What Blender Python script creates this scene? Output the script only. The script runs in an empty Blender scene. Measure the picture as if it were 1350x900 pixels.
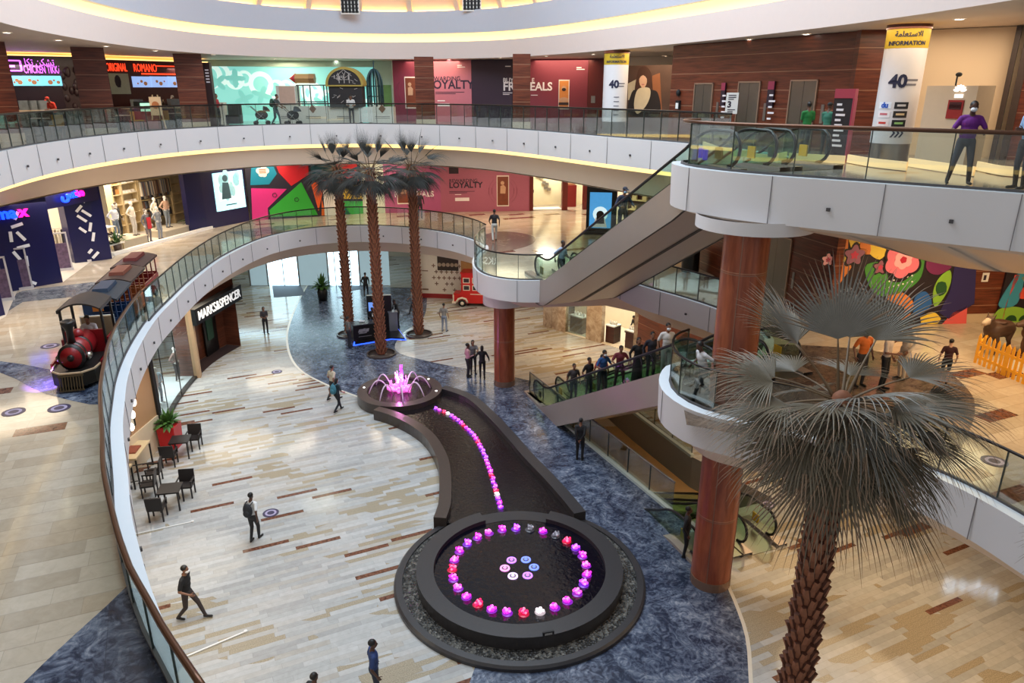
import bpy, math, random
import numpy as np
from mathutils import Vector, Matrix
from mathutils.geometry import tessellate_polygon
random.seed(11)
PI = math.pi
sc = bpy.context.scene
COL = sc.collection
FP = 950.0
TH = math.radians(19.33)
CH = 13.7
cT, sT = math.cos(TH), math.sin(TH)
Z1, Z2, ZC = 5.85, 11.7, 15.4          # middle floor, top floor, top ceiling


def ray(px, py):
    u = (px - 675) / FP
    v = (450 - py) / FP
    return u, cT + v * sT, -sT + v * cT


def G(px, py, z=0.0):
    """where the sight line of a pixel meets the level z"""
    u, dy, dz = ray(px, py)
    t = (z - CH) / dz
    return (u * t, dy * t)


def VY(px, py, Y):
    u, dy, dz = ray(px, py)
    t = Y / dy
    return (u * t, Y, CH + dz * t)


# ---------------------------------------------------------------- materials
MATS = {}


def lin(c):
    return tuple(((x / 255) / 12.92 if x / 255 <= .04045 else ((x / 255 + .055) / 1.055) ** 2.4) for x in c)


def mat(name, col, rough=.5, metal=0.0, emit=0.0, var=.06, scale=6.0, bump=0.0, ecol=None, spec=.5, coat=0.0):
    if name in MATS:
        return MATS[name]
    m = bpy.data.materials.new(name)
    m.use_nodes = True
    nt = m.node_tree
    b = nt.nodes['Principled BSDF']
    c = lin(col)
    b.inputs['Base Color'].default_value = (*c, 1)
    b.inputs['Roughness'].default_value = rough
    b.inputs['Metallic'].default_value = metal
    b.inputs['Specular IOR Level'].default_value = spec
    b.inputs['Coat Weight'].default_value = coat
    if emit:
        b.inputs['Emission Color'].default_value = (*lin(ecol or col), 1)
        b.inputs['Emission Strength'].default_value = emit
    if var or bump:
        tc = nt.nodes.new('ShaderNodeTexCoord')
        no = nt.nodes.new('ShaderNodeTexNoise')
        no.inputs['Scale'].default_value = scale
        no.inputs['Detail'].default_value = 3
        nt.links.new(tc.outputs['Object'], no.inputs['Vector'])
        if var:
            mx = nt.nodes.new('ShaderNodeMix')
            mx.data_type = 'RGBA'
            mx.inputs[6].default_value = (*[x * (1 - var) for x in c], 1)
            mx.inputs[7].default_value = (*[min(1, x * (1 + var)) for x in c], 1)
            nt.links.new(no.outputs['Fac'], mx.inputs[0])
            nt.links.new(mx.outputs[2], b.inputs['Base Color'])
        if bump:
            bp = nt.nodes.new('ShaderNodeBump')
            bp.inputs['Strength'].default_value = bump
            bp.inputs['Distance'].default_value = .02
            nt.links.new(no.outputs['Fac'], bp.inputs['Height'])
            nt.links.new(bp.outputs['Normal'], b.inputs['Normal'])
    MATS[name] = m
    return m


def glass_mat(name, tint=(240, 247, 244), refl=.10, rough=.02):
    if name in MATS:
        return MATS[name]
    m = bpy.data.materials.new(name)
    m.use_nodes = True
    nt = m.node_tree
    nt.nodes.remove(nt.nodes['Principled BSDF'])
    out = nt.nodes['Material Output']
    tr = nt.nodes.new('ShaderNodeBsdfTransparent')
    tr.inputs[0].default_value = (*lin(tint), 1)
    gl = nt.nodes.new('ShaderNodeBsdfGlossy')
    gl.inputs['Roughness'].default_value = rough
    lw = nt.nodes.new('ShaderNodeLayerWeight')
    lw.inputs[0].default_value = .35
    ml = nt.nodes.new('ShaderNodeMath')
    ml.operation = 'MULTIPLY_ADD'
    ml.inputs[1].default_value = .42
    ml.inputs[2].default_value = refl * .35
    mx = nt.nodes.new('ShaderNodeMixShader')
    nt.links.new(lw.outputs['Fresnel'], ml.inputs[0])
    nt.links.new(ml.outputs[0], mx.inputs[0])
    nt.links.new(tr.outputs[0], mx.inputs[1])
    nt.links.new(gl.outputs[0], mx.inputs[2])
    nt.links.new(mx.outputs[0], out.inputs[0])
    MATS[name] = m
    return m


class NT:
    """tiny node-graph writer"""
    def __init__(s, name):
        s.m = bpy.data.materials.new(name)
        s.m.use_nodes = True
        s.nt = s.m.node_tree
        s.b = s.nt.nodes['Principled BSDF']
        MATS[name] = s.m

    def _set(s, inp, v):
        if isinstance(v, bpy.types.NodeSocket):
            s.nt.links.new(v, inp)
        else:
            inp.default_value = v

    def math(s, op, a, b=0.0):
        n = s.nt.nodes.new('ShaderNodeMath')
        n.operation = op
        s._set(n.inputs[0], a)
        s._set(n.inputs[1], b)
        return n.outputs[0]

    def noise(s, vec, scale, detail=3, rough=.5, dist=0.0):
        n = s.nt.nodes.new('ShaderNodeTexNoise')
        s.nt.links.new(vec, n.inputs['Vector'])
        n.inputs['Scale'].default_value = scale
        n.inputs['Detail'].default_value = detail
        n.inputs['Roughness'].default_value = rough
        n.inputs['Distortion'].default_value = dist
        return n.outputs['Fac']

    def pos(s):
        return s.nt.nodes.new('ShaderNodeNewGeometry').outputs['Position']

    def obj(s):
        return s.nt.nodes.new('ShaderNodeTexCoord').outputs['Object']

    def mapping(s, vec, rz=0.0, scale=(1, 1, 1), loc=(0, 0, 0)):
        n = s.nt.nodes.new('ShaderNodeMapping')
        s.nt.links.new(vec, n.inputs[0])
        n.inputs['Rotation'].default_value = (0, 0, rz)
        n.inputs['Scale'].default_value = scale
        n.inputs['Location'].default_value = loc
        return n.outputs[0]

    def sep(s, vec):
        n = s.nt.nodes.new('ShaderNodeSeparateXYZ')
        s.nt.links.new(vec, n.inputs[0])
        return n.outputs

    def comb(s, x, y, z=0.0):
        n = s.nt.nodes.new('ShaderNodeCombineXYZ')
        s._set(n.inputs[0], x)
        s._set(n.inputs[1], y)
        s._set(n.inputs[2], z)
        return n.outputs[0]

    def white(s, vec):
        n = s.nt.nodes.new('ShaderNodeTexWhiteNoise')
        n.noise_dimensions = '3D'
        s.nt.links.new(vec, n.inputs['Vector'])
        return n.outputs['Value']

    def ramp(s, fac, stops, const=False):
        n = s.nt.nodes.new('ShaderNodeValToRGB')
        s.nt.links.new(fac, n.inputs[0])
        cr = n.color_ramp
        if const:
            cr.interpolation = 'CONSTANT'
        while len(cr.elements) > 1:
            cr.elements.remove(cr.elements[-1])
        cr.elements[0].position = stops[0][0]
        cr.elements[0].color = (*lin(stops[0][1]), 1)
        for p, c in stops[1:]:
            e = cr.elements.new(p)
            e.color = (*lin(c), 1)
        return n.outputs[0]

    def mix(s, fac, a, b, mode='MIX'):
        n = s.nt.nodes.new('ShaderNodeMix')
        n.data_type = 'RGBA'
        n.blend_type = mode
        s._set(n.inputs[0], fac)
        for i, v in ((6, a), (7, b)):
            s._set(n.inputs[i], v if isinstance(v, bpy.types.NodeSocket) else (*lin(v), 1))
        return n.outputs[2]

    def bump(s, h, strength=.3, dist=.02):
        n = s.nt.nodes.new('ShaderNodeBump')
        s.nt.links.new(h, n.inputs['Height'])
        n.inputs['Strength'].default_value = strength
        n.inputs['Distance'].default_value = dist
        s.nt.links.new(n.outputs[0], s.b.inputs['Normal'])

    def done(s, col=None, rough=.5, metal=0.0, spec=.5):
        if col is not None:
            s._set(s.b.inputs['Base Color'], col)
        s._set(s.b.inputs['Roughness'], rough)
        s.b.inputs['Metallic'].default_value = metal
        s.b.inputs['Specular IOR Level'].default_value = spec
        return s.m


# ---------------------------------------------------------------- mesh writer
class MB:
    def __init__(s):
        s.v, s.f, s.mi, s.sm = [], [], [], []
        s.cur = 0
        s.smooth = False

    def n(s):
        return len(s.v)

    def add(s, vs, fs, smooth=None):
        o = len(s.v)
        s.v += [tuple(p) for p in vs]
        for f in fs:
            s.f.append(tuple(o + i for i in f))
            s.mi.append(s.cur)
            s.sm.append(s.smooth if smooth is None else smooth)
        return s

    def box(s, c, d, rz=0.0, M=None, taper=1.0):
        hx, hy, hz = d[0] / 2, d[1] / 2, d[2] / 2
        vs = []
        ca, sa = math.cos(rz), math.sin(rz)
        for z in (-1, 1):
            k = taper if z > 0 else 1
            for x, y in ((-1, -1), (1, -1), (1, 1), (-1, 1)):
                X, Y = x * hx * k, y * hy * k
                p = Vector((X * ca - Y * sa, X * sa + Y * ca, z * hz))
                if M is not None:
                    p = M @ p
                vs.append((p[0] + c[0], p[1] + c[1], p[2] + c[2]))
        return s.add(vs, [(0, 3, 2, 1), (4, 5, 6, 7), (0, 1, 5, 4), (1, 2, 6, 5), (2, 3, 7, 6), (3, 0, 4, 7)], False)

    def b2(s, x0, x1, y0, y1, z0, z1):
        return s.box(((x0 + x1) / 2, (y0 + y1) / 2, (z0 + z1) / 2), (abs(x1 - x0), abs(y1 - y0), abs(z1 - z0)))

    def bar(s, a, b, w, h=None, up=(0, 0, 1)):
        """rectangular bar from a to b"""
        a, b = Vector(a), Vector(b)
        h = h or w
        d = (b - a)
        L = d.length
        if L < 1e-6:
            return s
        d.normalize()
        u = Vector(up)
        if abs(d.dot(u)) > .98:
            u = Vector((0, 1, 0))
        r = d.cross(u).normalized()
        t = r.cross(d)
        vs = []
        for p in (a, b):
            for i, j in ((-1, -1), (1, -1), (1, 1), (-1, 1)):
                vs.append(p + r * (i * w / 2) + t * (j * h / 2))
        return s.add(vs, [(0, 1, 2, 3), (7, 6, 5, 4), (0, 4, 5, 1), (1, 5, 6, 2), (2, 6, 7, 3), (3, 7, 4, 0)], False)

    def poly(s, pts, z0, z1):
        """prism over a simple polygon"""
        n = len(pts)
        if sum(pts[i][0] * pts[(i + 1) % n][1] - pts[(i + 1) % n][0] * pts[i][1] for i in range(n)) < 0:
            pts = pts[::-1]
        tri = tessellate_polygon([[Vector((p[0], p[1], 0)) for p in pts]])
        vs = [(p[0], p[1], z0) for p in pts] + [(p[0], p[1], z1) for p in pts]
        fs = []
        for t in tri:
            a, b, c = [Vector(pts[i][:2]) for i in t]
            if (b - a).cross(c - a) < 0:
                t = t[::-1]
            fs.append(tuple(i + n for i in t))
            fs.append(tuple(t[::-1]))
        for i in range(n):
            j = (i + 1) % n
            fs.append((i, j, j + n, i + n))
        return s.add(vs, fs, False)

    def flat(s, loops, z):
        """one flat face set, outer loop then holes"""
        allp = [p for l in loops for p in l]
        tri = tessellate_polygon([[Vector((p[0], p[1], 0)) for p in l] for l in loops])
        fs = []
        for t in tri:
            a, b, c = [Vector(allp[i][:2]) for i in t]
            fs.append(t if (b - a).cross(c - a) > 0 else t[::-1])
        return s.add([(p[0], p[1], z) for p in allp], fs, False)

    def tube(s, path, r, n=8, cap=True, smooth=True, flat=1.0):
        P = [Vector(p) for p in path]
        rs = r if isinstance(r, (list, tuple)) else [r] * len(P)
        o = len(s.v)
        vs, fs = [], []
        prev = None
        for i, p in enumerate(P):
            d = (P[min(i + 1, len(P) - 1)] - P[max(i - 1, 0)]).normalized()
            if prev is None:
                u = Vector((0, 0, 1)) if abs(d.z) < .9 else Vector((0, 1, 0))
                a = d.cross(u).normalized()
            else:
                a = (prev - d * prev.dot(d)).normalized()
            prev = a
            b = d.cross(a)
            for k in range(n):
                t = 2 * PI * k / n
                vs.append(p + a * (math.cos(t) * rs[i]) + b * (math.sin(t) * rs[i] * flat))
        for i in range(len(P) - 1):
            for k in range(n):
                k2 = (k + 1) % n
                fs.append((i * n + k, i * n + k2, (i + 1) * n + k2, (i + 1) * n + k))
        if cap:
            fs.append(tuple(range(n))[::-1])
            fs.append(tuple((len(P) - 1) * n + k for k in range(n)))
        return s.add(vs, fs, smooth)

    def lathe(s, prof, n=24, c=(0, 0, 0), sx=1.0, sy=1.0, smooth=True, a0=0.0, a1=2 * PI):
        full = abs(a1 - a0 - 2 * PI) < 1e-6
        m = n if full else n + 1
        vs, fs = [], []
        for r, z in prof:
            for k in range(m):
                t = a0 + (a1 - a0) * k / n
                vs.append((c[0] + r * sx * math.cos(t), c[1] + r * sy * math.sin(t), c[2] + z))
        for i in range(len(prof) - 1):
            for k in range(n):
                k2 = (k + 1) % m
                fs.append((i * m + k, i * m + k2, (i + 1) * m + k2, (i + 1) * m + k))
        return s.add(vs, fs, smooth)

    def cyl(s, c, r, h, n=20, r2=None):
        r2 = r if r2 is None else r2
        return s.lathe([(0.0001, 0), (r, 0)], n, c, smooth=False).lathe([(r, 0), (r2, h)], n, c).lathe([(r2, h), (.0001, h)], n, c, smooth=False)

    def ell(s, c, r, nu=12, nv=8, M=None):
        vs, fs = [], []
        for j in range(nv + 1):
            ph = -PI / 2 + PI * j / nv
            for i in range(nu):
                t = 2 * PI * i / nu
                p = Vector((r[0] * math.cos(ph) * math.cos(t), r[1] * math.cos(ph) * math.sin(t), r[2] * math.sin(ph)))
                if M is not None:
                    p = M @ p
                vs.append((c[0] + p[0], c[1] + p[1], c[2] + p[2]))
        for j in range(nv):
            for i in range(nu):
                i2 = (i + 1) % nu
                fs.append((j * nu + i, j * nu + i2, (j + 1) * nu + i2, (j + 1) * nu + i))
        return s.add(vs, fs, True)

    def strip(s, A, B, smooth=True, flip=False, closed=False):
        n = len(A)
        fs = []
        for i in range(n if closed else n - 1):
            j = (i + 1) % n
            f = (i, j, n + j, n + i)
            fs.append(f[::-1] if flip else f)
        return s.add(list(A) + list(B), fs, smooth)

    def xf(s, M, start=0):
        for i in range(start, len(s.v)):
            s.v[i] = tuple(M @ Vector(s.v[i]))
        return s

    def mesh(s, name, mats):
        me = bpy.data.meshes.new(name)
        me.from_pydata(s.v, [], s.f)
        for m in (mats if isinstance(mats, (list, tuple)) else [mats]):
            me.materials.append(m)
        me.polygons.foreach_set('material_index', s.mi)
        me.polygons.foreach_set('use_smooth', s.sm)
        me.update()
        return me

    def build(s, name, mats, parent=None, origin=None, w=False, kind=None):
        if parent is not None:
            if w:
                s.xf(WM[parent.name].inverted())
            o = bpy.data.objects.new(name, s.mesh(name, mats))
            COL.objects.link(o)
            o.parent = parent
            WM[o.name] = WM[parent.name]
        else:
            if origin is None:
                xs, ys, zs = zip(*s.v)
                origin = ((min(xs) + max(xs)) / 2, (min(ys) + max(ys)) / 2, min(zs))
            if kind == 'structure':
                origin = (0, 0, 0)
            s.xf(Matrix.Translation(Vector(origin)).inverted())
            o = bpy.data.objects.new(name, s.mesh(name, mats))
            COL.objects.link(o)
            o.location = origin
            WM[o.name] = Matrix.Translation(Vector(origin))
        if kind:
            o['kind'] = kind
        return o


WM = {}


def tag(o, label, cat, group=None, kind=None):
    o['label'] = label
    o['category'] = cat
    if group:
        o['group'] = group
    if kind:
        o['kind'] = kind
    return o


def thing(name, label, cat, loc=(0, 0, 0), rz=0.0, group=None):
    o = bpy.data.objects.new(name, None)
    o.empty_display_size = .2
    COL.objects.link(o)
    o.location = loc
    o.rotation_euler = (0, 0, rz)
    WM[o.name] = Matrix.Translation(Vector(loc)) @ Matrix.Rotation(rz, 4, 'Z')
    return tag(o, label, cat, group)


def dup(root, loc, rz=0.0, label=None, group=None, scale=None):
    def rec(o, par):
        c = o.copy()
        COL.objects.link(c)
        if par is not None:
            c.parent = par
        for ch in [x for x in KIDS.get(o.name, ())]:
            rec(ch, c)
        return c
    if not KIDS.get('_done') == len(bpy.data.objects):
        KIDS.clear()
        for o in bpy.data.objects:
            if o.parent is not None:
                KIDS.setdefault(o.parent.name, []).append(o)
    r = rec(root, None)
    KIDS['_done'] = -1
    r.location = loc
    r.rotation_euler = (0, 0, rz)
    if scale:
        r.scale = scale if isinstance(scale, tuple) else (scale,) * 3
    if label:
        r['label'] = label
    if group:
        r['group'] = group
    return r


KIDS = {}


def crv(pts, step=.5, closed=False):
    """Catmull-Rom through 2D/3D points, resampled"""
    P = [Vector(p) for p in pts]
    out = []
    n = len(P)
    for i in range(n if closed else n - 1):
        if closed:
            a, b, c, d = P[(i - 1) % n], P[i], P[(i + 1) % n], P[(i + 2) % n]
        else:
            a, b, c, d = P[max(i - 1, 0)], P[i], P[i + 1], P[min(i + 2, n - 1)]
        k = max(1, int((c - b).length / step))
        for j in range(k):
            t = j / k
            out.append(.5 * ((2 * b) + (c - a) * t + (2 * a - 5 * b + 4 * c - d) * t * t + (3 * b - a - 3 * c + d) * t ** 3))
    if not closed:
        out.append(P[-1])
    return out


def resamp(path, step):
    P = [Vector(p) for p in path]
    L = [0]
    for i in range(1, len(P)):
        L.append(L[-1] + (P[i] - P[i - 1]).length)
    n = max(1, round(L[-1] / step))
    out = []
    j = 0
    for k in range(n + 1):
        d = L[-1] * k / n
        while j < len(P) - 2 and L[j + 1] < d:
            j += 1
        t = (d - L[j]) / max(1e-9, L[j + 1] - L[j])
        out.append(P[j].lerp(P[j + 1], min(1, max(0, t))))
    return out


def off(path, d):
    """offset a 2D polyline to the LEFT of its direction by d"""
    P = [Vector((p[0], p[1])) for p in path]
    out = []
    for i in range(len(P)):
        t = (P[min(i + 1, len(P) - 1)] - P[max(i - 1, 0)]).normalized()
        out.append(Vector((P[i].x - t.y * d, P[i].y + t.x * d)))
    return out


def z3(path, z):
    return [(p[0], p[1], z) for p in path]


def text_geo(body, size=1.0, extrude=.01, bold=0.0, align='CENTER', spacing=1.0):
    cu = bpy.data.curves.new('txt', 'FONT')
    cu.body = body
    cu.size = size
    cu.extrude = extrude
    cu.offset = bold
    cu.space_character = spacing
    cu.align_x = align
    cu.align_y = 'CENTER'
    cu.resolution_u = 3
    o = bpy.data.objects.new('txt', cu)
    COL.objects.link(o)
    dg = bpy.context.evaluated_depsgraph_get()
    me = bpy.data.meshes.new_from_object(o.evaluated_get(dg))
    vs = [v.co.copy() for v in me.vertices]
    fs = [tuple(p.vertices) for p in me.polygons]
    bpy.data.objects.remove(o)
    bpy.data.curves.remove(cu)
    bpy.data.meshes.remove(me)
    return vs, fs


class Wall:
    """an upright plane from a to b (seen with a at the viewer's left hand); s along, h up, d towards the viewer"""
    def __init__(s, a, b, z=0.0):
        s.a = Vector((a[0], a[1], z))
        d = Vector((b[0] - a[0], b[1] - a[1], 0))
        s.L = d.length
        s.u = d.normalized()
        s.n = Vector((s.u.y, -s.u.x, 0))
        s.rz = math.atan2(s.u.y, s.u.x)

    def p(s, x, h, d=0.0):
        return s.a + s.u * x + s.n * d + Vector((0, 0, h))

    def px(s, X, Y):
        """wall coordinates of a photo pixel"""
        r = Vector(ray(X, Y))
        o = Vector((0, 0, CH))
        t = (s.a - o).dot(s.n) / r.dot(s.n)
        q = o + r * t - s.a
        return q.dot(s.u), q.z

    def M(s, x, h, d=0.0):
        m = Matrix((( s.u.x, 0, s.n.x, 0), (s.u.y, 0, s.n.y, 0), (0, 1, 0, 0), (0, 0, 0, 1)))
        return Matrix.Translation(s.p(x, h, d)) @ m

    def rect(s, mb, x0, x1, h0, h1, d0, d1):
        vs = [s.p(x, h, d) for d in (d0, d1) for x, h in ((x0, h0), (x1, h0), (x1, h1), (x0, h1))]
        mb.add(vs, [(0, 3, 2, 1), (4, 5, 6, 7), (0, 1, 5, 4), (1, 2, 6, 5), (2, 3, 7, 6), (3, 0, 4, 7)], False)
        return mb

    def poly(s, mb, pts, d0, d1):
        k = len(mb.v)
        mb.poly(pts, d0, d1)
        m = Matrix(((s.u.x, 0, s.n.x, 0), (s.u.y, 0, s.n.y, 0), (0, 1, 0, 0), (0, 0, 0, 1)))
        return mb.xf(Matrix.Translation(s.a) @ m, k)

    def text(s, mb, body, x, h, size, d=.02, ext=.008, bold=0.0, align='CENTER', spacing=1.0, tilt=0.0):
        k = len(mb.v)
        vs, fs = text_geo(body, size, ext, bold, align, spacing)
        mb.add(vs, fs, False)
        return mb.xf(s.M(x, h, d) @ Matrix.Rotation(tilt, 4, 'Z'), k)

    def fit(s, mb, body, x0, x1, h, height, d=.03, ext=.02):
        """text stretched between x0 and x1, with the given letter height"""
        vs, fs = text_geo(body, 1.0, ext, .0)
        a0, a1 = min(v.x for v in vs), max(v.x for v in vs)
        b0, b1 = min(v.y for v in vs), max(v.y for v in vs)
        k = len(mb.v)
        mb.add([(x0 + (v.x - a0) / (a1 - a0) * (x1 - x0), h + ((v.y - b0) / (b1 - b0) - .5) * height, d + v.z) for v in vs], fs, False)
        m = Matrix(((s.u.x, 0, s.n.x, 0), (s.u.y, 0, s.n.y, 0), (0, 1, 0, 0), (0, 0, 0, 1)))
        return mb.xf(Matrix.Translation(s.a) @ m, k)


def circ(cx, cy, r, n=24, sx=1.0, sy=1.0, a0=0.0, a1=2 * PI):
    k = n if abs(a1 - a0 - 2 * PI) < 1e-6 else n - 1
    return [(cx + r * sx * math.cos(a0 + (a1 - a0) * i / k), cy + r * sy * math.sin(a0 + (a1 - a0) * i / k)) for i in range(n)]


def area(name, loc, size, power, col, rot=(0, 0, 0), shape='DISK', sy=None, spread=PI):
    l = bpy.data.lights.new(name, 'AREA')
    l.shape = shape
    l.size = size
    if sy:
        l.size_y = sy
    l.energy = power
    l.color = col
    l.spread = spread
    o = bpy.data.objects.new(name, l)
    COL.objects.link(o)
    o.location = loc
    o.rotation_euler = rot
    return o
# ================================================================ the building
def tile_floor(name, ang, lite, h=.175, W=1.4, brown=.042, olive=.17, dark=1.0):
    t = NT(name)
    x, y, z = t.sep(t.mapping(t.pos(), rz=-ang))
    row = t.math('FLOOR', t.math('DIVIDE', y, h))
    hr = t.white(t.comb(row, 3.7))
    xs = t.math('ADD', t.math('DIVIDE', x, W), t.math('MULTIPLY', hr, 7.0))
    colm = t.math('FLOOR', xs)
    cell = t.white(t.comb(row, colm, 1.0))
    base = t.ramp(cell, [(0, lite[0]), (.3, lite[1]), (.6, lite[2]), (1, lite[3])])
    big = t.noise(t.mapping(t.pos(), rz=-ang, scale=(.16, .34, 1)), 1.0, 2)
    vein = t.noise(t.pos(), 5.0, 5, .65, .6)
    base = t.mix(t.math('MULTIPLY', vein, .5), base, (150, 140, 128), 'MULTIPLY')
    cell2 = t.white(t.comb(row, colm, 9.0))
    thr = t.math('SUBTRACT', t.math('MULTIPLY', big, 3.2), 1.62 - olive)
    ol = t.math('LESS_THAN', cell2, thr)
    speck = t.noise(t.pos(), 40.0, 2)
    olc = t.ramp(speck, [(.3, (142, 130, 110)), (.7, (184, 172, 150))])
    base = t.mix(ol, base, olc)
    br = t.math('GREATER_THAN', t.white(t.comb(row, colm, 5.0)), 1 - brown)
    brc = t.ramp(t.noise(t.pos(), 12.0, 3), [(.3, (78, 46, 34)), (.7, (136, 90, 70))])
    base = t.mix(br, base, brc)
    gx = t.math('LESS_THAN', t.math('FRACT', xs), .008)
    gy = t.math('LESS_THAN', t.math('FRACT', t.math('DIVIDE', y, h)), .05)
    base = t.mix(t.math('MULTIPLY', t.math('MAXIMUM', gx, gy), .25), base, (90, 84, 76))
    ro = t.math('ADD', t.math('MULTIPLY', vein, .10), .06)
    return t.done(base, ro, spec=.45)


def marble(name, a, b, c, d, sc_=1.0):
    t = NT(name)
    n1 = t.noise(t.pos(), .9 * sc_, 6, .7, 1.8)
    n2 = t.noise(t.pos(), 3.2 * sc_, 4, .6, 2.5)
    f = t.math('ADD', t.math('MULTIPLY', n1, .55), t.math('MULTIPLY', n2, .45))
    base = t.ramp(f, [(.3, a), (.44, b), (.54, c), (.66, d)])
    x, y, z = t.sep(t.mapping(t.pos(), rz=-.44))
    g = t.math('MAXIMUM', t.math('LESS_THAN', t.math('FRACT', t.math('DIVIDE', x, .9)), .012), t.math('LESS_THAN', t.math('FRACT', t.math('DIVIDE', y, .9)), .012))
    cell = t.white(t.comb(t.math('FLOOR', t.math('DIVIDE', x, .9)), t.math('FLOOR', t.math('DIVIDE', y, .9))))
    base = t.mix(t.math('MULTIPLY', cell, .35), base, (40, 48, 66))
    base = t.mix(t.math('MULTIPLY', g, .4), base, (30, 32, 40))
    return t.done(base, t.math('ADD', t.math('MULTIPLY', n2, .2), .12), spec=.5)


LITE = [(180, 180, 179), (194, 195, 194), (206, 206, 205), (190, 185, 177)]
tf0 = tile_floor('stone_plank_tiles', .44, LITE)
tf1 = tile_floor('stone_plank_tiles_middle', .40, [(190, 176, 156), (204, 190, 170), (212, 200, 182), (196, 178, 154)], h=.45, W=1.1, brown=.02, olive=-1.2)
tf2 = tile_floor('stone_plank_tiles_top', .2, [(122, 122, 120), (140, 138, 134), (152, 150, 144), (130, 128, 124)], h=.4, W=1.1, brown=.01, olive=-1.2)
blue = marble('blue_marble', (18, 22, 34), (48, 56, 76), (98, 108, 128), (158, 164, 176))
brownmarble = marble('brown_marble', (60, 48, 42), (88, 74, 64), (112, 96, 84), (136, 120, 104))
greym = marble('grey_marble', (70, 72, 78), (104, 108, 114), (138, 140, 144), (170, 170, 168))
white = mat('white_gypsum', (226, 222, 222), .45, var=.03, scale=.6)
ledge = mat('white_ledge', (228, 234, 240), .25, var=.02)
cream = mat('cream_gypsum', (236, 214, 192), .55, var=.03, scale=.6)
seam = mat('dark_joint', (78, 74, 74), .6, var=0)
cove_glow = mat('warm_cove_glow', (255, 214, 140), .5, emit=1.5, var=0, ecol=(255, 216, 138))  # glows in place of surfaces washed by hidden cove lights
ledup = mat('cove_uplight', (255, 214, 140), .5, emit=16, var=0, ecol=(255, 196, 112))
wood = None


def wood_mat(name, a, b, rough=.3, band=1.6, sc=(1, 1, 7)):
    t = NT(name)
    o = t.obj()
    n = t.noise(t.mapping(o, scale=(.5 * sc[0], .5 * sc[1], sc[2])), 2.0, 4, .6, .4)
    c = t.ramp(n, [(.3, a), (.7, b)])
    x, y, z = t.sep(o)
    g = t.math('LESS_THAN', t.math('FRACT', t.math('DIVIDE', z, band)), .012 / band * 1.6)
    c = t.mix(t.math('MULTIPLY', g, .6), c, (190, 150, 120))
    return t.done(c, rough, spec=.5)


wood = wood_mat('red_brown_veneer', (74, 32, 20), (124, 62, 40), band=.62)
woodv = wood_mat('column_veneer', (126, 60, 38), (172, 94, 62), rough=.3, band=2.35, sc=(6, 6, .5))
darkwood = wood_mat('dark_veneer', (46, 22, 18), (78, 38, 28), band=3)
bronze = mat('bronze_rail', (96, 66, 50), .28, .7, var=.05)
darkrail = mat('dark_rail', (40, 34, 32), .3, .6, var=0)
glass = glass_mat('clear_glass')
gglass = glass_mat('green_glass', (222, 240, 232), .06)
glassedge = mat('glass_edge', (52, 62, 58), .3, var=0)
steel = mat('brushed_steel', (150, 146, 142), .3, .85, var=.05)
black = mat('black_lacquer', (18, 17, 18), .3, var=0)
blackm = mat('black_matte', (22, 21, 22), .7, var=0)

MIDA = [(-4.33, 7.84), (-4.81, 8.41), (-5.43, 9.14), (-5.95, 9.86), (-6.8, 11.15), (-7.42, 12.15), (-8.1, 13.4), (-8.72, 14.5), (-9.46, 15.85), (-10.2, 17.4), (-10.95, 19.06), (-11.77, 21.3), (-12.63, 24.3), (-13.12, 26.9), (-13.65, 30.3), (-14.0, 34.6), (-13.7, 38.5), (-12.9, 40.74), (-11.68, 42.16), (-10.12, 42.85), (-8.43, 42.95), (-6.03, 42.28), (-3.67, 40.6), (-2.2, 38.7), (-1.55, 37.2)]
LAND = [(-1.5, 36.6), (-1.78, 35.4), (-1.9, 33.8), (-1.72, 32.2), (-1.23, 30.95), (-.39, 30.2), (.52, 29.95), (1.33, 29.97)]
MIDB = [(4.55, 31.1), (4.8, 30.2), (5.44, 28.93), (6.69, 27.21), (7.61, 25.67), (8.25, 23.9), (8.3, 22.4), (7.85, 21.3)]
PROM = [(5.0, 20.25), (4.56, 19.9), (4.24, 19.2), (4.1, 18.5), (4.14, 17.8), (4.45, 17.0), (4.95, 16.45), (5.6, 16.05), (6.5, 15.55), (7.6, 14.8), (8.5, 14.05), (9.04, 13.3), (9.41, 12.45), (9.64, 11.66), (10.1, 10.0), (10.8, 7.6)]
mid_a = crv([(-1.2, 4.6), (-2.6, 6.0)] + MIDA, .45)
mid_l = crv(LAND, .3)
mid_b = crv(MIDB, .45)
mid_p = crv(PROM, .3)
MID = mid_a + mid_l + mid_b + mid_p
TOPA = [(4.0, .9), (-2.0, 1.2), (-5.2, 3.6), (-8.3, 7.4), (-11.6, 12.6), (-14.4, 18.2), (-16.4, 23.98), (-17.35, 28.6), (-17.45, 33.0), (-16.5, 37.3), (-14.0, 41.0), (-10.17, 42.75), (-6.61, 42.4), (-2.66, 40.3), (.59, 36.5), (3.72, 31.5), (5.88, 28.19), (6.8, 26.4), (7.6, 24.2), (8.0, 22.4), (7.9, 21.7)]
TOPP = [(5.05, 20.75), (4.5, 20.5), (4.3, 19.8), (4.42, 19.0), (4.8, 18.25), (5.37, 17.5), (6.2, 16.75), (7.16, 16.0), (8.42, 14.95), (9.76, 13.89), (11.2, 12.6), (13, 10.4)]
top_a = crv(TOPA, .5)
top_p = crv(TOPP, .3)
TOP = top_a + top_p
RING = [(-6.0, 6.0), (-10.5, 13.5), (-13.86, 21.26), (-15.3, 26.5), (-16.1, 31.5), (-16.3, 36.5), (-15.3, 41.2), (-12.33, 45.1), (-7.11, 47.2), (-1.54, 45.6), (1.9, 41.5), (4.5, 36.4), (6.7, 31.0), (8.4, 26.0), (9.6, 21.0), (10.2, 16.0), (10.2, 10)]
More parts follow.
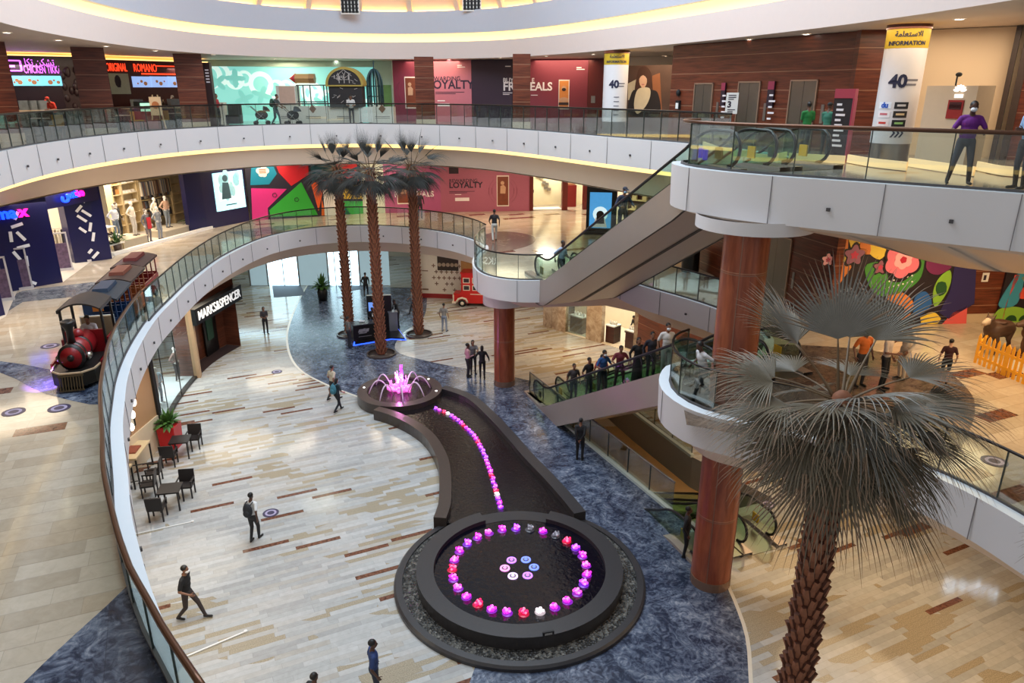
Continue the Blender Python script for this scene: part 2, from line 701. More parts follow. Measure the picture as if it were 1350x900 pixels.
ring = crv(RING, .6)
OUT = [(26, -3), (26, 30), (22, 56), (-24, 58), (-34, 44), (-34, -3)]


def structure(name, mb, mats):
    return mb.build(name, mats, kind='structure')


# ---- ground floor (with the opening of the basement escalator well)
WELL = [(.79, 31.44), (5.46, 21.38), (5.75, 20.8), (9.3, 22.2), (7.11, 25.3), (5.44, 29.41), (4.3, 32.6)]
m = MB()
m.flat([[(-34, -3), (26, -3), (26, 62), (-34, 62)], WELL], 0)
structure('floor', m, tf0)
bl = crv([G(405, 376), G(392, 400), G(380, 432), G(379, 455), G(386, 476), G(400, 491), G(418, 501), G(440, 511), G(475, 524)], .5)
br = crv([G(700, 502), G(652, 491.5), G(610, 485), G(560, 475), G(522, 462), G(530, 440), (-5.6, 44), (-6.2, 50.8)], .5)
right = [(5.2, 21.9), (5.46, 21.38), (5.75, 20.8)] + crv([(6.3, 18.3), G(968, 790), G(985, 840), G(990, 900), (5.4, 12.2)], .5)
marb = bl + crv([(-5.6, 29.9), (-3.3, 27.6), (-1.6, 25.0), (-.9, 22.3), (-.3, 20), (-.2, 17), G(626, 880), G(619, 900), (-1.4, 12.2)], .6) + right[::-1] + [(.79, 31.44)] + br
m = MB()
m.flat([marb], .004)
structure('floor_marble', m, blue)
m = MB()
m.strip(z3(off(bl, .06), .006), z3(off(bl, -.06), .006), flip=True)
rr = crv([(6.3, 18.3), G(968, 790), G(985, 840), G(990, 900), (5.4, 12.2)], .5)
m.strip(z3(off(rr, .05), .006), z3(off(rr, -.05), .006), flip=True)
structure('trim_1', m, mat('pale_stone_border', (214, 206, 192), .3))
# ---- basement
m = MB()
m.flat([[(-6, 10), (18, 10), (18, 40), (-6, 40)]], -Z1)
structure('floor_basement', m, mat('basement_stone', (212, 178, 128), .3, var=.12, scale=2))
m = MB()
wl = WELL + [WELL[0]]
m.strip(z3(wl, -1.35), z3(wl, -.0), smooth=False)
structure('wall_well', m, mat('well_lining', (150, 140, 132), .5))
m = MB()
m.strip([(-6, 10, -Z1), (-6, 40, -Z1), (18, 40, -Z1), (18, 10, -Z1)], [(-6, 10, -1.35), (-6, 40, -1.35), (18, 40, -1.35), (18, 10, -1.35)], smooth=False)
structure('wall_basement', m, mat('basement_wall', (176, 160, 140), .6))
m = MB()
m.flat([[(-6, 10), (18, 10), (18, 40), (-6, 40)], WELL], -1.35)
structure('ceiling_basement', m, cream)
# dark stone upstand that carries the rail round the well
# ---- middle and top slabs
def slab(tagname, outline, zf, floor_m, lip=.1, drop=.98, off1=.42, band=.75, slope=.35, glow=False, flo=True, extra=None):
    inner = off(outline, .3)
    m = MB()
    if flo:
        m.flat([[tuple(p) for p in off(flo if flo is not True else outline, .3)] + OUT], zf)
        structure('floor_' + tagname, m, floor_m)
    m = MB()
    zt = zf + lip
    zb = zt - drop
    m.cur = 1
    m.strip(z3(inner, zt), z3(outline, zt), flip=True)
    m.strip(z3(inner, zf), z3(inner, zt), flip=True)
    m.cur = 0
    m.strip(z3(outline, zt), z3(off(outline, .03), zb), flip=True)
    m.strip(z3(off(outline, .03), zb), z3(off(outline, off1), zb), flip=True)
    o2 = off(outline, off1)
    o3 = [off(outline, off1 + slope + (extra(p) if extra else 0))[i] for i, p in enumerate(outline)]
    zz = zb - band
    if glow:
        m.cur = 2
        m.strip(z3(o2, zb), z3(off(outline, off1 + .04), zb - .22), flip=True)
        m.cur = 3
        m.strip(z3(off(outline, off1 + .04), zb - .22), z3(o3, zz), flip=True)
    else:
        m.cur = 3
        m.strip(z3(o2, zb), z3(o3, zz), flip=True)
    m.cur = 4
    q = resamp(outline, 2.6)
    for i in range(1, len(q) - 1):
        t = (q[i + 1] - q[i - 1]).normalized()
        nn = Vector((-t.y, t.x))
        c = q[i] - nn * .002
        m.cur = 5
        m.box((c.x, c.y, (zt + zb) / 2), (.016, .014, drop), rz=math.atan2(t.y, t.x))
        m.cur = 4
        c = q[i].lerp(q[i + 1], .55) - nn * .004
        m.box((c.x, c.y, zb + drop * .42), (.075, .05, .075), rz=math.atan2(t.y, t.x))
    structure('trim_' + tagname, m, [white, ledge, cove_glow, cream, seam, mat('panel_joint', (128, 122, 124), .6, var=0)])
    m = MB()
    if flo is True:
        m.flat([[tuple(p) for p in o3] + OUT], zz)
        structure('ceiling_' + tagname, m, cream)
    return o3, zz


slab('middle', MID, Z1, tf1, slope=.55, extra=lambda p: .9 if (-2.6 < p[0] < 2 and p[1] < 37.5 and p[1] > 29) else 0)
oa, za = slab('top', top_a, Z2, tf2, glow=True, drop=1.1, band=1.15, flo=TOP, extra=lambda p: 1.5 * min(1, max(0, (40 - p[1]) / 15)) if p[0] < -8 else 0)
ob, zb_ = slab('balcony', top_p, Z2, tf2, drop=1.1, band=.12, off1=.3, slope=.1, flo=None)
ob = crv([(8.2, 22.6), (8.6, 23.4), (9.5, 23.6), (10.15, 22.6), (10.45, 20.6), (10.6, 18.6), (11.3, 17.4), (12.4, 16.8), (14.4, 15.0), (17, 12.0)], .3)
A_ = resamp(off(top_p, .4), .4)
B_ = resamp(ob, .4)
n_ = 60
A_ = [A_[int((len(A_) - 1) * i / n_)] for i in range(n_ + 1)]
B_ = [B_[int((len(B_) - 1) * i / n_)] for i in range(n_ + 1)]
m = MB()
m.strip(z3(A_, Z2 + .1 - 1.1 - .12), z3(B_, 9.5), flip=True)
structure('trim_balcony_underside', m, cream)
m = MB()
m.flat([[(p[0], p[1]) for p in list(oa) + list(ob)] + OUT], 9.5)
structure('ceiling_top_underside', m, cream)
# marble bands inlaid in the middle floor
m = MB()
m.flat([[G(x, y, Z1) for x, y in ((-40, 468), (0, 476), (30, 480), (60, 486), (100, 492), (140, 499), (139, 533), (118, 533), (90, 527), (60, 519), (40, 510), (20, 499), (0, 491), (-40, 478))]], Z1 + .004)
m.flat([[G(x, y, Z1) for x, y in ((26, 905), (60, 872), (100, 835), (140, 799), (172, 768), (185, 800), (205, 850), (228, 905))]], Z1 + .004)
structure('floor_inlay', m, blue)
m = MB()
m.flat([[G(x, y, Z1) for x, y in ((-30, 412), (30, 383), (120, 372), (200, 374), (176, 400), (90, 392), (30, 398), (-30, 436))]], Z1 + .003)
m.flat([[G(x, y, Z1) for x, y in ((300, 306), (345, 300), (372, 297), (410, 296), (380, 303), (330, 313))]], Z1 + .003)
structure('floor_inlay_grey', m, greym)
m = MB()
m.flat([crv([G(x, y, Z1) for x, y in ((905, 560), (900, 500), (930, 470), (985, 455), (1060, 455), (1150, 462), (1230, 480), (1275, 512), (1285, 545), (1262, 600), (1240, 622))], .4)], Z1 + .004)
m.flat([crv([G(x, y, Z1) for x, y in ((635, 316), (640, 309), (665, 305), (700, 310), (705, 318), (690, 326), (650, 332))], .4, True)], Z1 + .004)
structure('floor_inlay_brown', m, brownmarble)
# ---- top ring, cove and dome skirt
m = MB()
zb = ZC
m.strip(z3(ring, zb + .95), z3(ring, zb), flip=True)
m.cur = 1
m.strip(z3(off(ring, .30), zb + 1.42), z3(off(ring, .30), zb + .95), flip=True)
m.cur = 4
m.strip(z3(off(ring, .30), zb + .95), z3(ring, zb + .95), flip=True)
m.strip(z3(off(ring, .02), zb + 2.65), z3(off(ring, .02), zb + 1.42), flip=True)
m.strip(z3(off(ring, .02), zb + 1.42), z3(off(ring, .30), zb + 1.42), flip=True)
m.cur = 2
m.strip(z3(off(ring, .6), zb + 2.65), z3(off(ring, .02), zb + 2.65), flip=True)
m.cur = 3
m.strip(z3(off(ring, .75), zb + 2.62), z3(off(ring, .6), zb + 2.64), flip=True)
m.cur = 2
m.strip(z3(off(ring, -1.2), zb + 6.2), z3(off(ring, .75), zb + 2.62), flip=True)
rb = resamp(ring, 2.9)
for i in range(1, len(rb) - 1):
    t = (rb[i + 1] - rb[i - 1]).normalized()
    nn = Vector((-t.y, t.x))
    a = rb[i] + nn * .55
    b = rb[i] - nn * 1.3
    m.bar((a.x, a.y, zb + 2.6), (b.x, b.y, zb + 6.1), .34, .3, up=(t.x, t.y, 0))
structure('trim_ring', m, [mat('gypsum_warm_bounce', (224, 206, 198), .5, var=.02), cove_glow, cream, ledup, mat('gypsum_cool_daylight', (192, 194, 204), .5, var=.02)])  # warm bounce and cool daylight are tinted into the two white bands
m = MB()
m.flat([[tuple(p) for p in ring] + OUT], ZC)
structure('ceiling', m, cream)
# outer envelope, so that the halls close behind the shops
m = MB()
o = OUT[::-1] + [OUT[-1]]
m.strip(z3([(26, -3), (26, 30), (22, 60), (-24, 62), (-34, 44), (-34, -3)], 0), z3([(26, -3), (26, 30), (22, 60), (-24, 62), (-34, 44), (-34, -3)], ZC), smooth=False)
structure('wall_outer', m, mat('outer_wall', (170, 150, 128), .7))

# ---- round veneer columns
def round_column(name, x, y, r, z0, z1, base=True):
    m = MB()
    m.lathe([(r, z0), (r, z1)], 40, (x, y, 0))
    m.cur = 1
    for z in np.arange(z0 + 2.3, z1, 2.35):
        m.lathe([(r + .004, z), (r + .004, z + .025)], 40, (x, y, 0))
    for a in (1.1, 1.1 + PI, 1.1 + PI / 2, 1.1 - PI / 2):
        m.box((x + (r + .001) * math.cos(a), y + (r + .001) * math.sin(a), (z0 + z1) / 2), (.02, .02, z1 - z0), rz=a)
    if base:
        m.cur = 2
        m.lathe([(r + .02, z0), (r + .02, z0 + .28), (r, z0 + .28)], 40, (x, y, 0), smooth=False)
    structure(name, m, [woodv, mat('column_joint', (150, 112, 92), .3, .4, var=0), mat('column_base', (150, 118, 100), .25, .5)])


round_column('column_1', 5.84, 17.64 + .1, .56, 0, 10.5)
round_column('column_2', -.37, 32.75, .5, 0, 4.4)
m = MB()
for cx, cy, r, z in ((6.1, 18.1, 1.45, 10.42), (-.37, 32.75, 1.0, 4.15)):
    m.lathe([(r, 0), (r, .75 if z < 9 else .32)], 40, (cx, cy, z)).lathe([(.3, 0), (r, 0)], 40, (cx, cy, z), smooth=False)
structure('trim_drum', m, white)


# ---- glass railings
def railing(label, path, zf, pw=.95, h=1.08, side=.16, rail=None, rr=.035, nm='glass_railing', edge=.02, lean=0.0):
    """path runs with the walkway on its left; the glass stands `side` inside it"""
    q = resamp(off(path, side), pw)
    c = q[len(q) // 2]
    T = thing(nm, label, 'railing', (c.x, c.y, zf))
    for i in range(len(q) - 1):
        a, b = q[i], q[i + 1]
        d = (b - a)
        L = d.length
        d.normalize()
        nn = Vector((-d.y, d.x))
        m = MB()
        a2, b2 = a + d * .008, b - d * .008
        lo = [a2 - nn * .007, b2 - nn * .007, b2 + nn * .007, a2 + nn * .007]
        m.add([(p.x, p.y, zf) for p in lo] + [(p.x + lean * nn.x, p.y + lean * nn.y, zf + h) for p in lo], [(0, 3, 2, 1), (4, 5, 6, 7), (0, 1, 5, 4), (1, 2, 6, 5), (2, 3, 7, 6), (3, 0, 4, 7)])
        m.cur = 1
        m.box((a.x, a.y, zf + h / 2), (edge, .03, h), rz=math.atan2(d.y, d.x))
        m.build('glass_panel', [glass, glassedge], T, w=True)
    m = MB()
    m.tube([(p.x, p.y, zf + h + .02) for p in resamp(off(path, side), .4)], rr, 8)
    m.build('handrail', rail or bronze, T, w=True)
    m = MB()
    q2 = resamp(off(path, side), .5)
    m.strip(z3(off(q2, .03), zf + .05), z3(off(q2, -.03), zf + .05)).strip(z3(off(q2, -.03), zf - .02), z3(off(q2, -.03), zf + .05)).strip(z3(off(q2, .03), zf - .02), z3(off(q2, .03), zf + .05))
    m.build('base_channel', seam, T, w=True)
    return T


def near(path, lo, hi):
    return path[int(len(path) * lo):int(len(path) * hi)]


mid_walk = [p for p in mid_a if p[1] > 6.5]
k = next(i for i, p in enumerate(mid_walk) if p[1] > 24)
railing('long curved glass railing with bronze handrail beside the small train', mid_walk[:k + 1], Z1 + .1, pw=1.25, rr=.05, side=.3)
railing('curved glass railing of the middle floor behind the three palms', mid_walk[k:], Z1 + .1, side=.2, rail=darkrail)
railing('rounded glass railing of the balcony on top of the thin column', mid_l, Z1 + .1, pw=1.1, rail=darkrail, side=.12)
railing('short glass railing on the slab edge under the long escalator', mid_b[1:-2], Z1 + .1, pw=1.15, rail=darkrail)
railing('glass railing of the rounded middle balcony beside the foreground palm', mid_p, Z1 + .1, pw=1.3, rail=darkrail, side=.3)
top_walk = [p for p in top_a if p[1] > 15]
railing('long curved glass railing of the top floor in front of the food counters and hoardings', top_walk[:-6], Z2 + .1, rail=darkrail)
railing('glass railing with brown handrail where the man in purple leans', top_p, Z2 + .1, pw=1.5, rr=.045, side=.25)
# ================================================================ escalators
ED = Vector((.349, -.937, 0)).normalized()          # climbing direction
EN = Vector((-ED.y, ED.x, 0))                        # across, away from the atrium
ERUN, ERISE = 10.6, Z1
clad = mat('taupe_metal_cladding', (176, 162, 152), .24, .4, var=.04, scale=1.2)
under = mat('soffit_metal', (206, 192, 182), .4, .2, var=.03)
stepm = mat('escalator_step', (58, 58, 60), .45, .6, var=.1)
yel = mat('yellow_edge', (226, 184, 40), .5, var=0)
rubber = mat('handrail_rubber', (16, 16, 17), .35, var=0)


def eprof(dz, x0=-1.0, x1=ERUN + 1.0, k=.5):
    """side profile of the run, raised by dz"""
    pts = [(x0, dz), (-.4, dz)]
    for i in range(7):
        t = i / 6
        pts.append((-.4 + .9 * t, dz + (ERISE / ERUN) * .45 * t * t))
    z_a = (ERISE / ERUN) * .45
    pts = pts[:2] + pts[3:]
    e = ERISE / ERUN
    pts += [(x, dz + e * (x - .05)) for x in np.linspace(1.0, ERUN - 1.0, 9)]
    for i in range(7):
        t = i / 6
        pts.append((ERUN - .5 + .9 * t, dz + ERISE - e * .45 * (1 - t) ** 2))
    pts.append((x1, dz + ERISE))
    return pts


def escalator(name, label, org, proto=None, comb_light=False):
    if proto is not None:
        return dup(proto, org, math.atan2(ED.y, ED.x), label)
    T = thing(name, label, 'escalator', org, math.atan2(ED.y, ED.x), 'escalators of the atrium')
    base = eprof(.0)
    for y in (-.56, .56):
        top = eprof(.96)
        low = eprof(.10)
        # glass wall with rounded ends
        lo = [(x, z) for x, z in low]
        hi = [(x, z) for x, z in top]
        endb = [(-1.0 - .42 * math.sin(a), .53 + .43 * math.cos(a)) for a in np.linspace(0, PI, 9)]
        endt = [(ERUN + 1.0 + .42 * math.sin(a), ERISE + .53 + .43 * math.cos(a)) for a in np.linspace(0, PI, 9)]
        m = MB()
        n = len(lo)
        for s in (-.006, .006):
            m.strip([(x, y + s, z) for x, z in lo], [(x, y + s, z) for x, z in hi], smooth=False)
            for e, xx, zz in ((endb, -1.0, .53), (endt, ERUN + 1.0, ERISE + .53)):
                m.strip([(xx, y + s, zz)] * 9, [(x, y + s, z) for x, z in e], smooth=False)
        m.build('glass_balustrade', gglass, T)
        m = MB()
        path = endb[::-1] + hi + endt
        m.tube([(x, y, z + .02) for x, z in path], .045, 8)
        m.build('handrail', rubber, T)
    m = MB()
    up_, dn = eprof(.11, -2.0, ERUN + 1.7), eprof(-1.0, -2.0, ERUN + 1.7)
    for y, s in ((-.83, -1), (.83, 1)):
        m.strip([(x, y, z) for x, z in dn], [(x, y, z) for x, z in up_], smooth=False)
        m.strip([(x, y, z) for x, z in up_], [(x, s * .5, z) for x, z in up_], smooth=False)
        m.strip([(x, s * .5, z) for x, z in up_], [(x, s * .5, z - .2) for x, z in up_], smooth=False)
    for (a, b) in ((up_[0], dn[0]), (up_[-1], dn[-1])):
        m.add([(a[0], -.83, b[1]), (a[0], .83, b[1]), (a[0], .83, a[1] - .12), (a[0], -.83, a[1] - .12)], [(0, 1, 2, 3)])
    m.cur = 1
    m.strip([(x, -.83, z) for x, z in dn], [(x, .83, z) for x, z in dn], smooth=False)
    m.cur = 2
    for y in (-.80, .80):
        d2 = eprof(-1.015, -2, ERUN + 1.7)
        m.strip([(x, y - .05, z) for x, z in d2], [(x, y + .05, z) for x, z in d2], smooth=False)
    m.build('truss_cladding', [clad, under, seam], T)
    m = MB()
    e = ERISE / ERUN
    nst = int(ERUN / .4)
    for i in range(nst):
        x = i * ERUN / nst + .1
        z = e * i * ERUN / nst
        m.cur = 0
        m.b2(x, x + .41, -.5, .5, z - .2, z + .02)
        m.cur = 1
        m.b2(x - .004, x + .02, -.5, .5, z - .005, z + .024)
    m.build('step_band', [stepm, yel], T)
    for x0, z in ((-2.0, 0), (ERUN, ERISE)):
        m = MB()
        m.b2(x0, x0 + 2.1 if x0 < 0 else x0 + 1.7, -.5, .5, z - .1, z + .015)
        m.build('landing_plate', steel, T)
    for x0, z in ((-.9, .25), (ERUN + .35, ERISE + .25)):
        for y in (-.52, .52):
            m = MB()
            m.b2(x0, x0 + .3, y - .02, y + .02, z, z + .3)
            m.build('instruction_sign', mat('yellow_notice', (214, 170, 40), .5, var=0), T)
    return T


def epoint(lane, s, z0):
    """point on an escalator lane (0 or 1), s along the run"""
    p = Vector((1.46, 29.85, 0)) + EN * (.62 + 1.72 * lane) + ED * s
    return Vector((p.x, p.y, z0 + max(0, min(ERISE, ERISE / ERUN * s))))


e0 = escalator('escalator', 'nearer long escalator climbing from the small rounded balcony to the top floor', epoint(0, 0, Z1))
escalator('escalator', 'farther escalator climbing to the top floor, behind the nearer taupe one', epoint(1, 0, Z1), e0)
escalator('escalator', 'lower escalator carrying the queue of riders, nearer lane of the pair from the ground floor', epoint(0, 0, 0), e0)
escalator('escalator', 'empty lower escalator from the ground floor, behind the queue of riders', epoint(1, 0, 0), e0)
escalator('escalator', 'nearer escalator sinking to the basement beside the blue marble', epoint(0, 0, -Z1), e0)
escalator('escalator', 'farther escalator sinking to the basement in the open well', epoint(1, 0, -Z1), e0)
# floor plate that carries the lower landings over the well
m = MB()
a = epoint(0, 0, 0) - EN * .9
b = epoint(1, 0, 0) + EN * .9
m.poly([(a.x, a.y), (b.x, b.y), (4.6, 33.0), (.6, 31.9)], -.12, .006)
structure('floor_plate', m, greym)
# glass rails round the well
wl = resamp([(.79, 31.44), (5.46, 21.38)], .5)
railing('glass railing with steel rail along the escalator well, where the man in black suit stands', wl, .05, pw=1.35, rail=steel, side=.05, edge=.03)
railing('glass railing on the farther edge of the escalator well', resamp([(7.0, 25.4), (5.5, 29.3)], .5), .05, pw=1.2, rail=steel, side=-.12)
m = MB()
a, b = Vector((.79, 31.44, .05)), Vector((5.46, 21.38, .05))
m.bar(a, b, .16, .12)
m.bar((7.11, 25.3, .05), (5.44, 29.41, .05), .16, .12)
structure('trim_well', m, mat('pale_kerb', (196, 206, 200), .3))
# ================================================================ fountain
granite = mat('dark_granite', (54, 52, 54), .32, var=.22, scale=14)
graniteb = mat('dark_brown_granite', (66, 56, 52), .3, var=.2, scale=14)
t = NT('pool_water')
n = t.noise(t.pos(), 7.0, 3, .5, .6)
t.bump(n, .35, .03)
water = t.done((*lin((10, 10, 22)), 1), .06, spec=.5)
t = NT('channel_water')
n = t.noise(t.pos(), 9.0, 3, .5, .6)
t.bump(n, .4, .03)
water2 = t.done((*lin((30, 25, 26)), 1), .1, spec=.4)
t = NT('black_gravel')
vo = t.nt.nodes.new('ShaderNodeTexVoronoi')
vo.inputs['Scale'].default_value = 13
t.nt.links.new(t.pos(), vo.inputs['Vector'])
t.bump(vo.outputs['Distance'], .9, .06)
gravel = t.done(t.ramp(vo.outputs['Color'], [(0, (16, 16, 16)), (.5, (50, 48, 46)), (1, (128, 124, 116))]), .45)

BC = Vector((.22, 17.85))
T = thing('fountain_basin', 'large round dark granite fountain basin with a black gravel ring', 'fountain', (BC.x, BC.y, 0))
m = MB()
m.lathe([(3.44, 0), (3.44, .16), (3.62, .16), (3.68, .1), (3.68, 0)], 96, smooth=False)
m.build('outer_kerb', granite, T)
m = MB()
m.lathe([(2.9, .11), (3.44, .11)], 96)
o = m.build('gravel_bed', gravel, T)
g1 = Vector(G(633, 676, .5)) - BC
g2 = Vector(G(724, 676, .5)) - BC
a1, a0 = math.atan2(g1.y, g1.x), math.atan2(g2.y, g2.x)
m = MB()
m.lathe([(2.52, .1), (2.52, .5), (3.02, .5), (3.02, .1)], 88, smooth=False, a0=a1 - 2 * PI, a1=a0)
for a in (a0, a1):
    c, s = math.cos(a), math.sin(a)
    m.add([(2.52 * c, 2.52 * s, .1), (3.02 * c, 3.02 * s, .1), (3.02 * c, 3.02 * s, .5), (2.52 * c, 2.52 * s, .5)], [(0, 1, 2, 3)])
m.build('rim', granite, T)
m = MB()
m.lathe([(2.5, .1), (2.5, .37), (3.02, .37), (3.02, .1)], 24, smooth=False, a0=a0, a1=a1)
m.build('overflow_sill', granite, T)
m = MB()
m.lathe([(.001, .36), (2.53, .36)], 72)
m.build('water_surface', water, T)
m = MB()
pa = -1.33
m.box((2.98 * math.cos(pa), 2.98 * math.sin(pa), .53), (.05, .3, .12), rz=pa)
m.cur = 1
for k in (-.02, .015):
    m.box((3.008 * math.cos(pa), 3.008 * math.sin(pa), .53 + k), (.004, .2, .012), rz=pa)
m.build('nameplate', [black, mat('plate_text', (210, 210, 210), .5, var=0)], T)

JC = {'magenta': (255, 40, 215), 'pink': (255, 70, 190), 'red': (255, 24, 84), 'white': (255, 236, 244), 'violet': (178, 60, 255), 'blue': (70, 90, 255), 'grey': (150, 150, 165)}
JET = {}
for k, c in JC.items():
    jm = mat('jet_' + k, tuple(int(x * .6) for x in c), .3, emit=2.0 if k not in ('grey', 'white') else (.25 if k == 'grey' else 1.2), var=0, ecol=c)
    hm = mat('jet_halo_' + k, tuple(int(x * .4) for x in c), .25, emit=.4 if k != 'grey' else .05, var=0, ecol=(150, 30, 255) if k in ('magenta', 'pink', 'violet') else c)
    rnd = random.Random(3)
    m = MB()
    lm_ = mat('jet_core_' + k, tuple(min(255, int(90 + x * .65)) for x in c), .3, emit=1.1 if k != 'grey' else .1, var=0, ecol=tuple(min(255, int(110 + x * .6)) for x in c))
    for i in range(16):
        m.cur = 2 if i % 3 == 0 else 0
        a = rnd.random() * 2 * PI
        r = rnd.random() * .11
        z = .02 + rnd.random() * .09
        q = .025 + rnd.random() * .022
        m.ell((r * math.cos(a), r * math.sin(a), z), (q, q, q * .9), 7, 5)
    m.ell((.02, 0, .12), (.035, .03, .045), 7, 5)
    m.cur = 1
    m.lathe([(.001, .004), (.13, .003), (.15, -.01)], 14)
    JET[k] = m.mesh('fountain_jet', [jm, hm, lm_])


def jet(k, x, y, z, where, group, s=1.0):
    o = bpy.data.objects.new('fountain_jet', JET[k])
    COL.objects.link(o)
    o.location = (x, y, z)
    o.rotation_euler = (0, 0, random.random() * 6)
    o.scale = (s, s, s)
    tag(o, k + ' lit bubbling jet ' + where, 'fountain jet', group + ', ' + k)


RC = ['violet', 'magenta', 'pink', 'magenta', 'violet', 'magenta', 'pink', 'red', 'magenta', 'pink', 'magenta', 'red', 'magenta', 'magenta', 'red', 'white', 'magenta', 'magenta', 'pink', 'violet', 'magenta', 'pink', 'magenta', 'violet', 'red', 'grey', 'magenta', 'grey']
# counter-clockwise from the far point of the ring
for i, k in enumerate(RC):
    a = PI / 2 + .05 + 2 * PI * i / len(RC)
    jet(k, BC.x + 1.98 * math.cos(a), BC.y + 1.98 * math.sin(a), .375, 'in the ring of the large round basin', 'jets in the ring', 1.0)
lampm = {}
for i, c in enumerate(['blue', 'blue', 'violet', 'pink', 'white', 'violet']):
    a = .55 + 2 * PI * i / 6 - .5
    k = ('c', c)
    if c not in lampm:
        m = MB()
        hc = {'blue': (90, 120, 255), 'violet': (190, 110, 255), 'pink': (255, 140, 230), 'white': (225, 190, 255)}[c]
        lm = mat('lamp_glow_' + c, (120, 120, 160), .3, emit=1.7, var=0, ecol=hc)
        m.lathe([(.10, .02), (.145, .03), (.15, 0)], 18)
        m.lathe([(.001, .03), (.05, .03)], 12)
        m.ell((0, 0, .05), (.035, .035, .06), 8, 5)
        m.cur = 1
        m.lathe([(.05, .014), (.10, .014)], 18)
        lampm[c] = m.mesh('submerged_lamp', [lm, steel])
    o = bpy.data.objects.new('submerged_lamp', lampm[c])
    COL.objects.link(o)
    o.location = (BC.x + .43 * math.cos(a), BC.y + .43 * math.sin(a), .36)
    tag(o, c + ' ring lamp in the middle of the large round basin', 'lamp', 'lamps in the middle of the basin, ' + c)

# channel
kl = crv([G(x, y, .5) for x, y in ((500, 535), (521, 541), (551, 555), (574, 573), (589, 598), (594, 618), (595, 645), (594, 664), (588, 682))], .35)
kr = crv([G(x, y, .5) for x, y in ((580, 511), (614, 523), (642, 547), (667, 574), (690, 601), (715, 627), (740, 655), (757, 676))], .35)
c0 = kl[len(kl) // 2]
T = thing('water_channel', 'curved dark granite water channel joining the two fountain basins', 'fountain channel', (c0.x, c0.y, 0))
for pth, sg in ((kl, -1), (kr, 1)):
    m = MB()
    A, B = pth, off(pth, sg * .42)
    m.strip(z3(A, 0), z3(A, .48), smooth=False).strip(z3(A, .48), z3(B, .48), smooth=False).strip(z3(B, .48), z3(B, 0), smooth=False)
    m.add([(*A[0], 0), (*A[0], .48), (*B[0], .48), (*B[0], 0)], [(0, 1, 2, 3)])
    m.add([(*A[-1], 0), (*A[-1], .48), (*B[-1], .48), (*B[-1], 0)], [(0, 1, 2, 3)])
    m.build('kerb', graniteb if sg < 0 else granite, T, w=True)
m = MB()
ka, kb = [resamp(k, 1)[0:0] for k in (kl, kr)]
N = 24


def atfrac(p, n):
    L = resamp(p, .05)
    return [L[int((len(L) - 1) * i / n)] for i in range(n + 1)]


m.strip(z3(atfrac(off(kl, -.2), N), .26), z3(atfrac(off(kr, .2), N), .26))
m.build('water_surface', water2, T, w=True)
tr = crv([G(x, y, .3) for x, y in ((574, 538), (594, 547), (617, 565), (630, 582), (640, 602), (647, 622), (653, 643), (660, 668))], .1)
tc = ['violet', 'pink', 'red', 'white', 'violet', 'magenta', 'violet', 'magenta', 'red', 'magenta', 'violet', 'violet', 'pink', 'magenta', 'red', 'magenta', 'violet', 'violet', 'violet', 'violet', 'pink', 'pink', 'magenta', 'pink', 'red', 'magenta']
q = resamp(tr, .27)
for i, p in enumerate(q):
    jet(tc[i % len(tc)], p.x, p.y, .272, 'in the curved row along the channel', 'jets along the channel', .72)

# small upper basin
UC = Vector(G(527, 513, .5))
T = thing('fountain_bowl', 'smaller round granite basin with arching jets and pink-lit foam', 'fountain', (UC.x, UC.y, 0))
m = MB()
m.lathe([(1.5, .3), (1.5, .5), (1.95, .5), (1.95, .06), (1.9, 0)], 72, smooth=False)
m.build('rim', graniteb, T)
m = MB()
m.lathe([(.001, .42), (1.52, .42)], 48)
m.build('water_surface', water2, T)
foam = mat('pink_lit_foam', (255, 170, 230), .5, emit=.7, var=.1, ecol=(255, 90, 215))  # light of the submerged lamps put into the foam's colour and glow
m = MB()
rnd = random.Random(8)
for i in range(70):
    a = rnd.random() * 2 * PI
    r = .55 * math.sqrt(rnd.random())
    m.ell((r * math.cos(a) * 1.05, r * math.sin(a) * .6, .46 + rnd.random() * .16), (.07, .07, .07 + rnd.random() * .05), 7, 5)
for x, h in ((-.16, .78), (.04, .55), (.3, .62), (-.4, .4)):
    for k in range(9):
        t_ = k / 8
        m.ell((x + rnd.uniform(-.05, .05), rnd.uniform(-.1, .1), .5 + h * t_), (.10 * (1 - t_ * .7), .10 * (1 - t_ * .7), .09), 7, 5)
m.build('foam_fountain', foam, T)
jetw = mat('water_arc', (200, 190, 205), .2, emit=.12, var=0, ecol=(255, 170, 235))  # faint pink emission stands for lamp light in the water
for i in range(8):
    a = i * 2 * PI / 8 + .25
    pts = []
    for k in range(13):
        t_ = k / 12
        r = 1.42 - .95 * t_
        pts.append((r * math.cos(a), r * math.sin(a), .43 + 4 * .62 * t_ * (1 - t_)))
    m = MB()
    m.tube(pts, [.022 + .012 * math.sin(PI * k / 12) for k in range(13)], 6)
    m.build('water_arc', jetw, T)
m = MB()
for k in range(34):
    t_ = k / 33
    m.ell((rnd.uniform(-.11, .11) * (1 - .6 * t_), .75 + rnd.uniform(-.08, .08), .45 + .95 * t_), (.085 * (1 - .5 * t_), .07, .075), 7, 5)
m.build('violet_lit_jet', mat('violet_lit_jet', (190, 90, 240), .4, emit=.7, var=.1, ecol=(200, 90, 255)), T)  # violet lamp light put into the water column's own glow
m = MB()
for x, y in ((1.2, 1.25), (1.72, -.2), (-1.7, .2)):
    m.cyl((x, y, .5), .05, .02, 10)
m.build('rim_lamp', mat('rim_lamp', (255, 250, 240), .4, emit=2.5, var=0), T)

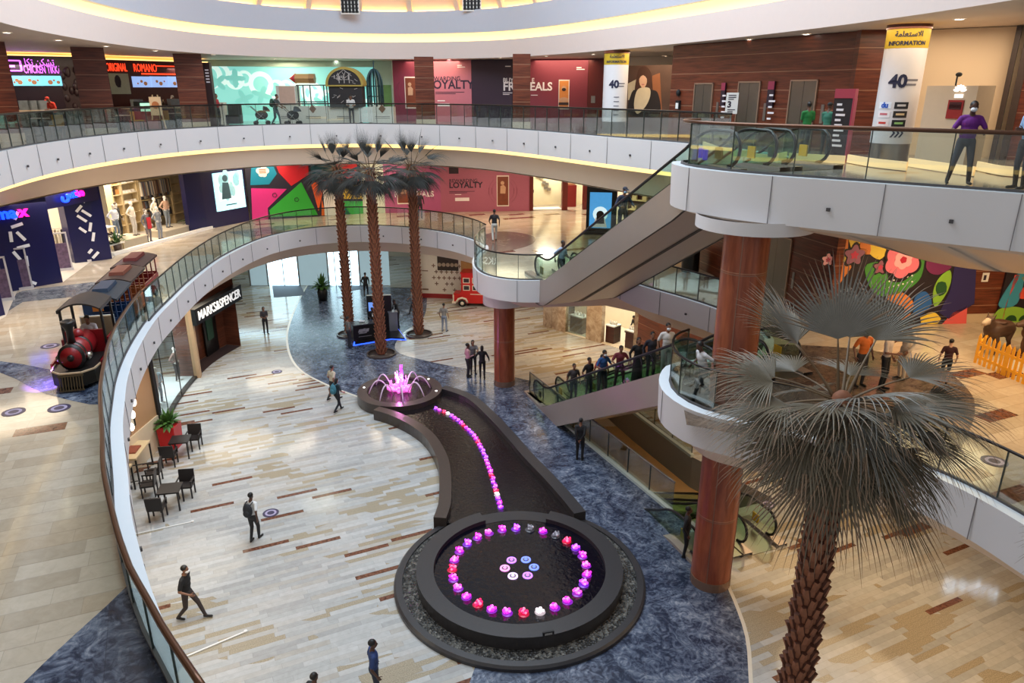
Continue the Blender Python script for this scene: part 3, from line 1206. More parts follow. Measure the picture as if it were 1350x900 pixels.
for k_, (px_, py_, pz_) in enumerate(((UC.x, UC.y - .1, 1.3), (UC.x, UC.y + .5, .8))):
    l = bpy.data.lights.new('fountain_lamp', 'POINT')
    l.energy = 45
    l.color = (1, .25, .8) if k_ == 0 else (.7, .3, 1)
    l.shadow_soft_size = .1
    o = bpy.data.objects.new('fountain_lamp', l)
    COL.objects.link(o)
    o.location = (px_, py_, pz_)
# ================================================================ palms
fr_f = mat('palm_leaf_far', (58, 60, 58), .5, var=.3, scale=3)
fr_g = mat('palm_leaf', (106, 96, 78), .5, var=.3, scale=3)
fr_g2 = mat('palm_leaf_skylit', (128, 124, 116), .4, var=.25, scale=3)  # lighter leaf copy with the skylight's highlight put into its colour
fr_d = mat('palm_leaf_dry', (140, 116, 94), .6, var=.25, scale=4)
pet = mat('palm_petiole', (112, 90, 64), .5, var=.15)
trunkm = mat('palm_trunk', (146, 92, 64), .75, var=.3, scale=9, bump=.3)
trunkd = mat('palm_scale_edge', (92, 54, 38), .8, var=.25, scale=12)


def frond(parent, rnd, az, el, Lp, R, n=34, spread=1.75, droop=.5, fold=.3, mats=None, tipdry=.25, jn=.36):
    m = MB()
    d = Vector((math.cos(az) * math.cos(el), math.sin(az) * math.cos(el), math.sin(el)))
    p = Vector((math.cos(az) * .12, math.sin(az) * .12, 0))
    pts = [p.copy()]
    for i in range(8):
        p = p + d * (Lp / 8)
        d.z -= .30 * Lp / 8 * (1.0 if el < 1.0 else .3)
        d.normalize()
        pts.append(p.copy())
    m.cur = 1
    m.tube(pts, [.034 - .02 * i / 8 for i in range(9)], 5, flat=.6)
    s = d.cross(Vector((0, 0, 1)))
    if s.length < .1:
        s = Vector((-math.sin(az), math.cos(az), 0))
    s.normalize()
    roll = rnd.uniform(-.3, .3)
    s = (Matrix.Rotation(roll, 3, d) @ s)
    u = s.cross(d).normalized()
    da = 2 * spread / (n - 1)
    for k in range(n):
        a = -spread + da * k
        dr = (d * math.cos(a) + s * math.sin(a) + u * .22).normalized()
        Rk = R * (1 - .28 * (abs(a) / spread) ** 2) * rnd.uniform(.9, 1.06)
        q = p.copy()
        seg = 8
        L, C, Rr = [], [], []
        wdir = (dr.cross(u)).normalized()
        g = droop * rnd.uniform(.7, 1.35)
        tw = rnd.uniform(-.25, .25)
        for i in range(seg + 1):
            f = i / seg
            w = (f * R * da * .5) if f < jn else (jn * R * da * .5) * max(0.0, 1 - (f - jn) / (1 - jn)) ** .9
            w = max(w, .0012)
            up = u * (w * fold * 1.8)
            L.append(q - wdir * w)
            Rr.append(q + wdir * w)
            C.append(q + up)
            q = q + dr * (Rk / seg)
            dr = dr + Vector((0, 0, -1)) * g * (.08 + .5 * f * f) + wdir * tw * f * .12
            dr.normalize()
            wdir = (wdir - dr * wdir.dot(dr)).normalized()
        o = len(m.v)
        vs = []
        for i in range(seg + 1):
            vs += [L[i], C[i], Rr[i]]
        m.v += [tuple(x) for x in vs]
        dry = seg - (2 if rnd.random() < tipdry * 2 else 1)
        if rnd.random() < tipdry * .5:
            dry = 4
        for i in range(seg):
            for j in (0, 1):
                m.f.append((o + i * 3 + j, o + i * 3 + j + 1, o + i * 3 + j + 4, o + i * 3 + j + 3))
                m.mi.append(2 if i >= dry else 0)
                m.sm.append(False)
    return m.build('frond', mats or [fr_g, pet, fr_d], parent)


def trunk(parent, z0, z1, r0, r1, rows, per, big=1.0, lean=(0, 0)):
    m = MB()
    pts = [(lean[0] * (1 - k / 10) , lean[1] * (1 - k / 10), z0 + (z1 - z0) * k / 10) for k in range(11)]
    m.tube(pts, [r0 + (r1 - r0) * k / 10 for k in range(11)], 14)
    rnd = random.Random(5)
    for i in range(rows):
        f = i / rows
        z = z0 + (z1 - z0) * f
        r = r0 + (r1 - r0) * f
        for k in range(per):
            a = 2 * PI * (k + .5 * (i % 2)) / per + rnd.uniform(-.08, .08)
            c, s = math.cos(a), math.sin(a)
            hw = r * PI / per * .82
            h = (z1 - z0) / rows * 1.5
            o = r + .05 * big + rnd.uniform(0, .02) * big
            lx, ly = lean[0] * (1 - f), lean[1] * (1 - f)

            def P(rad, t, zz):
                return (lx + c * rad - s * t, ly + s * rad + c * t, zz)
            vs = [P(r * .93, -hw, z), P(r * .93, hw, z), P(o, hw * .55, z + h), P(o, -hw * .55, z + h), P(r * .9, hw * .5, z + h * 1.02), P(r * .9, -hw * .5, z + h * 1.02), P(r + .035 * big, 0, z + h * .35), P(o + .035 * big, 0, z + h)]
            m.cur = 0
            m.add(vs, [(0, 6, 7, 3), (6, 1, 2, 7), (0, 1, 6)], False)
            m.cur = 1
            m.add(vs, [(3, 7, 2, 4, 5), (1, 4, 2), (0, 3, 5)], False)
    return m.build('trunk', [trunkm, trunkd], parent)


# ---- the big palm in front
rnd = random.Random(21)
bx, by, bz = VY(1110, 528, 10.6)
T = thing('palm_tree', 'large foreground fan palm with drooping grey fronds over a scaly brown trunk', 'palm tree', (bx, by, 0))
T['_z'] = bz
trunk(T, 0, bz - .1, .245, .19, 46, 7, 1.25)
H = bpy.data.objects.new('crown', MB().ell((0, 0, bz - .12), (.2, .2, .3), 12, 8).mesh('crown', [trunkm]))
COL.objects.link(H)
H.parent = T
WM['crown'] = WM[T.name]


def place(o, z):
    o.location = (0, 0, z)
    return o


GA = 2.39996
A2 = [fr_g2, pet, fr_d]
# fans that stand out in front and above: azimuth (-90 deg = towards the viewer), elevation
main = [(95, 74, .95, 1.42, .1), (150, 56, 1.05, 1.3, .4), (38, 56, 1.1, 1.3, .5), (122, 44, 1.1, 1.25, .4), (66, 48, 1.15, 1.25, .5),
        (-84, 30, .28, 1.5, .95), (-104, 4, .34, 1.5, 1.0), (-60, 0, .38, 1.55, 1.0), (-84, -22, .4, 1.6, .7), (-140, -10, .5, 1.5, .8), (-25, -8, .55, 1.5, .8), (-128, 16, .55, 1.5, .8), (-45, 16, .65, 1.55, .8), (-20, 14, 1.05, 1.35, .7), (-160, 14, 1.0, 1.35, .7),
        (176, 24, 1.05, 1.3, .6), (8, 26, 1.05, 1.3, .6), (200, 2, 1.1, 1.35, .7), (-38, -8, 1.05, 1.4, .8), (-8, -4, 1.15, 1.4, .75),
        (-140, -14, 1.0, 1.45, .8), (-108, -30, .7, 1.6, .7), (-66, -30, .75, 1.65, .7), (-92, -60, .8, 1.95, .28), (-128, -54, .95, 1.85, .35),
        (-48, -52, 1.0, 2.1, .3), (-30, -34, 1.05, 1.4, .8), (-160, -30, 1.0, 1.4, .8), (165, -6, 1.05, 1.3, .7), (20, -6, 1.1, 1.3, .7),
        (60, 10, 1.0, 1.2, .6), (110, 12, 1.0, 1.2, .6), (140, 14, 1.0, 1.2, .6), (30, -30, 1.0, 1.3, .8), (150, -30, 1.0, 1.3, .8), (90, -10, 1.0, 1.2, .7)]
for i, (a, e, lp, r, dr) in enumerate(main):
    o = frond(T, rnd, math.radians(a), math.radians(e), lp, r, 38, 1.2 if (e > 30 or e < -25) else 1.25, dr, mats=A2 if (i in (0, 5, 7, 1, 8)) else None, tipdry=.2 if i < 10 else .4, jn=.46 if i < 4 else .36)
    place(o, bz)

BIGPALM = T
# ---- three tall palms farther back
rnd = random.Random(4)
px_, py_, pz_ = -7.13, 36.93, 9.85
T = thing('palm_tree', 'tall fan palm standing in front of the black kiosk, middle one of three', 'palm tree', (px_, py_, 0), 0, 'three tall palms by the kiosk')
trunk(T, .05, pz_, .21, .165, 44, 7, 1.5)
for i in range(36):
    a = i * GA
    e = [70, 62, 50, 40, 28, 18, 10][min(i // 2, 6)] if i < 14 else (6 - (i - 14) * 3.0)
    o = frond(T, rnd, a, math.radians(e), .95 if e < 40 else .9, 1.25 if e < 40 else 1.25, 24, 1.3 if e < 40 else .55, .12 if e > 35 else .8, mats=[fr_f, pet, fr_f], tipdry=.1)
    place(o, pz_)
m = MB()
m.lathe([(.001, .03), (.72, .03), (.72, 0)], 32)
m.lathe([(.72, 0), (.72, .09), (.8, .09), (.8, 0)], 32, smooth=False)
m.build('planter_ring', graniteb, T)
PALM = T
dup(PALM, (-9.57, 40.3, 0), 2.1, 'tall fan palm behind the kiosk counter, with a visitor in front of its foot', 'three tall palms by the kiosk', .97)
dup(PALM, (-5.5, 40.3, 0), 4.0, 'tall fan palm nearest the patterned hoarding and red bus', 'three tall palms by the kiosk', .985)
dup(BIGPALM, (8.5, 7.3, 0), 1.3, 'second big fan palm of which only a frond tip enters the view', scale=.97)
# ================================================================ people
SK = {'d': (88, 58, 44), 'm': (136, 94, 72), 'l': (196, 150, 124), 'w': (214, 210, 206)}
eyem = mat('eye_dark', (24, 18, 16), .3, var=0)
lipm = mat('lip', (120, 66, 58), .5, var=0)


def cmat(c, kind='cloth'):
    return mat('%s_%d_%d_%d' % ((kind,) + tuple(c)), c, .75 if kind == 'cloth' else .5, var=.1, scale=10)


def capsule(mb, a, b, ra, rb, n=10):
    a, b = Vector(a), Vector(b)
    d = b - a
    L = d.length
    if L < 1e-5:
        return mb.ell(a, (ra,) * 3, n, 6)
    d.normalize()
    P, R = [], []
    for k in range(4):
        t = PI / 2 * k / 4
        P.append(a - d * ra * math.cos(t) * .999)
        R.append(max(.001, ra * math.sin(t)))
    for k in range(5):
        P.append(a.lerp(b, k / 4))
        R.append(ra + (rb - ra) * k / 4)
    for k in range(3, -1, -1):
        t = PI / 2 * k / 4
        P.append(b + d * rb * math.cos(t) * .999)
        R.append(max(.001, rb * math.sin(t)))
    return mb.tube(P, R, n)


def remesh(mb, vox, smooth=2, name='tmp'):
    me = mb.mesh(name, [])
    o = bpy.data.objects.new(name, me)
    COL.objects.link(o)
    r = o.modifiers.new('r', 'REMESH')
    r.mode = 'VOXEL'
    r.voxel_size = vox
    if smooth:
        s = o.modifiers.new('s', 'SMOOTH')
        s.iterations = smooth
        s.factor = .5
    dg = bpy.context.evaluated_depsgraph_get()
    out = bpy.data.meshes.new_from_object(o.evaluated_get(dg))
    bpy.data.objects.remove(o)
    bpy.data.meshes.remove(me)
    n = len(out.vertices)
    co = np.empty(n * 3)
    out.vertices.foreach_get('co', co)
    fs = [tuple(p.vertices) for p in out.polygons]
    bpy.data.meshes.remove(out)
    return co.reshape(-1, 3), fs


def make_hand():
    """a relaxed hand: wrist at the origin, fingers towards -Z, back of the hand towards +X"""
    mb = MB()
    capsule(mb, (0, 0, .01), (0, 0, -.03), .024, .026, 8)
    for y in (-.028, -.01, .01, .027):
        capsule(mb, (0, y * .6, -.02), (-.002, y, -.085), .016, .0135, 8)
    for y, l in ((-.031, .064), (-.011, .078), (.010, .072), (.029, .056)):
        p = Vector((-.003, y, -.085))
        dr = Vector((-.12, y * 1.2, -1)).normalized()
        for k, f in enumerate((.45, .32, .23)):
            q = p + dr * l * f
            capsule(mb, p, q, .0088 - .001 * k, .0083 - .001 * k, 7)
            p = q
            dr = (dr + Vector((-.38, 0, 0))).normalized()
    p = Vector((-.004, -.024, -.022))
    for k, (dx, dy, dz, l) in enumerate(((-.25, -.75, -.6, .038), (-.35, -.5, -.8, .03), (-.4, -.25, -.9, .024))):
        q = p + Vector((dx, dy, dz)).normalized() * l
        capsule(mb, p, q, .0115 - .001 * k, .0105 - .001 * k, 7)
        p = q
    return remesh(mb, .0052, 1)


HAND = make_hand()


def ik(a, t, l1, l2, pole):
    a, t = Vector(a), Vector(t)
    d = t - a
    L = min(d.length, (l1 + l2) * .995)
    d.normalize()
    t = a + d * L
    k = (l1 * l1 - l2 * l2 + L * L) / (2 * L)
    h = math.sqrt(max(0, l1 * l1 - k * k))
    p = Vector(pole)
    p = (p - d * p.dot(d)).normalized()
    return a + d * k + p * h, t


POSE = {
    'stand': {},
    'phone': dict(hl=(.07, -.27, 1.18), hr=(-.10, -.24, 1.12)),
    'behind': dict(hl=(.05, .17, .93), hr=(-.05, .17, .96)),
    'walk': dict(fl=(.07, -.30, .085), fr=(-.08, .32, .17), pz=.90, hl=(.27, .16, .95), hr=(-.25, -.22, .98), lean=4, twist=1),
    'walk2': dict(fr=(-.07, -.26, .085), fl=(.08, .28, .15), pz=.91, hr=(-.27, .14, .94), hl=(.25, -.2, .97), lean=3),
    'rail': dict(hl=(.26, -.30, 1.13), hr=(-.24, -.30, 1.13), lean=6, fl=(.2, .02, .08), fr=(-.17, -.02, .08)),
    'lean': dict(hl=(.15, -.40, 1.08), hr=(-.15, -.40, 1.08), lean=24, head=12),
    'push': dict(hl=(.2, -.46, 1.02), hr=(-.2, -.46, 1.02), lean=12, fl=(.08, -.2, .08), fr=(-.08, .24, .14), pz=.915),
    'sit': dict(pz=.52, fl=(.11, -.40, .08), fr=(-.11, -.38, .08), hl=(.12, -.36, .80), hr=(-.12, -.38, .80), lean=8, head=10),
    'hips': dict(hl=(.20, -.03, 1.02), hr=(-.20, -.03, 1.02), pole=(1, .6, 0)),
    'pocket': dict(hl=(.22, -.1, .93), hr=(-.10, -.26, 1.14)),
    'arms': dict(hl=(.38, -.1, 1.0), hr=(-.34, -.1, .98)),
    'point': dict(hl=(.1, -.48, 1.32), hr=(-.26, -.03, .92)),
}


def human(name, label, loc, rz, pose='stand', top=(60, 60, 64), bot=(40, 42, 48), skin='m', hair=(22, 18, 16), shoes=(30, 28, 28), h=1.74,
          sleeve=.45, mask=None, cat='person', bald=False, cap=None, abaya=False, longhair=False, shorts=False, group=None, fat=1.0, collar=None, vox=.02, tie=None, k=None):
    P = dict(fl=(.10, .0, .08), fr=(-.10, .02, .08), hl=(.275, -.05, .925), hr=(-.275, -.04, .925), lean=0, head=0, pz=.94, pole=(.5, 1, -.2))
    P.update(POSE[pose])
    if k:
        P.update(k)
    sc_ = h / 1.75
    mb = MB()
    caps = []   # a, b, ra, rb, mat
    ells = []
    MSK, MTOP, MBOT, MSHO, MHAIR, MEYE, MLIP = range(7)

    def C(a, b, ra, rb, mi):
        caps.append((np.array(a), np.array(b), ra, rb, mi))
        capsule(mb, a, b, ra, rb)

    def E(c, r, mi):
        ells.append((np.array(c), np.array(r), mi))
        mb.ell(c, r, 14, 10)
    L = math.radians(P['lean'])
    up = Vector((0, -math.sin(L), math.cos(L)))
    fw = Vector((0, -math.cos(L), -math.sin(L)))
    pel = Vector((0, 0, P['pz']))

    def T(x, f, u):
        return pel + Vector((x, 0, 0)) + fw * f + up * u
    F_ = fat
    E(T(0, -.01, .0), (.165 * F_, .118 * F_, .125), MBOT)
    E(T(0, .0, .12), (.150 * F_, .108 * F_, .13), MTOP)
    E(T(0, .01 + .03 * (F_ - 1), .24), (.152 * F_, .112 * F_, .15), MTOP)
    E(T(0, .005, .37), (.170 * F_, .118 * F_, .15), MTOP)
    C(T(-.13, -.01, .475), T(.13, -.01, .475), .072, .072, MTOP)
    C(T(0, -.015, .50), T(0, .01, .615), .062, .054, MSK)
    hd = T(0, .025, .705)
    N = math.radians(P['head'] + P['lean'])
    hu = Vector((0, -math.sin(N), math.cos(N)))
    hf = Vector((0, -math.cos(N), -math.sin(N)))

    def HD(x, f, u):
        return hd + Vector((x, 0, 0)) + hf * f + hu * u
    E(HD(0, -.01, .03), (.074, .094, .092), MSK)
    E(HD(0, .022, -.045), (.056, .066, .072), MSK)
    C(HD(0, .085, .01), HD(0, .102, -.025), .010, .015, MSK)
    for s in (-1, 1):
        E(HD(s * .076, -.012, -.005), (.013, .02, .03), MSK)
    for s, f, hnd in ((1, P['fl'], P['hl']), (-1, P['fr'], P['hr'])):
        hip = pel + Vector((s * .092, 0, -.02))
        knee, ank = ik(hip, f, .425, .42, (s * .12, -1, .1))
        if shorts:
            m_ = hip.lerp(knee, .85)
            C(hip, m_, .088 * F_, .068, MBOT)
            C(m_, knee, .056, .053, MSK)
            C(knee, ank, .052, .034, MSK)
        else:
            C(hip, knee, .090 * F_, .064, MBOT)
            C(knee, ank, .062, .046, MBOT)
        ft = Vector((s * .02, -.17, -.045))
        C(ank + Vector((0, .035, -.04)), ank + ft, .036, .034, MSHO)
        sh = T(s * .178, -.01, .47)
        pl = Vector((s * P['pole'][0], P['pole'][1], P['pole'][2]))
        el, wr = ik(sh, hnd, .285, .255, pl)
        if sleeve >= 1:
            C(sh, el, .058, .048, MTOP)
            C(el, wr, .046, .036, MTOP)
        else:
            m_ = sh.lerp(el, min(.95, sleeve * 1.6))
            C(sh, m_, .060, .056, MTOP)
            C(m_, el, .044, .039, MSK)
            C(el, wr, .039, .027, MSK)
        d = (wr - el).normalized()
        z = -d
        x = Vector((s, 0, 0))
        x = (x - z * x.dot(z)).normalized()
        y = z.cross(x)
        Mh = Matrix(((x.x, y.x * s, z.x), (x.y, y.y * s, z.y), (x.z, y.z * s, z.z)))
        P['_h%d' % s] = (wr, Mh, s)
    if abaya:
        C(T(0, 0, .1), pel + Vector((0, 0, -.80)), .16, .21, MTOP)
    co, fs = remesh(mb, vox / sc_ if sc_ < 1 else vox, 2)
    fc = np.array([co[list(f)].mean(axis=0) for f in fs])
    best = np.full(len(fc), 1e9)
    mi = np.zeros(len(fc), int)
    for a, b, ra, rb, m_ in caps:
        ab = b - a
        t_ = np.clip(((fc - a) @ ab) / max(1e-9, ab @ ab), 0, 1)
        dd = np.linalg.norm(fc - a - t_[:, None] * ab, axis=1) - (ra + (rb - ra) * t_)
        w_ = dd < best
        best[w_] = dd[w_]
        mi[w_] = m_
    for c, r, m_ in ells:
        dd = (np.linalg.norm((fc - c) / r, axis=1) - 1) * r.min()
        w_ = dd < best
        best[w_] = dd[w_]
        mi[w_] = m_
    out = MB()
    out.v = [tuple(p) for p in co]
    out.f = fs
    out.mi = [int(x) for x in mi]
    out.sm = [True] * len(fs)
    for s in (1, -1):
        wr, Mh, _ = P['_h%d' % s]
        vs = [wr + Mh @ Vector(p) for p in HAND[0]]
        out.cur = MSK
        out.add(vs, HAND[1] if s > 0 else [f[::-1] for f in HAND[1]], True)
    if not mask == 'blank':
        out.cur = MEYE
        for s in (-1, 1):
            out.ell(HD(s * .030, .078, .012), (.012, .008, .007), 8, 5)
        if not mask:
            out.cur = MLIP
            out.ell(HD(0, .083, -.062), (.022, .008, .007), 8, 5)
    SM = Matrix.Scale(sc_, 4)
    out.xf(SM)
    mats = [cmat(SK[skin], 'skin'), cmat(top), cmat(bot), cmat(shoes), cmat(hair, 'hair'), eyem, lipm]
    o = bpy.data.objects.new(name, out.mesh(name, mats))
    COL.objects.link(o)
    o.location = loc
    o.rotation_euler = (0, 0, rz)
    WM[o.name] = Matrix.Translation(Vector(loc)) @ Matrix.Rotation(rz, 4, 'Z')
    tag(o, label, cat, group)
    if not bald:
        m = MB()
        if cap:
            m.ell(HD(0, -.008, .055), (.083, .102, .075), 14, 8)
            m.bar(HD(0, .07, .06), HD(0, .17, .045), .12, .012)
            m.xf(SM).build('cap', cmat(cap), o)
        else:
            m.ell(HD(0, -.026, .045), (.082, .096, .088), 14, 8)
            if longhair:
                m.ell(HD(0, -.07, -.04), (.085, .055, .14), 12, 8)
            m.xf(SM).build('hair', mats[4], o)
    if mask and mask != 'blank':
        m = MB()
        m.ell(HD(0, .052, -.042), (.066, .066, .05), 12, 8)
        m.xf(SM).build('face_mask', cmat(mask), o)
    if tie:
        m = MB()
        m.box(T(0, .121, .36), (.07, .02, .20))
        m.xf(SM).build('shirt_front', cmat(tie), o)
    return o, P


def hgt(px, py, X, Y, z, lo=1.55, hi=1.88):
    """height of a figure whose head top shows at a pixel"""
    return min(hi, max(lo, VY(px, py, Y)[2] - z))


def backpack(who, col, label, y=.19, z=1.22, s=1.0):
    m = MB()
    m.ell((0, 0, .22), (.16, .10, .24), 14, 10)
    m.ell((0, .08, .14), (.12, .06, .13), 12, 8)
    T = m.mesh('backpack', [cmat(col)])
    o = bpy.data.objects.new('backpack', T)
    COL.objects.link(o)
    M = WM[who.name]
    o.location = M @ Vector((0, y, (z - .22) * s))
    o.rotation_euler = who.rotation_euler
    WM[o.name] = Matrix.Translation(o.location)
    tag(o, label, 'backpack')
    for k in (-.1, .1):
        m = MB()
        m.tube([(k, -.02, .40), (k, -.16, .45), (k, -.30, .36), (k, -.30, .18)], .016, 6)
        m.build('strap', cmat(col), o)
    return o


R90 = PI / 2
# --- ground floor
def at(px, py, z=0.0):
    x, y = G(px, py, z)
    return (x, y, z if z == 0 else z)


p1, _ = human('person', 'man in black T-shirt striding past, white face mask under his chin', at(252, 815), R90 * .95, 'walk', (26, 25, 27), (58, 48, 46), 'm', h=1.78, mask=(225, 222, 220), k=dict(fl=(.07, -.38, .085), fr=(-.08, .30, .10), pz=.87))
p2_, _ = human('person', 'person in white shirt walking off with a dark backpack', at(337, 712), PI - .25, 'walk2', (222, 222, 222), (40, 40, 44), 'd', h=1.72, k=dict(fr=(-.05, -.14, .085), fl=(.06, .14, .10), pz=.93))
backpack(p2_, (38, 40, 46), 'dark grey backpack worn by the person in white shirt')
x, y = G(490, 844, 1.76)
human('person', 'man in navy T-shirt standing at the bottom edge of the view', (x, y, 0), 1.9, 'stand', (44, 66, 120), (44, 50, 66), 'd', bald=False, h=1.76, hair=(20, 18, 18))
x, y = G(413, 888, 1.7)
human('person', 'person of whom only dark hair shows at the bottom edge', (x, y, 0), 2.6, 'stand', (40, 40, 44), (40, 40, 44), 'd', h=1.7)
x, y = G(436, 481, 1.76)
human('person', 'man in beige T-shirt walking just ahead of the woman with teal backpack', (x, y, 0), PI - .6, 'walk2', (188, 174, 152), (34, 32, 34), 'm', h=1.76)
x, y = G(442, 498, 1.64)
pw, _ = human('person', 'woman in black leggings carrying a teal backpack near the small fountain', (x, y, 0), PI - .5, 'walk', (36, 52, 60), (24, 26, 32), 'm', h=1.64, longhair=True)
backpack(pw, (60, 118, 136), 'teal backpack worn by the woman in black leggings', s=.94)
human('person', 'woman in dark top and leggings looking at her phone beside the black shop sign', at(351, 440), .6, 'phone', (58, 52, 54), (28, 26, 30), 'm', h=1.66, longhair=True)
human('person', 'man in grey T-shirt standing at the kiosk counter with the silver logo', at(461, 457), 2.2, 'hips', (100, 96, 96), (38, 40, 50), 'm', h=1.76)
human('person', 'man in dark suit standing behind the blue lit kiosk counter', (-8.1, 40.25, .12), 0, 'lean', (30, 24, 30), (28, 26, 30), 'd', h=1.70, sleeve=1, tie=(222, 220, 222))
human('person', 'man in black suit leaning on the grey lectern of the kiosk', at(525, 431), -.9, 'lean', (26, 25, 28), (24, 24, 27), 'd', h=1.8, sleeve=1, tie=(226, 224, 226), k=dict(lean=14))
human('person', 'person in black coat walking towards the glass entrance doors', at(483, 391), PI, 'walk2', (28, 28, 32), (32, 32, 36), 'm', h=1.74, sleeve=1)
x, y = G(544, 379, 1.74)
human('person', 'man in pale grey T-shirt half hidden by a palm trunk', (x, y, 0), -1.2, 'walk', (164, 160, 156), (40, 40, 46), 'm', h=1.74)
human('person', 'man in grey T-shirt and pale jeans standing alone near the red bus', at(586, 437), PI - .3, 'stand', (132, 126, 118), (128, 136, 150), 'm', h=1.76, k=dict(fl=(.13, 0, .08), fr=(-.13, 0, .08)))
human('person', 'man in pink shirt and black trousers talking by the channel', at(617, 497), 1.9, 'pocket', (190, 140, 148), (30, 28, 30), 'd', h=1.8, sleeve=1)
human('person', 'woman in grey raising her hand between the pink shirt and the black dress', at(624, 492), .3, 'point', (108, 104, 108), (34, 32, 36), 'm', h=1.78, longhair=True)
human('person', 'woman all in black with her arms away from her sides', at(636, 499), PI, 'arms', (18, 18, 20), (18, 18, 20), 'd', h=1.74, sleeve=1, longhair=True)
human('person', 'man in black suit with hands clasped behind his back at the escalator well', at(764, 606), PI - .25, 'behind', (24, 24, 28), (22, 22, 26), 'm', h=1.78, sleeve=1)
x, y = G(908, 668, 1.76)
human('person', 'person in black standing half hidden by the large round column', (x, y, 0), 1.3, 'stand', (26, 26, 30), (26, 26, 30), 'd', h=1.76, sleeve=1)

# --- riders
def rider(lane, z0, px, zoff=1.6):
    best = None
    for i in range(400):
        s = -1.5 + i * .033
        p = epoint(lane, s, z0)
        d = p.y * cT - (p.z + zoff - CH) * sT
        e = abs(675 + FP * p.x / d - px)
        if best is None or e < best[0]:
            best = (e, s, p)
    p = best[2]
    st = .4
    return (p.x, p.y, p.z + .03)


ERZ = math.atan2(ED.x, -ED.y)
for px, kw in ((757, dict(label='rider in dark grey on the lower escalator, lowest of the queue', top=(70, 62, 64), bot=(52, 50, 54))),
               (777, dict(label='rider in black just below the man in blue polo', top=(40, 38, 40), bot=(34, 34, 36))),
               (795, dict(label='man in blue striped polo and white mask riding the lower escalator', top=(44, 86, 146), bot=(30, 34, 48), mask=(230, 230, 232), h=1.84)),
               (818, dict(label='rider in wine red T-shirt on the lower escalator', top=(122, 46, 58), bot=(70, 40, 48))),
               (842, dict(label='woman in black robe riding the lower escalator', top=(20, 18, 22), bot=(20, 18, 22), abaya=True, sleeve=1, hair=(16, 15, 18), longhair=True)),
               (860, dict(label='rider in dark navy behind the man in white T-shirt', top=(34, 32, 44), bot=(30, 28, 40), sleeve=1)),
               (881, dict(label='man in white T-shirt and grey trousers near the head of the lower escalator', top=(226, 220, 216), bot=(150, 146, 142), mask=(235, 235, 235), h=1.82))):
    lab = kw.pop('label')
    human('person', lab, rider(0, 0, px), ERZ + random.uniform(-.3, .3), 'rail' if px in (795, 818) else 'stand', skin='m', **kw)
human('person', 'person in red standing beside the man in blue polo on the escalator', Vector(rider(0, 0, 787)) + EN * .22, ERZ + 2.6, 'stand', (150, 30, 40), (50, 30, 34), 'm', h=1.7)
human('person', 'man in navy with cap and pale mask riding the long upper escalator', rider(0, Z1, 822), ERZ, 'rail', (44, 50, 74), (38, 40, 56), 'm', cap=(40, 42, 56), mask=(150, 190, 220), sleeve=1, h=1.76)
human('person', 'man in pale blue shirt stepping onto the long upper escalator', Vector(rider(0, Z1, 741)) + Vector((0, 0, .0)), ERZ + .4, 'walk2', (164, 180, 206), (36, 36, 44), 'd', h=1.74, sleeve=.6)
# --- middle floor
human('person', 'man in black T-shirt and pale trousers crossing the middle floor', at(652, 318, Z1), PI, 'walk2', (28, 26, 30), (196, 190, 182), 'd', h=1.74)
human('person', 'person in dark clothes partly hidden by a palm crown on the middle floor', at(554, 288, Z1), .4, 'stand', (52, 40, 52), (36, 30, 40), 'm', h=1.74, sleeve=1)
human('person', 'person in white shirt and black trousers striding on the rounded middle balcony', at(924, 528, Z1), -R90 * .8, 'walk', (214, 212, 214), (30, 30, 34), 'd', h=1.74, k=dict(lean=14))
x, y = G(1131, 508, Z1)
human('person', 'person in orange T-shirt behind the foreground palm', (x, y, Z1), .2, 'stand', (238, 122, 48), (60, 54, 52), 'm', h=1.70)
x, y = G(1161, 513, Z1)
human('person', 'person in black trousers close behind the foreground palm', (x, y, Z1), .8, 'pocket', (208, 190, 176), (24, 24, 28), 'm', h=1.74)
x, y = G(1187, 500, Z1)
human('person', 'person in cream robe beside the palm, nearest the mural', (x, y, Z1), -1.4, 'pocket', (224, 208, 188), (204, 188, 168), 'm', h=1.76, sleeve=1)
x, y = G(1243, 505, Z1)
human('person', 'boy in black and red T-shirt and shorts near the yellow fence', (x, y, Z1), PI - .4, 'stand', (58, 20, 24), (26, 26, 30), 'l', h=max(1.2, VY(1250, 447, y)[2] - Z1), shorts=True)
# --- top floor
x, y = G(1262, 243, Z2 + .02)
human('person', 'man in purple polo and white mask leaning his hands on the glass railing', (x + .1, y + .15, Z2), -.35, 'rail', (112, 36, 132), (52, 52, 60), 'd', hair=(14, 13, 14), h=1.74, mask=(236, 236, 238), fat=1.12, vox=.014, k=dict(fl=(.19, 0, .08), fr=(-.22, .03, .08)))
x, y = G(1349, 250, Z2 + .02)
human('person', 'man in pale blue T-shirt cut by the edge of the view on the top floor', (x + .05, y + .25, Z2), -1.3, 'phone', (150, 180, 216), (28, 28, 32), 'd', h=1.78, vox=.016)
x, y = G(1326, 208, Z2)
human('person', 'person in black holding a phone up beside the dark door frame', (x, y, Z2), -1.1, 'phone', (34, 32, 34), (32, 30, 34), 'd', h=1.74, k=dict(hl=(.07, -.27, 1.36), hr=(-.10, -.24, 1.32)))
x, y = G(1342, 205, Z2)
human('person', 'person in brown top standing behind the man in pale blue', (x, y, Z2), -.6, 'stand', (120, 96, 84), (50, 44, 44), 'd', h=1.66)
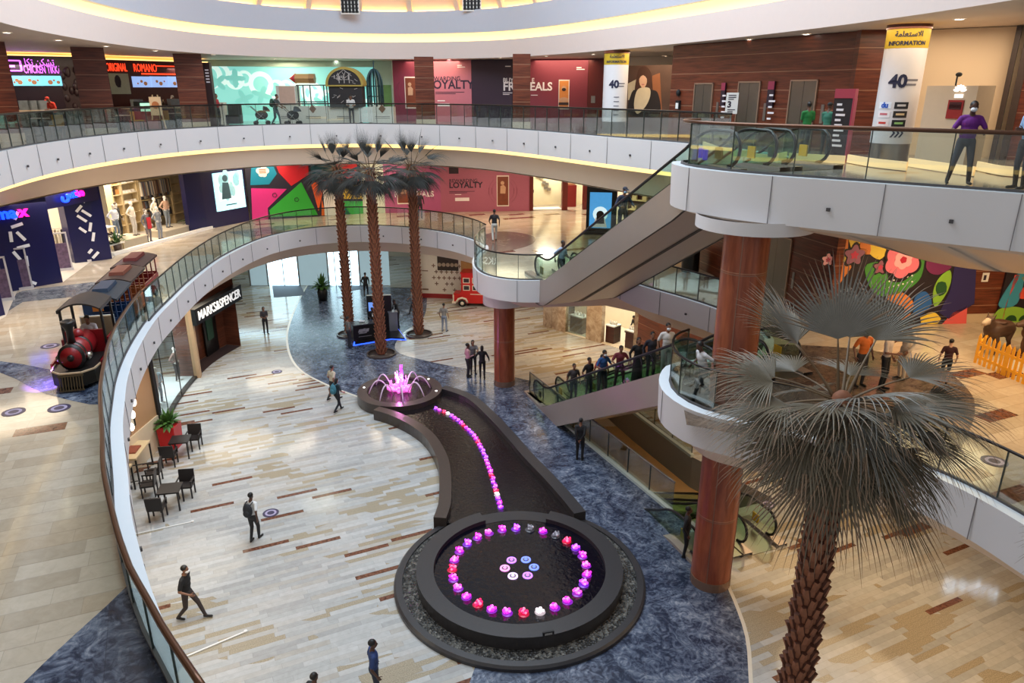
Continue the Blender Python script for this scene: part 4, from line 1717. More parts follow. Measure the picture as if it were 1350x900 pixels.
for px, lab, c, ang in ((1067, 'person in bright green T-shirt waiting at the lift doors', (20, 110, 50), PI), (1094, 'person in dull green shirt with black cap beside the directory board', (44, 104, 84), 2.2)):
    Y = 23.6 if px == 1067 else 22.6
    X, Y, Z = VY(px, 140, Y)
    human('person', lab, (X, Y, Z2), ang, 'phone', c, (40, 40, 44), 'd', h=max(1.6, min(1.8, VY(px, 137, Y)[2] - Z2)), cap=(20, 20, 22) if px > 1080 else None)
x, y = -13.6, 43.5
pp, _ = human('person', 'parent with green backpack pushing a stroller past the pale blue play wall', (x, y, Z2), 1.35, 'push', (62, 70, 70), (48, 70, 78), 'm', h=1.72)
backpack(pp, (52, 84, 70), 'green backpack worn by the parent with the stroller')
# ================================================================ ground floor shops, cafe, kiosk, train
def panel_thing(name, label, cat, W, x0, x1, h0, h1, d0, d1, m_, group=None):
    mb = MB()
    W.rect(mb, x0, x1, h0, h1, d0, d1)
    return mb, W


paper = mat('white_paint', (236, 232, 226), .5, var=.03)
brownw = wood_mat('brown_shop_wall', (70, 36, 24), (106, 60, 42), band=5)
tan = mat('tan_wall', (176, 138, 102), .6, var=.06, scale=2)
beigew = mat('beige_wall', (214, 192, 162), .5, var=.05, scale=1)
navy = mat('navy_lacquer', (24, 24, 74), .25, var=.08, scale=1)
day = mat('daylight_glazing', (190, 228, 240), .3, emit=3.5, var=0, ecol=(196, 232, 246))
shopglow = mat('lit_shop_wall', (240, 226, 196), .5, var=.06, scale=2)
display = glass_mat('shop_glass', (236, 244, 242), .12)
zs = 4.12
# ---- the clothes shop under the middle floor, with its curved glass front
SH = [(-13.6, 24.6), (-14.3, 26.41), (-14.95, 28.4), (-15.55, 31.2), (-15.83, 34.2), (-15.75, 36.2), (-15.3, 38.3)]
sh = crv(SH, .6)


def shp(px, py):
    """nearest point of the shop front to the foot of a pixel"""
    g = Vector(G(px, py))
    return min(range(len(sh)), key=lambda i: (sh[i] - g).length)


i1, i2, i3 = shp(217, 585), shp(263, 496), shp(322, 456)
m = MB()
win = sh[i1:i2 + 1]
m.strip(z3(win, .12), z3(win, zs), smooth=False)
structure('window_1', m, display)
m = MB()
m.strip(z3(win, 0), z3(win, .12)).strip(z3(off(win, .2), .12), z3(win, .12))
for p in resamp(win, 2.2)[1:-1]:
    m.box((p.x, p.y, zs / 2), (.03, .03, zs))
structure('trim_shop', m, mat('dark_metal', (40, 40, 42), .4, .5, var=0))
m = MB()
m.flat([[tuple(p) for p in win] + [tuple(p) for p in off(win, 4.2)][::-1]], .06)
structure('floor_shop', m, mat('white_shop_floor', (222, 232, 236), .2, var=.03))
m = MB()
m.strip(z3(off(win, 4.2), 0), z3(off(win, 4.2), zs), smooth=False)
structure('wall_shop', m, mat('shop_back_wall', (186, 196, 196), .5, var=.08, scale=1.5))
# brown entrance
ent = sh[i2:i3 + 1]
m = MB()
m.strip(z3(off(ent, .9), 0), z3(off(ent, .9), zs), smooth=False)
a, b = ent[0], off(ent, .9)[0]
m.strip([(a.x, a.y, 0), (b.x, b.y, 0)], [(a.x, a.y, zs), (b.x, b.y, zs)])
a, b = ent[-1], off(ent, .9)[-1]
m.strip([(a.x, a.y, 0), (b.x, b.y, 0)], [(a.x, a.y, zs), (b.x, b.y, zs)])
structure('wall_entrance', m, brownw)
m = MB()
m.flat([[tuple(p) for p in ent] + [tuple(p) for p in off(ent, .9)][::-1]], .012)
structure('floor_entrance', m, mat('dark_doormat', (46, 26, 24), .8, var=.1))
m = MB()
p = ent[0]
m.box((p.x, p.y, zs / 2), (.3, .3, zs), rz=.2)
structure('column_3', m, mat('tan_stone', (176, 142, 108), .4, var=.12, scale=4))
# sign board over the entrance
EW = Wall(ent[0], ent[-1], 0)
s0, h0 = EW.px(263, 418)
s1, h1 = EW.px(318, 383)
T = thing('shop_sign', 'black sign board with white letters over the brown shop entrance', 'sign', EW.p(EW.L / 2, 0, .3), EW.rz)
hs = 2.75
m = MB()
EW.rect(m, -.1, EW.L + .1, hs, hs + .82, .0, .4)
m.build('board', black, T, w=True)
m = MB()
EW.text(m, 'MARKS&SPENCER', EW.L / 2, hs + .40, .66, .41, .02, .004, spacing=1.0)
v = np.array(m.v)
cc = EW.p(EW.L / 2, hs + .4, 0)
us = np.array([(Vector(q) - cc).dot(EW.u) for q in m.v])
k = (EW.L - .25) / (us.max() - us.min())
m.v = [tuple(Vector(q) + EW.u * (u_ * (k - 1))) for q, u_ in zip(m.v, us)]
m.build('lettering', mat('lit_white_letters', (240, 240, 240), .4, emit=.45, var=0), T, w=True)
# dark post at the end of the entrance, glass return with green poster
m = MB()
p = off(ent, .85)[len(ent) // 2 + 1]
T = thing('entrance_door', 'dark framed glass door with a green poster in the brown shop entrance', 'door', (p.x, p.y, 0), EW.rz)
m.box((0, -.05, 1.3), (1.3, .05, 2.6))
m.build('door_frame', black, T)
m = MB()
m.box((-.1, -.1, 1.5), (.62, .03, 1.3))
m.build('poster', mat('green_poster', (38, 74, 58), .4, var=.2), T)
# mannequins of the shop window
MQ = dict(vox=.026, mask='blank', bald=True, cat='mannequin', shoes=(210, 205, 200))
for n_, (px, py, tp, bt, lab) in enumerate((((213), 588, (214, 208, 206), (150, 140, 140), 'mannequin in white top at the near end of the clothes shop window'),
                                           (227, 535, (178, 206, 228), (92, 104, 122), 'mannequin in pale blue shirt and jeans in the clothes shop window'),
                                           (237, 532, (206, 180, 172), (188, 164, 158), 'mannequin in dusty pink outfit in the clothes shop window'),
                                           (250, 502, (134, 112, 106), (44, 40, 44), 'mannequin in brown top nearest the shop entrance'),
                                           (217, 555, (216, 214, 214), (190, 186, 188), 'mannequin in pale jacket behind the white topped one'))):
    g = Vector(G(px, py))
    i = min(range(len(sh)), key=lambda j: (sh[j] - g).length)
    q = off(sh, .75)[i]
    human('mannequin', lab, (q.x, q.y, .06), .9 + n_ * .2, 'hips' if n_ % 2 else 'stand', tp, bt, 'w', h=1.76, sleeve=1 if n_ else .45, **MQ)
# cafe wall with pictures, bench, tables
CW = Wall((-14.2, 20.2), (-14.3, 26.4), 0)
CW = Wall((-14.6, 19.0), (-14.25, 26.41), 0)
m = MB()
CW.rect(m, 0, CW.L, 0, zs, -.2, 0)
m.cur = 1
CW.rect(m, 0, CW.L - .1, 0, 1.35, 0, .06)
m.cur = 2
CW.rect(m, CW.L - .1, CW.L + .1, 0, zs, -.25, .1)
structure('wall_cafe', m, [tan, mat('cream_dado', (214, 196, 168), .5, var=.05), blackm])
for s_, h_, w_, hh, lab in ((CW.L - 2.0, 2.05, .75, .8, 'larger framed picture with red mark on the tan cafe wall'), (CW.L - 1.55, 2.85, .42, .42, 'small dark framed picture higher up on the tan cafe wall')):
    T = thing('framed_picture', lab, 'picture', CW.p(s_, h_, 0), CW.rz)
    m = MB()
    for a0_, a1_, b0_, b1_ in ((-w_ / 2, w_ / 2, -hh / 2, -hh / 2 + .06), (-w_ / 2, w_ / 2, hh / 2 - .06, hh / 2), (-w_ / 2, -w_ / 2 + .06, -hh / 2, hh / 2), (w_ / 2 - .06, w_ / 2, -hh / 2, hh / 2)):
        CW.rect(m, s_ + a0_, s_ + a1_, h_ + b0_, h_ + b1_, .0, .05)
    m.build('frame', black, T, w=True)
    m = MB()
    CW.rect(m, s_ - w_ / 2 + .05, s_ + w_ / 2 - .05, h_ - hh / 2 + .05, h_ + hh / 2 - .05, 0, .02)
    m.cur = 1
    CW.poly(m, circ(s_, h_, w_ * .16, 9), .02, .03)
    m.build('print', [mat('paper_print', (226, 216, 196), .6, var=.05), mat('red_print', (168, 60, 44), .6, var=.2)], T, w=True)
m = MB()
q = CW.p(CW.L - 2.3, 2.9, .55)
for k in range(3):
    m.ell((q.x + .05 * k, q.y - .3 * k, q.z - .35 * k), (.09, .09, .16), 10, 8)
T = tag(m.build('pendant_lamp', mat('bright_pendant', (255, 246, 226), .4, emit=5, var=0)), 'glowing pendant lamp cluster at the tan cafe wall', 'lamp')
# red planter
q = G(217, 584)
T = thing('potted_plant', 'leafy plant in a tall red square planter at the cafe corner', 'potted plant', (q[0] + .45, q[1] - .3, 0))
m = MB()
m.box((0, 0, .5), (.62, .62, 1.0), taper=1.12)
m.build('planter', mat('red_planter', (196, 22, 32), .3, var=.03), T)
leafm = mat('green_leaf', (66, 104, 44), .5, var=.35, scale=5)


def leafball(parent, z, n, L, seed, m_=None, w=.09):
    rnd = random.Random(seed)
    m = MB()
    for i in range(n):
        a = rnd.random() * 6.28
        e = rnd.uniform(.1, 1.35)
        d = Vector((math.cos(a) * math.cos(e), math.sin(a) * math.cos(e), math.sin(e)))
        s = d.cross(Vector((0, 0, 1))).normalized()
        l = L * rnd.uniform(.6, 1.1)
        p0 = Vector((0, 0, z))
        p1 = p0 + d * l * .55
        p2 = p0 + d * l + Vector((0, 0, -.25 * l * math.cos(e)))
        ww = w * rnd.uniform(.7, 1.2)
        m.add([p0, p1 - s * ww, p1 + s * ww, p2, p1 + Vector((0, 0, .02))], [(0, 1, 4), (0, 4, 2), (1, 3, 4), (4, 3, 2)], False)
    return m.build('foliage', m_ or leafm, parent)


leafball(T, 1.0, 70, .75, 3)
cafeblk = mat('black_wicker', (34, 28, 28), .5, var=.2, scale=30)


def chair_at(loc, rz, label, group='black cafe chairs', proto=None):
    if proto:
        return dup(proto, loc, rz, label, group)
    T = thing('cafe_chair', label, 'chair', loc, rz, group)
    MB().box((0, 0, .45), (.5, .48, .06)).build('seat', cafeblk, T)
    MB().box((0, .24, .70), (.52, .05, .48), M=Matrix.Rotation(-.12, 4, 'X')).build('backrest', cafeblk, T)
    for x, y in ((-.22, -.2), (.22, -.2), (-.22, .22), (.22, .22)):
        MB().box((x, y, .21), (.045, .045, .42)).build('leg', cafeblk, T)
    for x in (-.25, .25):
        m = MB()
        m.box((x, .0, .66), (.045, .48, .04)).box((x, -.21, .55), (.04, .04, .22))
        m.build('armrest', cafeblk, T)
    return T


def table_at(loc, rz, label, proto=None, w_=.72, top=None):
    if proto:
        return dup(proto, loc, rz, label, 'small black cafe tables')
    T = thing('cafe_table', label, 'table', loc, rz, 'small black cafe tables' if top is None else None)
    MB().box((0, 0, .73), (w_, w_ if top is None else w_ * 1.5, .05)).build('tabletop', top or cafeblk, T)
    for x in (-1, 1):
        for y in (-1, 1):
            MB().box((x * (w_ / 2 - .06), y * (w_ * (.5 if top is None else .72) - .06), .36), (.05, .05, .71)).build('leg', cafeblk, T)
    return T


tx, ty = G(241, 601)
t2x, t2y = G(228, 668)
TB = table_at((tx, ty, 0), .2, 'black cafe table nearer the red planter')
table_at((t2x, t2y, 0), .2, 'black cafe table of the set farther from the red planter', TB)
CHA = chair_at((tx + .2, ty + .72, 0), .15, 'black wicker chair behind the table nearer the red planter')
chair_at((tx - .15, ty - .72, 0), PI + .15, 'black wicker chair in front of the table nearer the red planter', proto=CHA)
chair_at((t2x + .2, t2y + .72, 0), .15, 'black wicker chair behind the table farther from the red planter', proto=CHA)
chair_at((t2x - .15, t2y - .72, 0), PI + .15, 'black wicker chair in front of the table farther from the red planter', proto=CHA)
q = G(205, 636)
chair_at((q[0], q[1], 0), -1.3, 'black wicker chair drawn up to the beige cafe counter, nearer the wall', proto=CHA)
q = G(200, 652)
chair_at((q[0] - .05, q[1], 0), -1.3, 'black wicker chair drawn up to the beige cafe counter, farther from the wall', proto=CHA)
q = G(190, 600)
T = thing('cafe_bench', 'dark curved bench against the cream part of the cafe wall', 'bench', (q[0] - .75, q[1] - .2, 0), -.2)
MB().box((0, 0, .28), (.7, 2.6, .5)).build('seat', cafeblk, T)
m = MB()
m.ell((-.3, .6, .8), (.12, .75, .42), 16, 8).ell((-.3, -.75, .8), (.12, .6, .4), 16, 8)
m.build('backrest', cafeblk, T)
T = thing('cafe_counter', 'beige topped cafe counter with black frame half hidden by the curved slab', 'counter', (G(176, 645)[0] - .35, G(176, 645)[1] + .3, 0), .12)
MB().box((0, .8, 1.0), (.85, 1.5, .07)).box((0, -1.0, 1.0), (.85, 1.4, .07)).build('worktop', mat('beige_top', (206, 184, 146), .35, var=.06), T)
m = MB()
for y in (1.5, .1, -.35, -1.65):
    for x in (-.38, .38):
        m.box((x, y, .48), (.05, .05, .96))
m.bar((.38, 1.5, .1), (.38, -.35, .96), .04).bar((.38, .1, .1), (.38, -1.65, .96), .04)
m.build('frame', black, T)
MB().box((.02, .75, 1.06), (.5, .6, .05)).build('tray', mat('dish_red', (136, 70, 52), .5, var=.4, scale=14), T)
# rope lines on the floor: two white strips
for i, (a, b) in enumerate((((172, 706), (254, 688)), ((243, 867), (324, 833)))):
    pa_, pb_ = Vector((*G(*a), .02)), Vector((*G(*b), .02))
    m = MB()
    m.bar(pa_, pb_, .05, .03)
    m.cyl((pb_.x, pb_.y, 0), .05, .05, 10)
    tag(m.build('barrier_strip', mat('white_strip', (228, 226, 222), .4, var=0)), ('white strip lying on the floor near the cafe tables', 'white strip lying on the floor near the bottom of the curved railing')[i], 'strip')

# ---- entrance hall behind the palms
DW = Wall((-23, 51.5), (-6.4, 51.5), 0)
T = thing('entrance_front', 'wide bright glass entrance front with sliding doors', 'entrance', (-14.5, 51.5, 0))
m = MB()
DW.rect(m, 0, DW.L, 2.9, 3.3, -.15, .35)
m.build('canopy_beam', mat('dark_beam', (58, 50, 44), .4, .3, var=.05), T, w=True)
for i, (x0, x1) in enumerate(((354, 396), (434, 452), (452, 475), (395, 434), (330, 354), (475, 515))):
    a_, b_ = DW.px(x0, 372)[0], DW.px(x1, 372)[0]
    m = MB()
    DW.rect(m, a_ + .05, b_ - .05, .02, 2.9, -.05, 0)
    m.build('door_leaf' if i < 3 else 'glass_screen', day if i < 3 else mat('dim_glazing', (150, 176, 186), .2, emit=.35, var=.1, ecol=(190, 220, 230), scale=1), T, w=True)
    m = MB()
    DW.rect(m, a_ - .05, a_ + .05, 0, 2.9, -.06, .06)
    if i < 3:
        DW.rect(m, (a_ + b_) / 2 - .03, (a_ + b_) / 2 + .03, 0, 2.9, -.06, .03)
    m.build('door_post', steel, T, w=True)
m = MB()
DW.rect(m, 0, DW.L, 3.3, 4.15, -.1, 0)
m.build('transom_light', day, T, w=True)
for i, (pts) in enumerate((((359, 376), (395, 374), (403, 389), (361, 392)), ((441, 371), (474, 368), (484, 380), (452, 385)))):
    m = MB()
    m.poly([G(x, y) for x, y in pts], .0, .014)
    tag(m.build('doormat', mat('grey_mat', (92, 96, 108), .8, var=.1, scale=20)), ('dark grey doormat in front of the widest bright door', 'dark grey doormat beside the walker in black coat')[i], 'doormat')
# potted plant by the doors
q = G(426, 396)
T = thing('potted_plant', 'bushy plant in a black round pot before the glass entrance', 'potted plant', (q[0], q[1], 0))
m = MB()
m.lathe([(.001, .01), (.3, .01), (.36, .5), (.34, 1.0), (.28, .98), (.001, .95)], 20)
m.build('pot', black, T)
leafball(T, .95, 80, 1.0, 9, w=.1)
# round notices stuck on the floor
disc = mat('floor_notice', (58, 52, 84), .4, var=.1)
for px, py, z, lab in ((365, 490, 0, 'round dark floor notice between the shop and the marble'), (357, 676, 0, 'round blue floor notice beside the man with the backpack'), (66, 456, Z1, 'violet oval notice on the middle floor beside the train engine'), (18, 543, Z1, 'violet oval notice on the middle floor by the pale tiles'),
                       (78, 538, Z1, 'small brown notice on the middle floor before the engine'), (449, 392, 0, 'round blue floor notice by the entrance mats'), (1311, 608, Z1, 'round grey floor notice beyond the glass railing of the middle balcony'), (1012, 665, 0, 'round dark floor notice beside the large column')):
    q = G(px, py, z)
    m = MB()
    m.cyl((q[0], q[1], z + .001), .27, .008, 24)
    m.cur = 1
    m.lathe([(.12, z + .011), (.19, z + .011)], 24, (q[0], q[1], 0))
    tag(m.build('floor_notice', [disc, mat('notice_ring', (170, 160, 190), .5, var=0)]), lab, 'floor notice')
# side wall and patterned hoarding
m = MB()
W_ = Wall((-7.0, 51.3), (-6.45, 47.6), 0)
W_.rect(m, 0, W_.L, 0, 4.1, -.1, 0)
structure('wall_side', m, mat('pale_grey_wall', (186, 192, 206), .35, var=.1, scale=1.2))
HW = Wall((-6.45, 48.3), (2.0, 47.2), 0)
T = thing('hoarding', 'cream hoarding with small brown star pattern, a dark picture and a red foot', 'hoarding', HW.p(HW.L / 2, 0), HW.rz)
m = MB()
HW.rect(m, 0, HW.L, .0, 4.1, -.15, 0)
m.cur = 1
HW.rect(m, 0, HW.L, 0, .32, 0, .02)
m.cur = 2
rnd = random.Random(3)
x0, _ = HW.px(566, 380)
x1, _ = HW.px(604, 360)
for i in range(9):
    for j in range(5):
        if rnd.random() < .25:
            continue
        cx, cy = x0 + .35 + .36 * i + .18 * (j % 2), .62 + .42 * j
        for a in range(2):
            l, t_ = (.13, .03)
            HW.rect(m, cx - (l if a else t_), cx + (l if a else t_), cy - (t_ if a else l), cy + (t_ if a else l), .0, .012)
HW.rect(m, HW.px(556, 350)[0], HW.px(564, 350)[0], HW.px(556, 356)[1], HW.px(556, 357.2)[1], 0, .01)
HW.rect(m, HW.px(557, 382)[0], HW.px(565, 382)[0], HW.px(556, 382)[1], HW.px(556, 380)[1], 0, .01)
m.build('board', [mat('cream_board', (226, 216, 204), .5, var=.03), mat('red_foot', (150, 40, 40), .5, var=.1), mat('brown_star', (128, 96, 78), .6, var=.1)], T, w=True)
m = MB()
a_, b_ = HW.px(577, 356), HW.px(604, 338)
HW.rect(m, a_[0], b_[0], a_[1], b_[1] + .25, 0, .03)
m.cur = 1
for i in range(5):
    cx = a_[0] + (b_[0] - a_[0]) * (i + .5) / 5
    HW.poly(m, circ(cx, (a_[1] + b_[1]) / 2 - .1, .14, 8), .03, .036)
m.build('picture', [mat('picture_dark', (58, 46, 38), .4, var=.3), mat('picture_food', (170, 150, 130), .5, var=.2)], T, w=True)
m = MB()
a_, b_ = HW.px(608, 366), HW.px(640, 343)
HW.rect(m, a_[0], b_[0], a_[1], b_[1] + .3, 0, .03)
m.build('picture', mat('picture_amber', (190, 140, 84), .5, var=.35, scale=2), T, w=True)
# red toy double-decker bus
bx_, by_ = G(606, 404)
redm = mat('bus_red', (196, 30, 26), .3, var=.04)
creamm = mat('bus_cream', (232, 220, 200), .4, var=.03)
T = thing('toy_bus', 'red double-decker ride bus with white trimmed windows parked before the hoarding', 'toy bus', (bx_ + .1, by_ + .55, 0), -.12)
m = MB()
m.b2(.0, 3.0, -.55, .55, .25, 1.0).b2(.1, 3.0, -.55, .55, 1.0, 2.25).b2(-.45, .0, -.45, .45, .3, .85)
m.build('body', redm, T)
m = MB()
m.b2(-.5, -.42, -.5, .5, .22, .8).b2(-.55, -.3, -.55, .55, .2, .32)
m.build('grille', creamm, T)
for z in (1.12, 1.62):
    for i in range(4):
        m = MB()
        x = .22 + .62 * i
        m.b2(x, x + .46, -.565, -.545, z, z + .36)
        m.cur = 1
        m.b2(x + .05, x + .41, -.575, -.56, z + .05, z + .31)
        m.build('window', [creamm, mat('bus_pane', (58, 48, 50), .2, var=.1)], T)
m = MB()
m.b2(.08, .11, -.5, .5, 1.15, 1.5).b2(.08, .11, -.5, .5, 1.65, 2.0)
m.build('windscreen', mat('bus_pane2', (96, 86, 84), .2, var=.1), T)
m = MB()
m.b2(.05, 3.05, -.58, .58, 2.25, 2.32)
m.build('roof', redm, T)
for x in (.15, 2.3):
    for y in (-.56, .56):
        m = MB()
        m.tube([(x, y - .06, .24), (x, y + .06, .24)], .24, 18)
        m.cur = 1
        m.tube([(x, y - .07, .24), (x, y + .07, .24)], .12, 12)
        m.build('wheel', [blackm, creamm], T)
for y in (-.55, .55):
    m = MB()
    m.tube([(-.25, y, .3), (-.1, y, .52), (.15, y, .6), (.4, y, .52), (.5, y, .3)], .07, 8)
    m.build('mudguard', creamm, T)
MB().b2(.7, 2.6, -.57, -.55, .85, .9).build('trim_line', creamm, T)
# ---- black kiosk with blue light
kx, ky = G(500, 449)
T = thing('kiosk', 'black service kiosk with silver logo and blue lit base among the palms', 'kiosk', (kx, ky, 0))
A_ = [G(468, 455), G(516, 447), G(534, 448), G(522, 432), G(470, 440)]
m = MB()
m.poly(A_, .03, .12)
m.build('platform', black, T, w=True)
m = MB()
m.poly([(p[0] + (p[0] - kx) * .06, p[1] + (p[1] - ky) * .06 - .06) for p in A_], .0, .035)
m.build('light_strip', mat('blue_led', (40, 90, 255), .4, emit=2.6, var=0, ecol=(36, 80, 255)), T, w=True)
KW = Wall(G(467, 453), G(496, 449), 0)
m = MB()
KW.rect(m, 0, KW.L, .12, 1.05, -.62, 0)
m.build('counter', black, T, w=True)
m = MB()
KW.rect(m, -.04, KW.L + .04, 1.05, 1.1, -.7, .05)
m.build('worktop', mat('kiosk_top', (70, 70, 74), .25, var=.05), T, w=True)
m = MB()
cx = KW.L / 2
for i, (dx, w1, hh) in enumerate(((-.22, .30, .09), (-.02, .22, .09), (.16, .24, .09), (-.1, .5, .03))):
    y = (.72, .74, .72, .58)[i]
    KW.poly(m, [(cx + dx - w1 / 2, y - hh), (cx + dx + w1 / 2 - .05, y - hh), (cx + dx + w1 / 2, y + hh), (cx + dx - w1 / 2 + .07, y + hh)], 0, .015)
KW.rect(m, cx - .35, cx + .4, .36, .38, 0, .012)
m.build('logo', mat('silver_logo', (186, 186, 190), .3, .6, var=0), T, w=True)
KB = Wall(G(486, 438), G(518, 437), 0)
m = MB()
KB.rect(m, 0, KB.L, .12, 2.25, -.25, 0)
m.build('back_panel', black, T, w=True)
m = MB()
KB.rect(m, .1, .85, 1.15, 1.85, 0, .03)
m.build('screen', mat('blue_screen', (90, 130, 200), .3, emit=.7, var=.3, ecol=(110, 150, 230), scale=3), T, w=True)
q = G(521, 437)
m = MB()
m.box((q[0] - .1, q[1], .62), (.5, .45, 1.24), rz=.3)
m.box((q[0] - .1, q[1] - .02, 1.26), (.56, .5, .05), rz=.3, M=None)
m.build('lectern', mat('grey_lectern', (120, 122, 130), .3, .4, var=.05), T, w=True)
m = MB()
m.ell((q[0] - .75, q[1] + .15, .8), (.32, .22, .75), 14, 10)
m.build('chair_back', blackm, T, w=True)
MB().box((kx - .95, ky + .15, 1.14), (.3, .2, .03)).build('desk_tablet', mat('white_item', (220, 220, 224), .4, var=0), T, w=True)
q = G(459, 437)
m = MB()
m.cyl((q[0], q[1], .9), .42, .05, 24).cyl((q[0], q[1], 0), .05, .9, 10).cyl((q[0], q[1], 0), .28, .03, 20)
tag(m.build('round_table', mat('grey_table', (150, 144, 142), .4, var=.05)), 'small round standing table behind the man at the kiosk', 'table')

# ---- shop fronts under the middle slab, beyond the escalators
GW = Wall((1.9, 41.9), (6.75, 37.05), 0)
stone_m = marble('beige_marble', (120, 96, 76), (168, 144, 120), (196, 176, 152), (214, 198, 176), .5)
xa, xb = GW.px(745, 420)[0], GW.px(773, 420)[0]
xc, xd = GW.px(793, 430)[0], GW.px(835.5, 440)[0]
m = MB()
GW.rect(m, 0, xa, 0, zs, -.3, 0)
GW.rect(m, xb, xc, 0, zs, -.3, 0)
GW.rect(m, xd, GW.L + .15, 0, zs, -.3, 0)
GW.rect(m, xa, xb, 2.7, zs, -.3, 0)
GW.rect(m, xc, xd, 3.2, zs, -.3, 0)
structure('wall_shops', m, stone_m)
m = MB()
GW.rect(m, -.2, GW.L + .4, -.0, zs, -3.3, -3.2)
structure('wall_shops_back', m, shopglow)
m = MB()
GW.rect(m, xa - .5, GW.L, .0, .03, -3.2, -.02)
structure('floor_shops', m, mat('pale_shop_floor', (232, 222, 200), .25, var=.03))
m = MB()
GW.rect(m, xa, xb, .05, 2.7, -.12, -.1)
structure('window_2', m, display)
for i, (x0, x1, lab) in enumerate(((xa + .08, xa + 1.0, 'dark display counter with small white goods in the narrow shop window'), (xc + .05, xc + .62, 'dark display counter inside the open lit shop, next to the marble pier'), (xd - .8, xd - .08, 'dark display counter inside the open lit shop, next to the brown wall'))):
    T = thing('display_counter', lab, 'display counter', GW.p((x0 + x1) / 2, 0, -.6), GW.rz)
    m = MB()
    GW.rect(m, x0, x1, .03, 1.0, -1.0, -.35)
    m.build('cabinet', darkwood, T, w=True)
    m = MB()
    GW.rect(m, x0 - .02, x1 + .02, 1.0, 1.06, -1.02, -.33)
    m.build('glass_top', mat('pale_top', (214, 222, 220), .15, var=0), T, w=True)
    for k in range(4):
        m = MB()
        q = GW.p(x0 + (x1 - x0) * (k + .5) / 4, 1.06, -.65)
        m.lathe([(.001, 0), (.06, 0), (.045, .16), (.02, .22), (.001, .23)], 10, tuple(q))
        m.build('display_bust', paper, T, w=True)
m = MB()
GW.rect(m, xa + .1, xb - .05, 1.5, 2.5, -3.1, -3.05)
tag(m.build('poster', mat('teal_poster', (70, 130, 150), .4, emit=.4, var=.5, ecol=(70, 140, 160), scale=2)), 'teal picture at the back of the narrow shop window', 'poster')
m = MB()
GW.rect(m, xc + .75, xc + 1.1, 1.4, 3.0, -3.1, -3.05)
tag(m.build('light_box', mat('green_light', (190, 240, 200), .4, emit=1.6, var=0, ecol=(190, 250, 200))), 'pale green light panel on the back wall of the open lit shop', 'light panel')
q = GW.p((xc + xd) / 2 + .25, .03, -1.5)
human('person', 'shop assistant in black inside the lit shop beyond the escalators', tuple(q), -.9, 'lean', (34, 30, 32), (34, 30, 32), 'm', h=1.7, sleeve=1)
q = GW.p((xc + xd) / 2 - .2, .03, -1.3)
T = thing('shop_stool', 'dark stool inside the lit shop beyond the escalators', 'stool', tuple(q))
m = MB().cyl((0, 0, .55), .2, .07, 16)
m.build('seat', blackm, T)
MB().cyl((0, 0, 0), .03, .55, 8).cyl((0, 0, 0), .18, .03, 14).build('stand', steel, T)
BW = Wall((6.8, 37.0), (11.2, 28.0), 0)
m = MB()
BW.rect(m, 0, BW.L, 0, zs, -.3, 0)
structure('wall_brown', m, wood_mat('brown_wall_panel', (78, 34, 20), (122, 62, 38), band=.9))

# ---- the little train on the middle floor
fa, fb = Vector(G(101, 514, Z1)), Vector(G(184, 402, Z1))
fdir = (fa - fb).normalized()
trz = math.atan2(fdir.y, fdir.x)
tb = mat('train_black', (30, 26, 24), .4, var=.15)
tr_ = mat('train_red', (138, 18, 26), .35, var=.1)
tcream = mat('train_cream', (206, 176, 142), .5, var=.05)
troof = mat('train_roof', (52, 44, 42), .5, var=.2)
org = fa + Vector((fdir.y, -fdir.x)) * .05
T = thing('train_engine', 'black and red toy steam engine pulling three wagons along the glass railing', 'toy train', (org.x, org.y, Z1 + .004), trz)
T.scale = (1.1, .86, .97)
# x forward, origin at the front end
m = MB()
m.b2(-2.7, -.5, -.55, .55, .14, .5)
m.build('chassis', tb, T)
m = MB()
fp = [(-.75, -.72), (-.2, -.62), (.05, -.3), (.05, .3), (-.2, .62), (-.75, .72)]
m.poly(fp, .12, .52)
m.cur = 1
k = 0
for i in range(len(fp) - 1):
    a, b = Vector(fp[i]), Vector(fp[i + 1])
    m.bar((a.x, a.y, .53), (b.x, b.y, .53), .05, .04)
m.build('front_apron', [tb, tcream], T)
m = MB()
for i in range(9):
    y = -.32 + .08 * i
    m.bar((.07, y, .46), (.16, y, .06), .03, .03)
m.bar((.07, -.36, .47), (.07, .36, .47), .05).bar((.16, -.36, .06), (.16, .36, .06), .04)
m.build('cowcatcher', mat('train_brass', (92, 76, 52), .4, .4, var=.1), T)
m = MB()
m.tube([(-1.65, 0, .88), (-.32, 0, .88)], .36, 24)
m.cur = 1
for x in (-.5, -1.0):
    m.tube([(x - .05, 0, .88), (x + .05, 0, .88)], .375, 24)
m.build('boiler', [tr_, tb], T)
m = MB()
m.tube([(-.34, 0, .88), (-.25, 0, .88)], .39, 24)
m.cur = 1
m.tube([(-.27, 0, .88), (-.22, 0, .88)], .31, 24)
m.cur = 0
m.tube([(-.23, 0, .88), (-.18, 0, .88)], .10, 16)
m.build('smokebox_door', [tb, tr_], T)
m = MB()
m.lathe([(.001, 0), (.12, 0), (.10, .35), (.12, .45), (.21, .62), (.21, .68), (.12, .68), (.001, .6)], 18, (-.52, 0, 1.2))
m.build('smokestack', tb, T)
m = MB()
m.lathe([(.001, 0), (.16, 0), (.16, .12), (.1, .22), (.001, .24)], 16, (-1.1, 0, 1.2))
m.build('steam_dome', tr_, T)
for y in (-.42, .42):
    m = MB()
    m.tube([(-.6, y, .82), (-.42, y, .82)], .10, 14)
    m.build('headlamp', mat('lamp_chrome', (200, 196, 190), .15, .9, var=0), T)
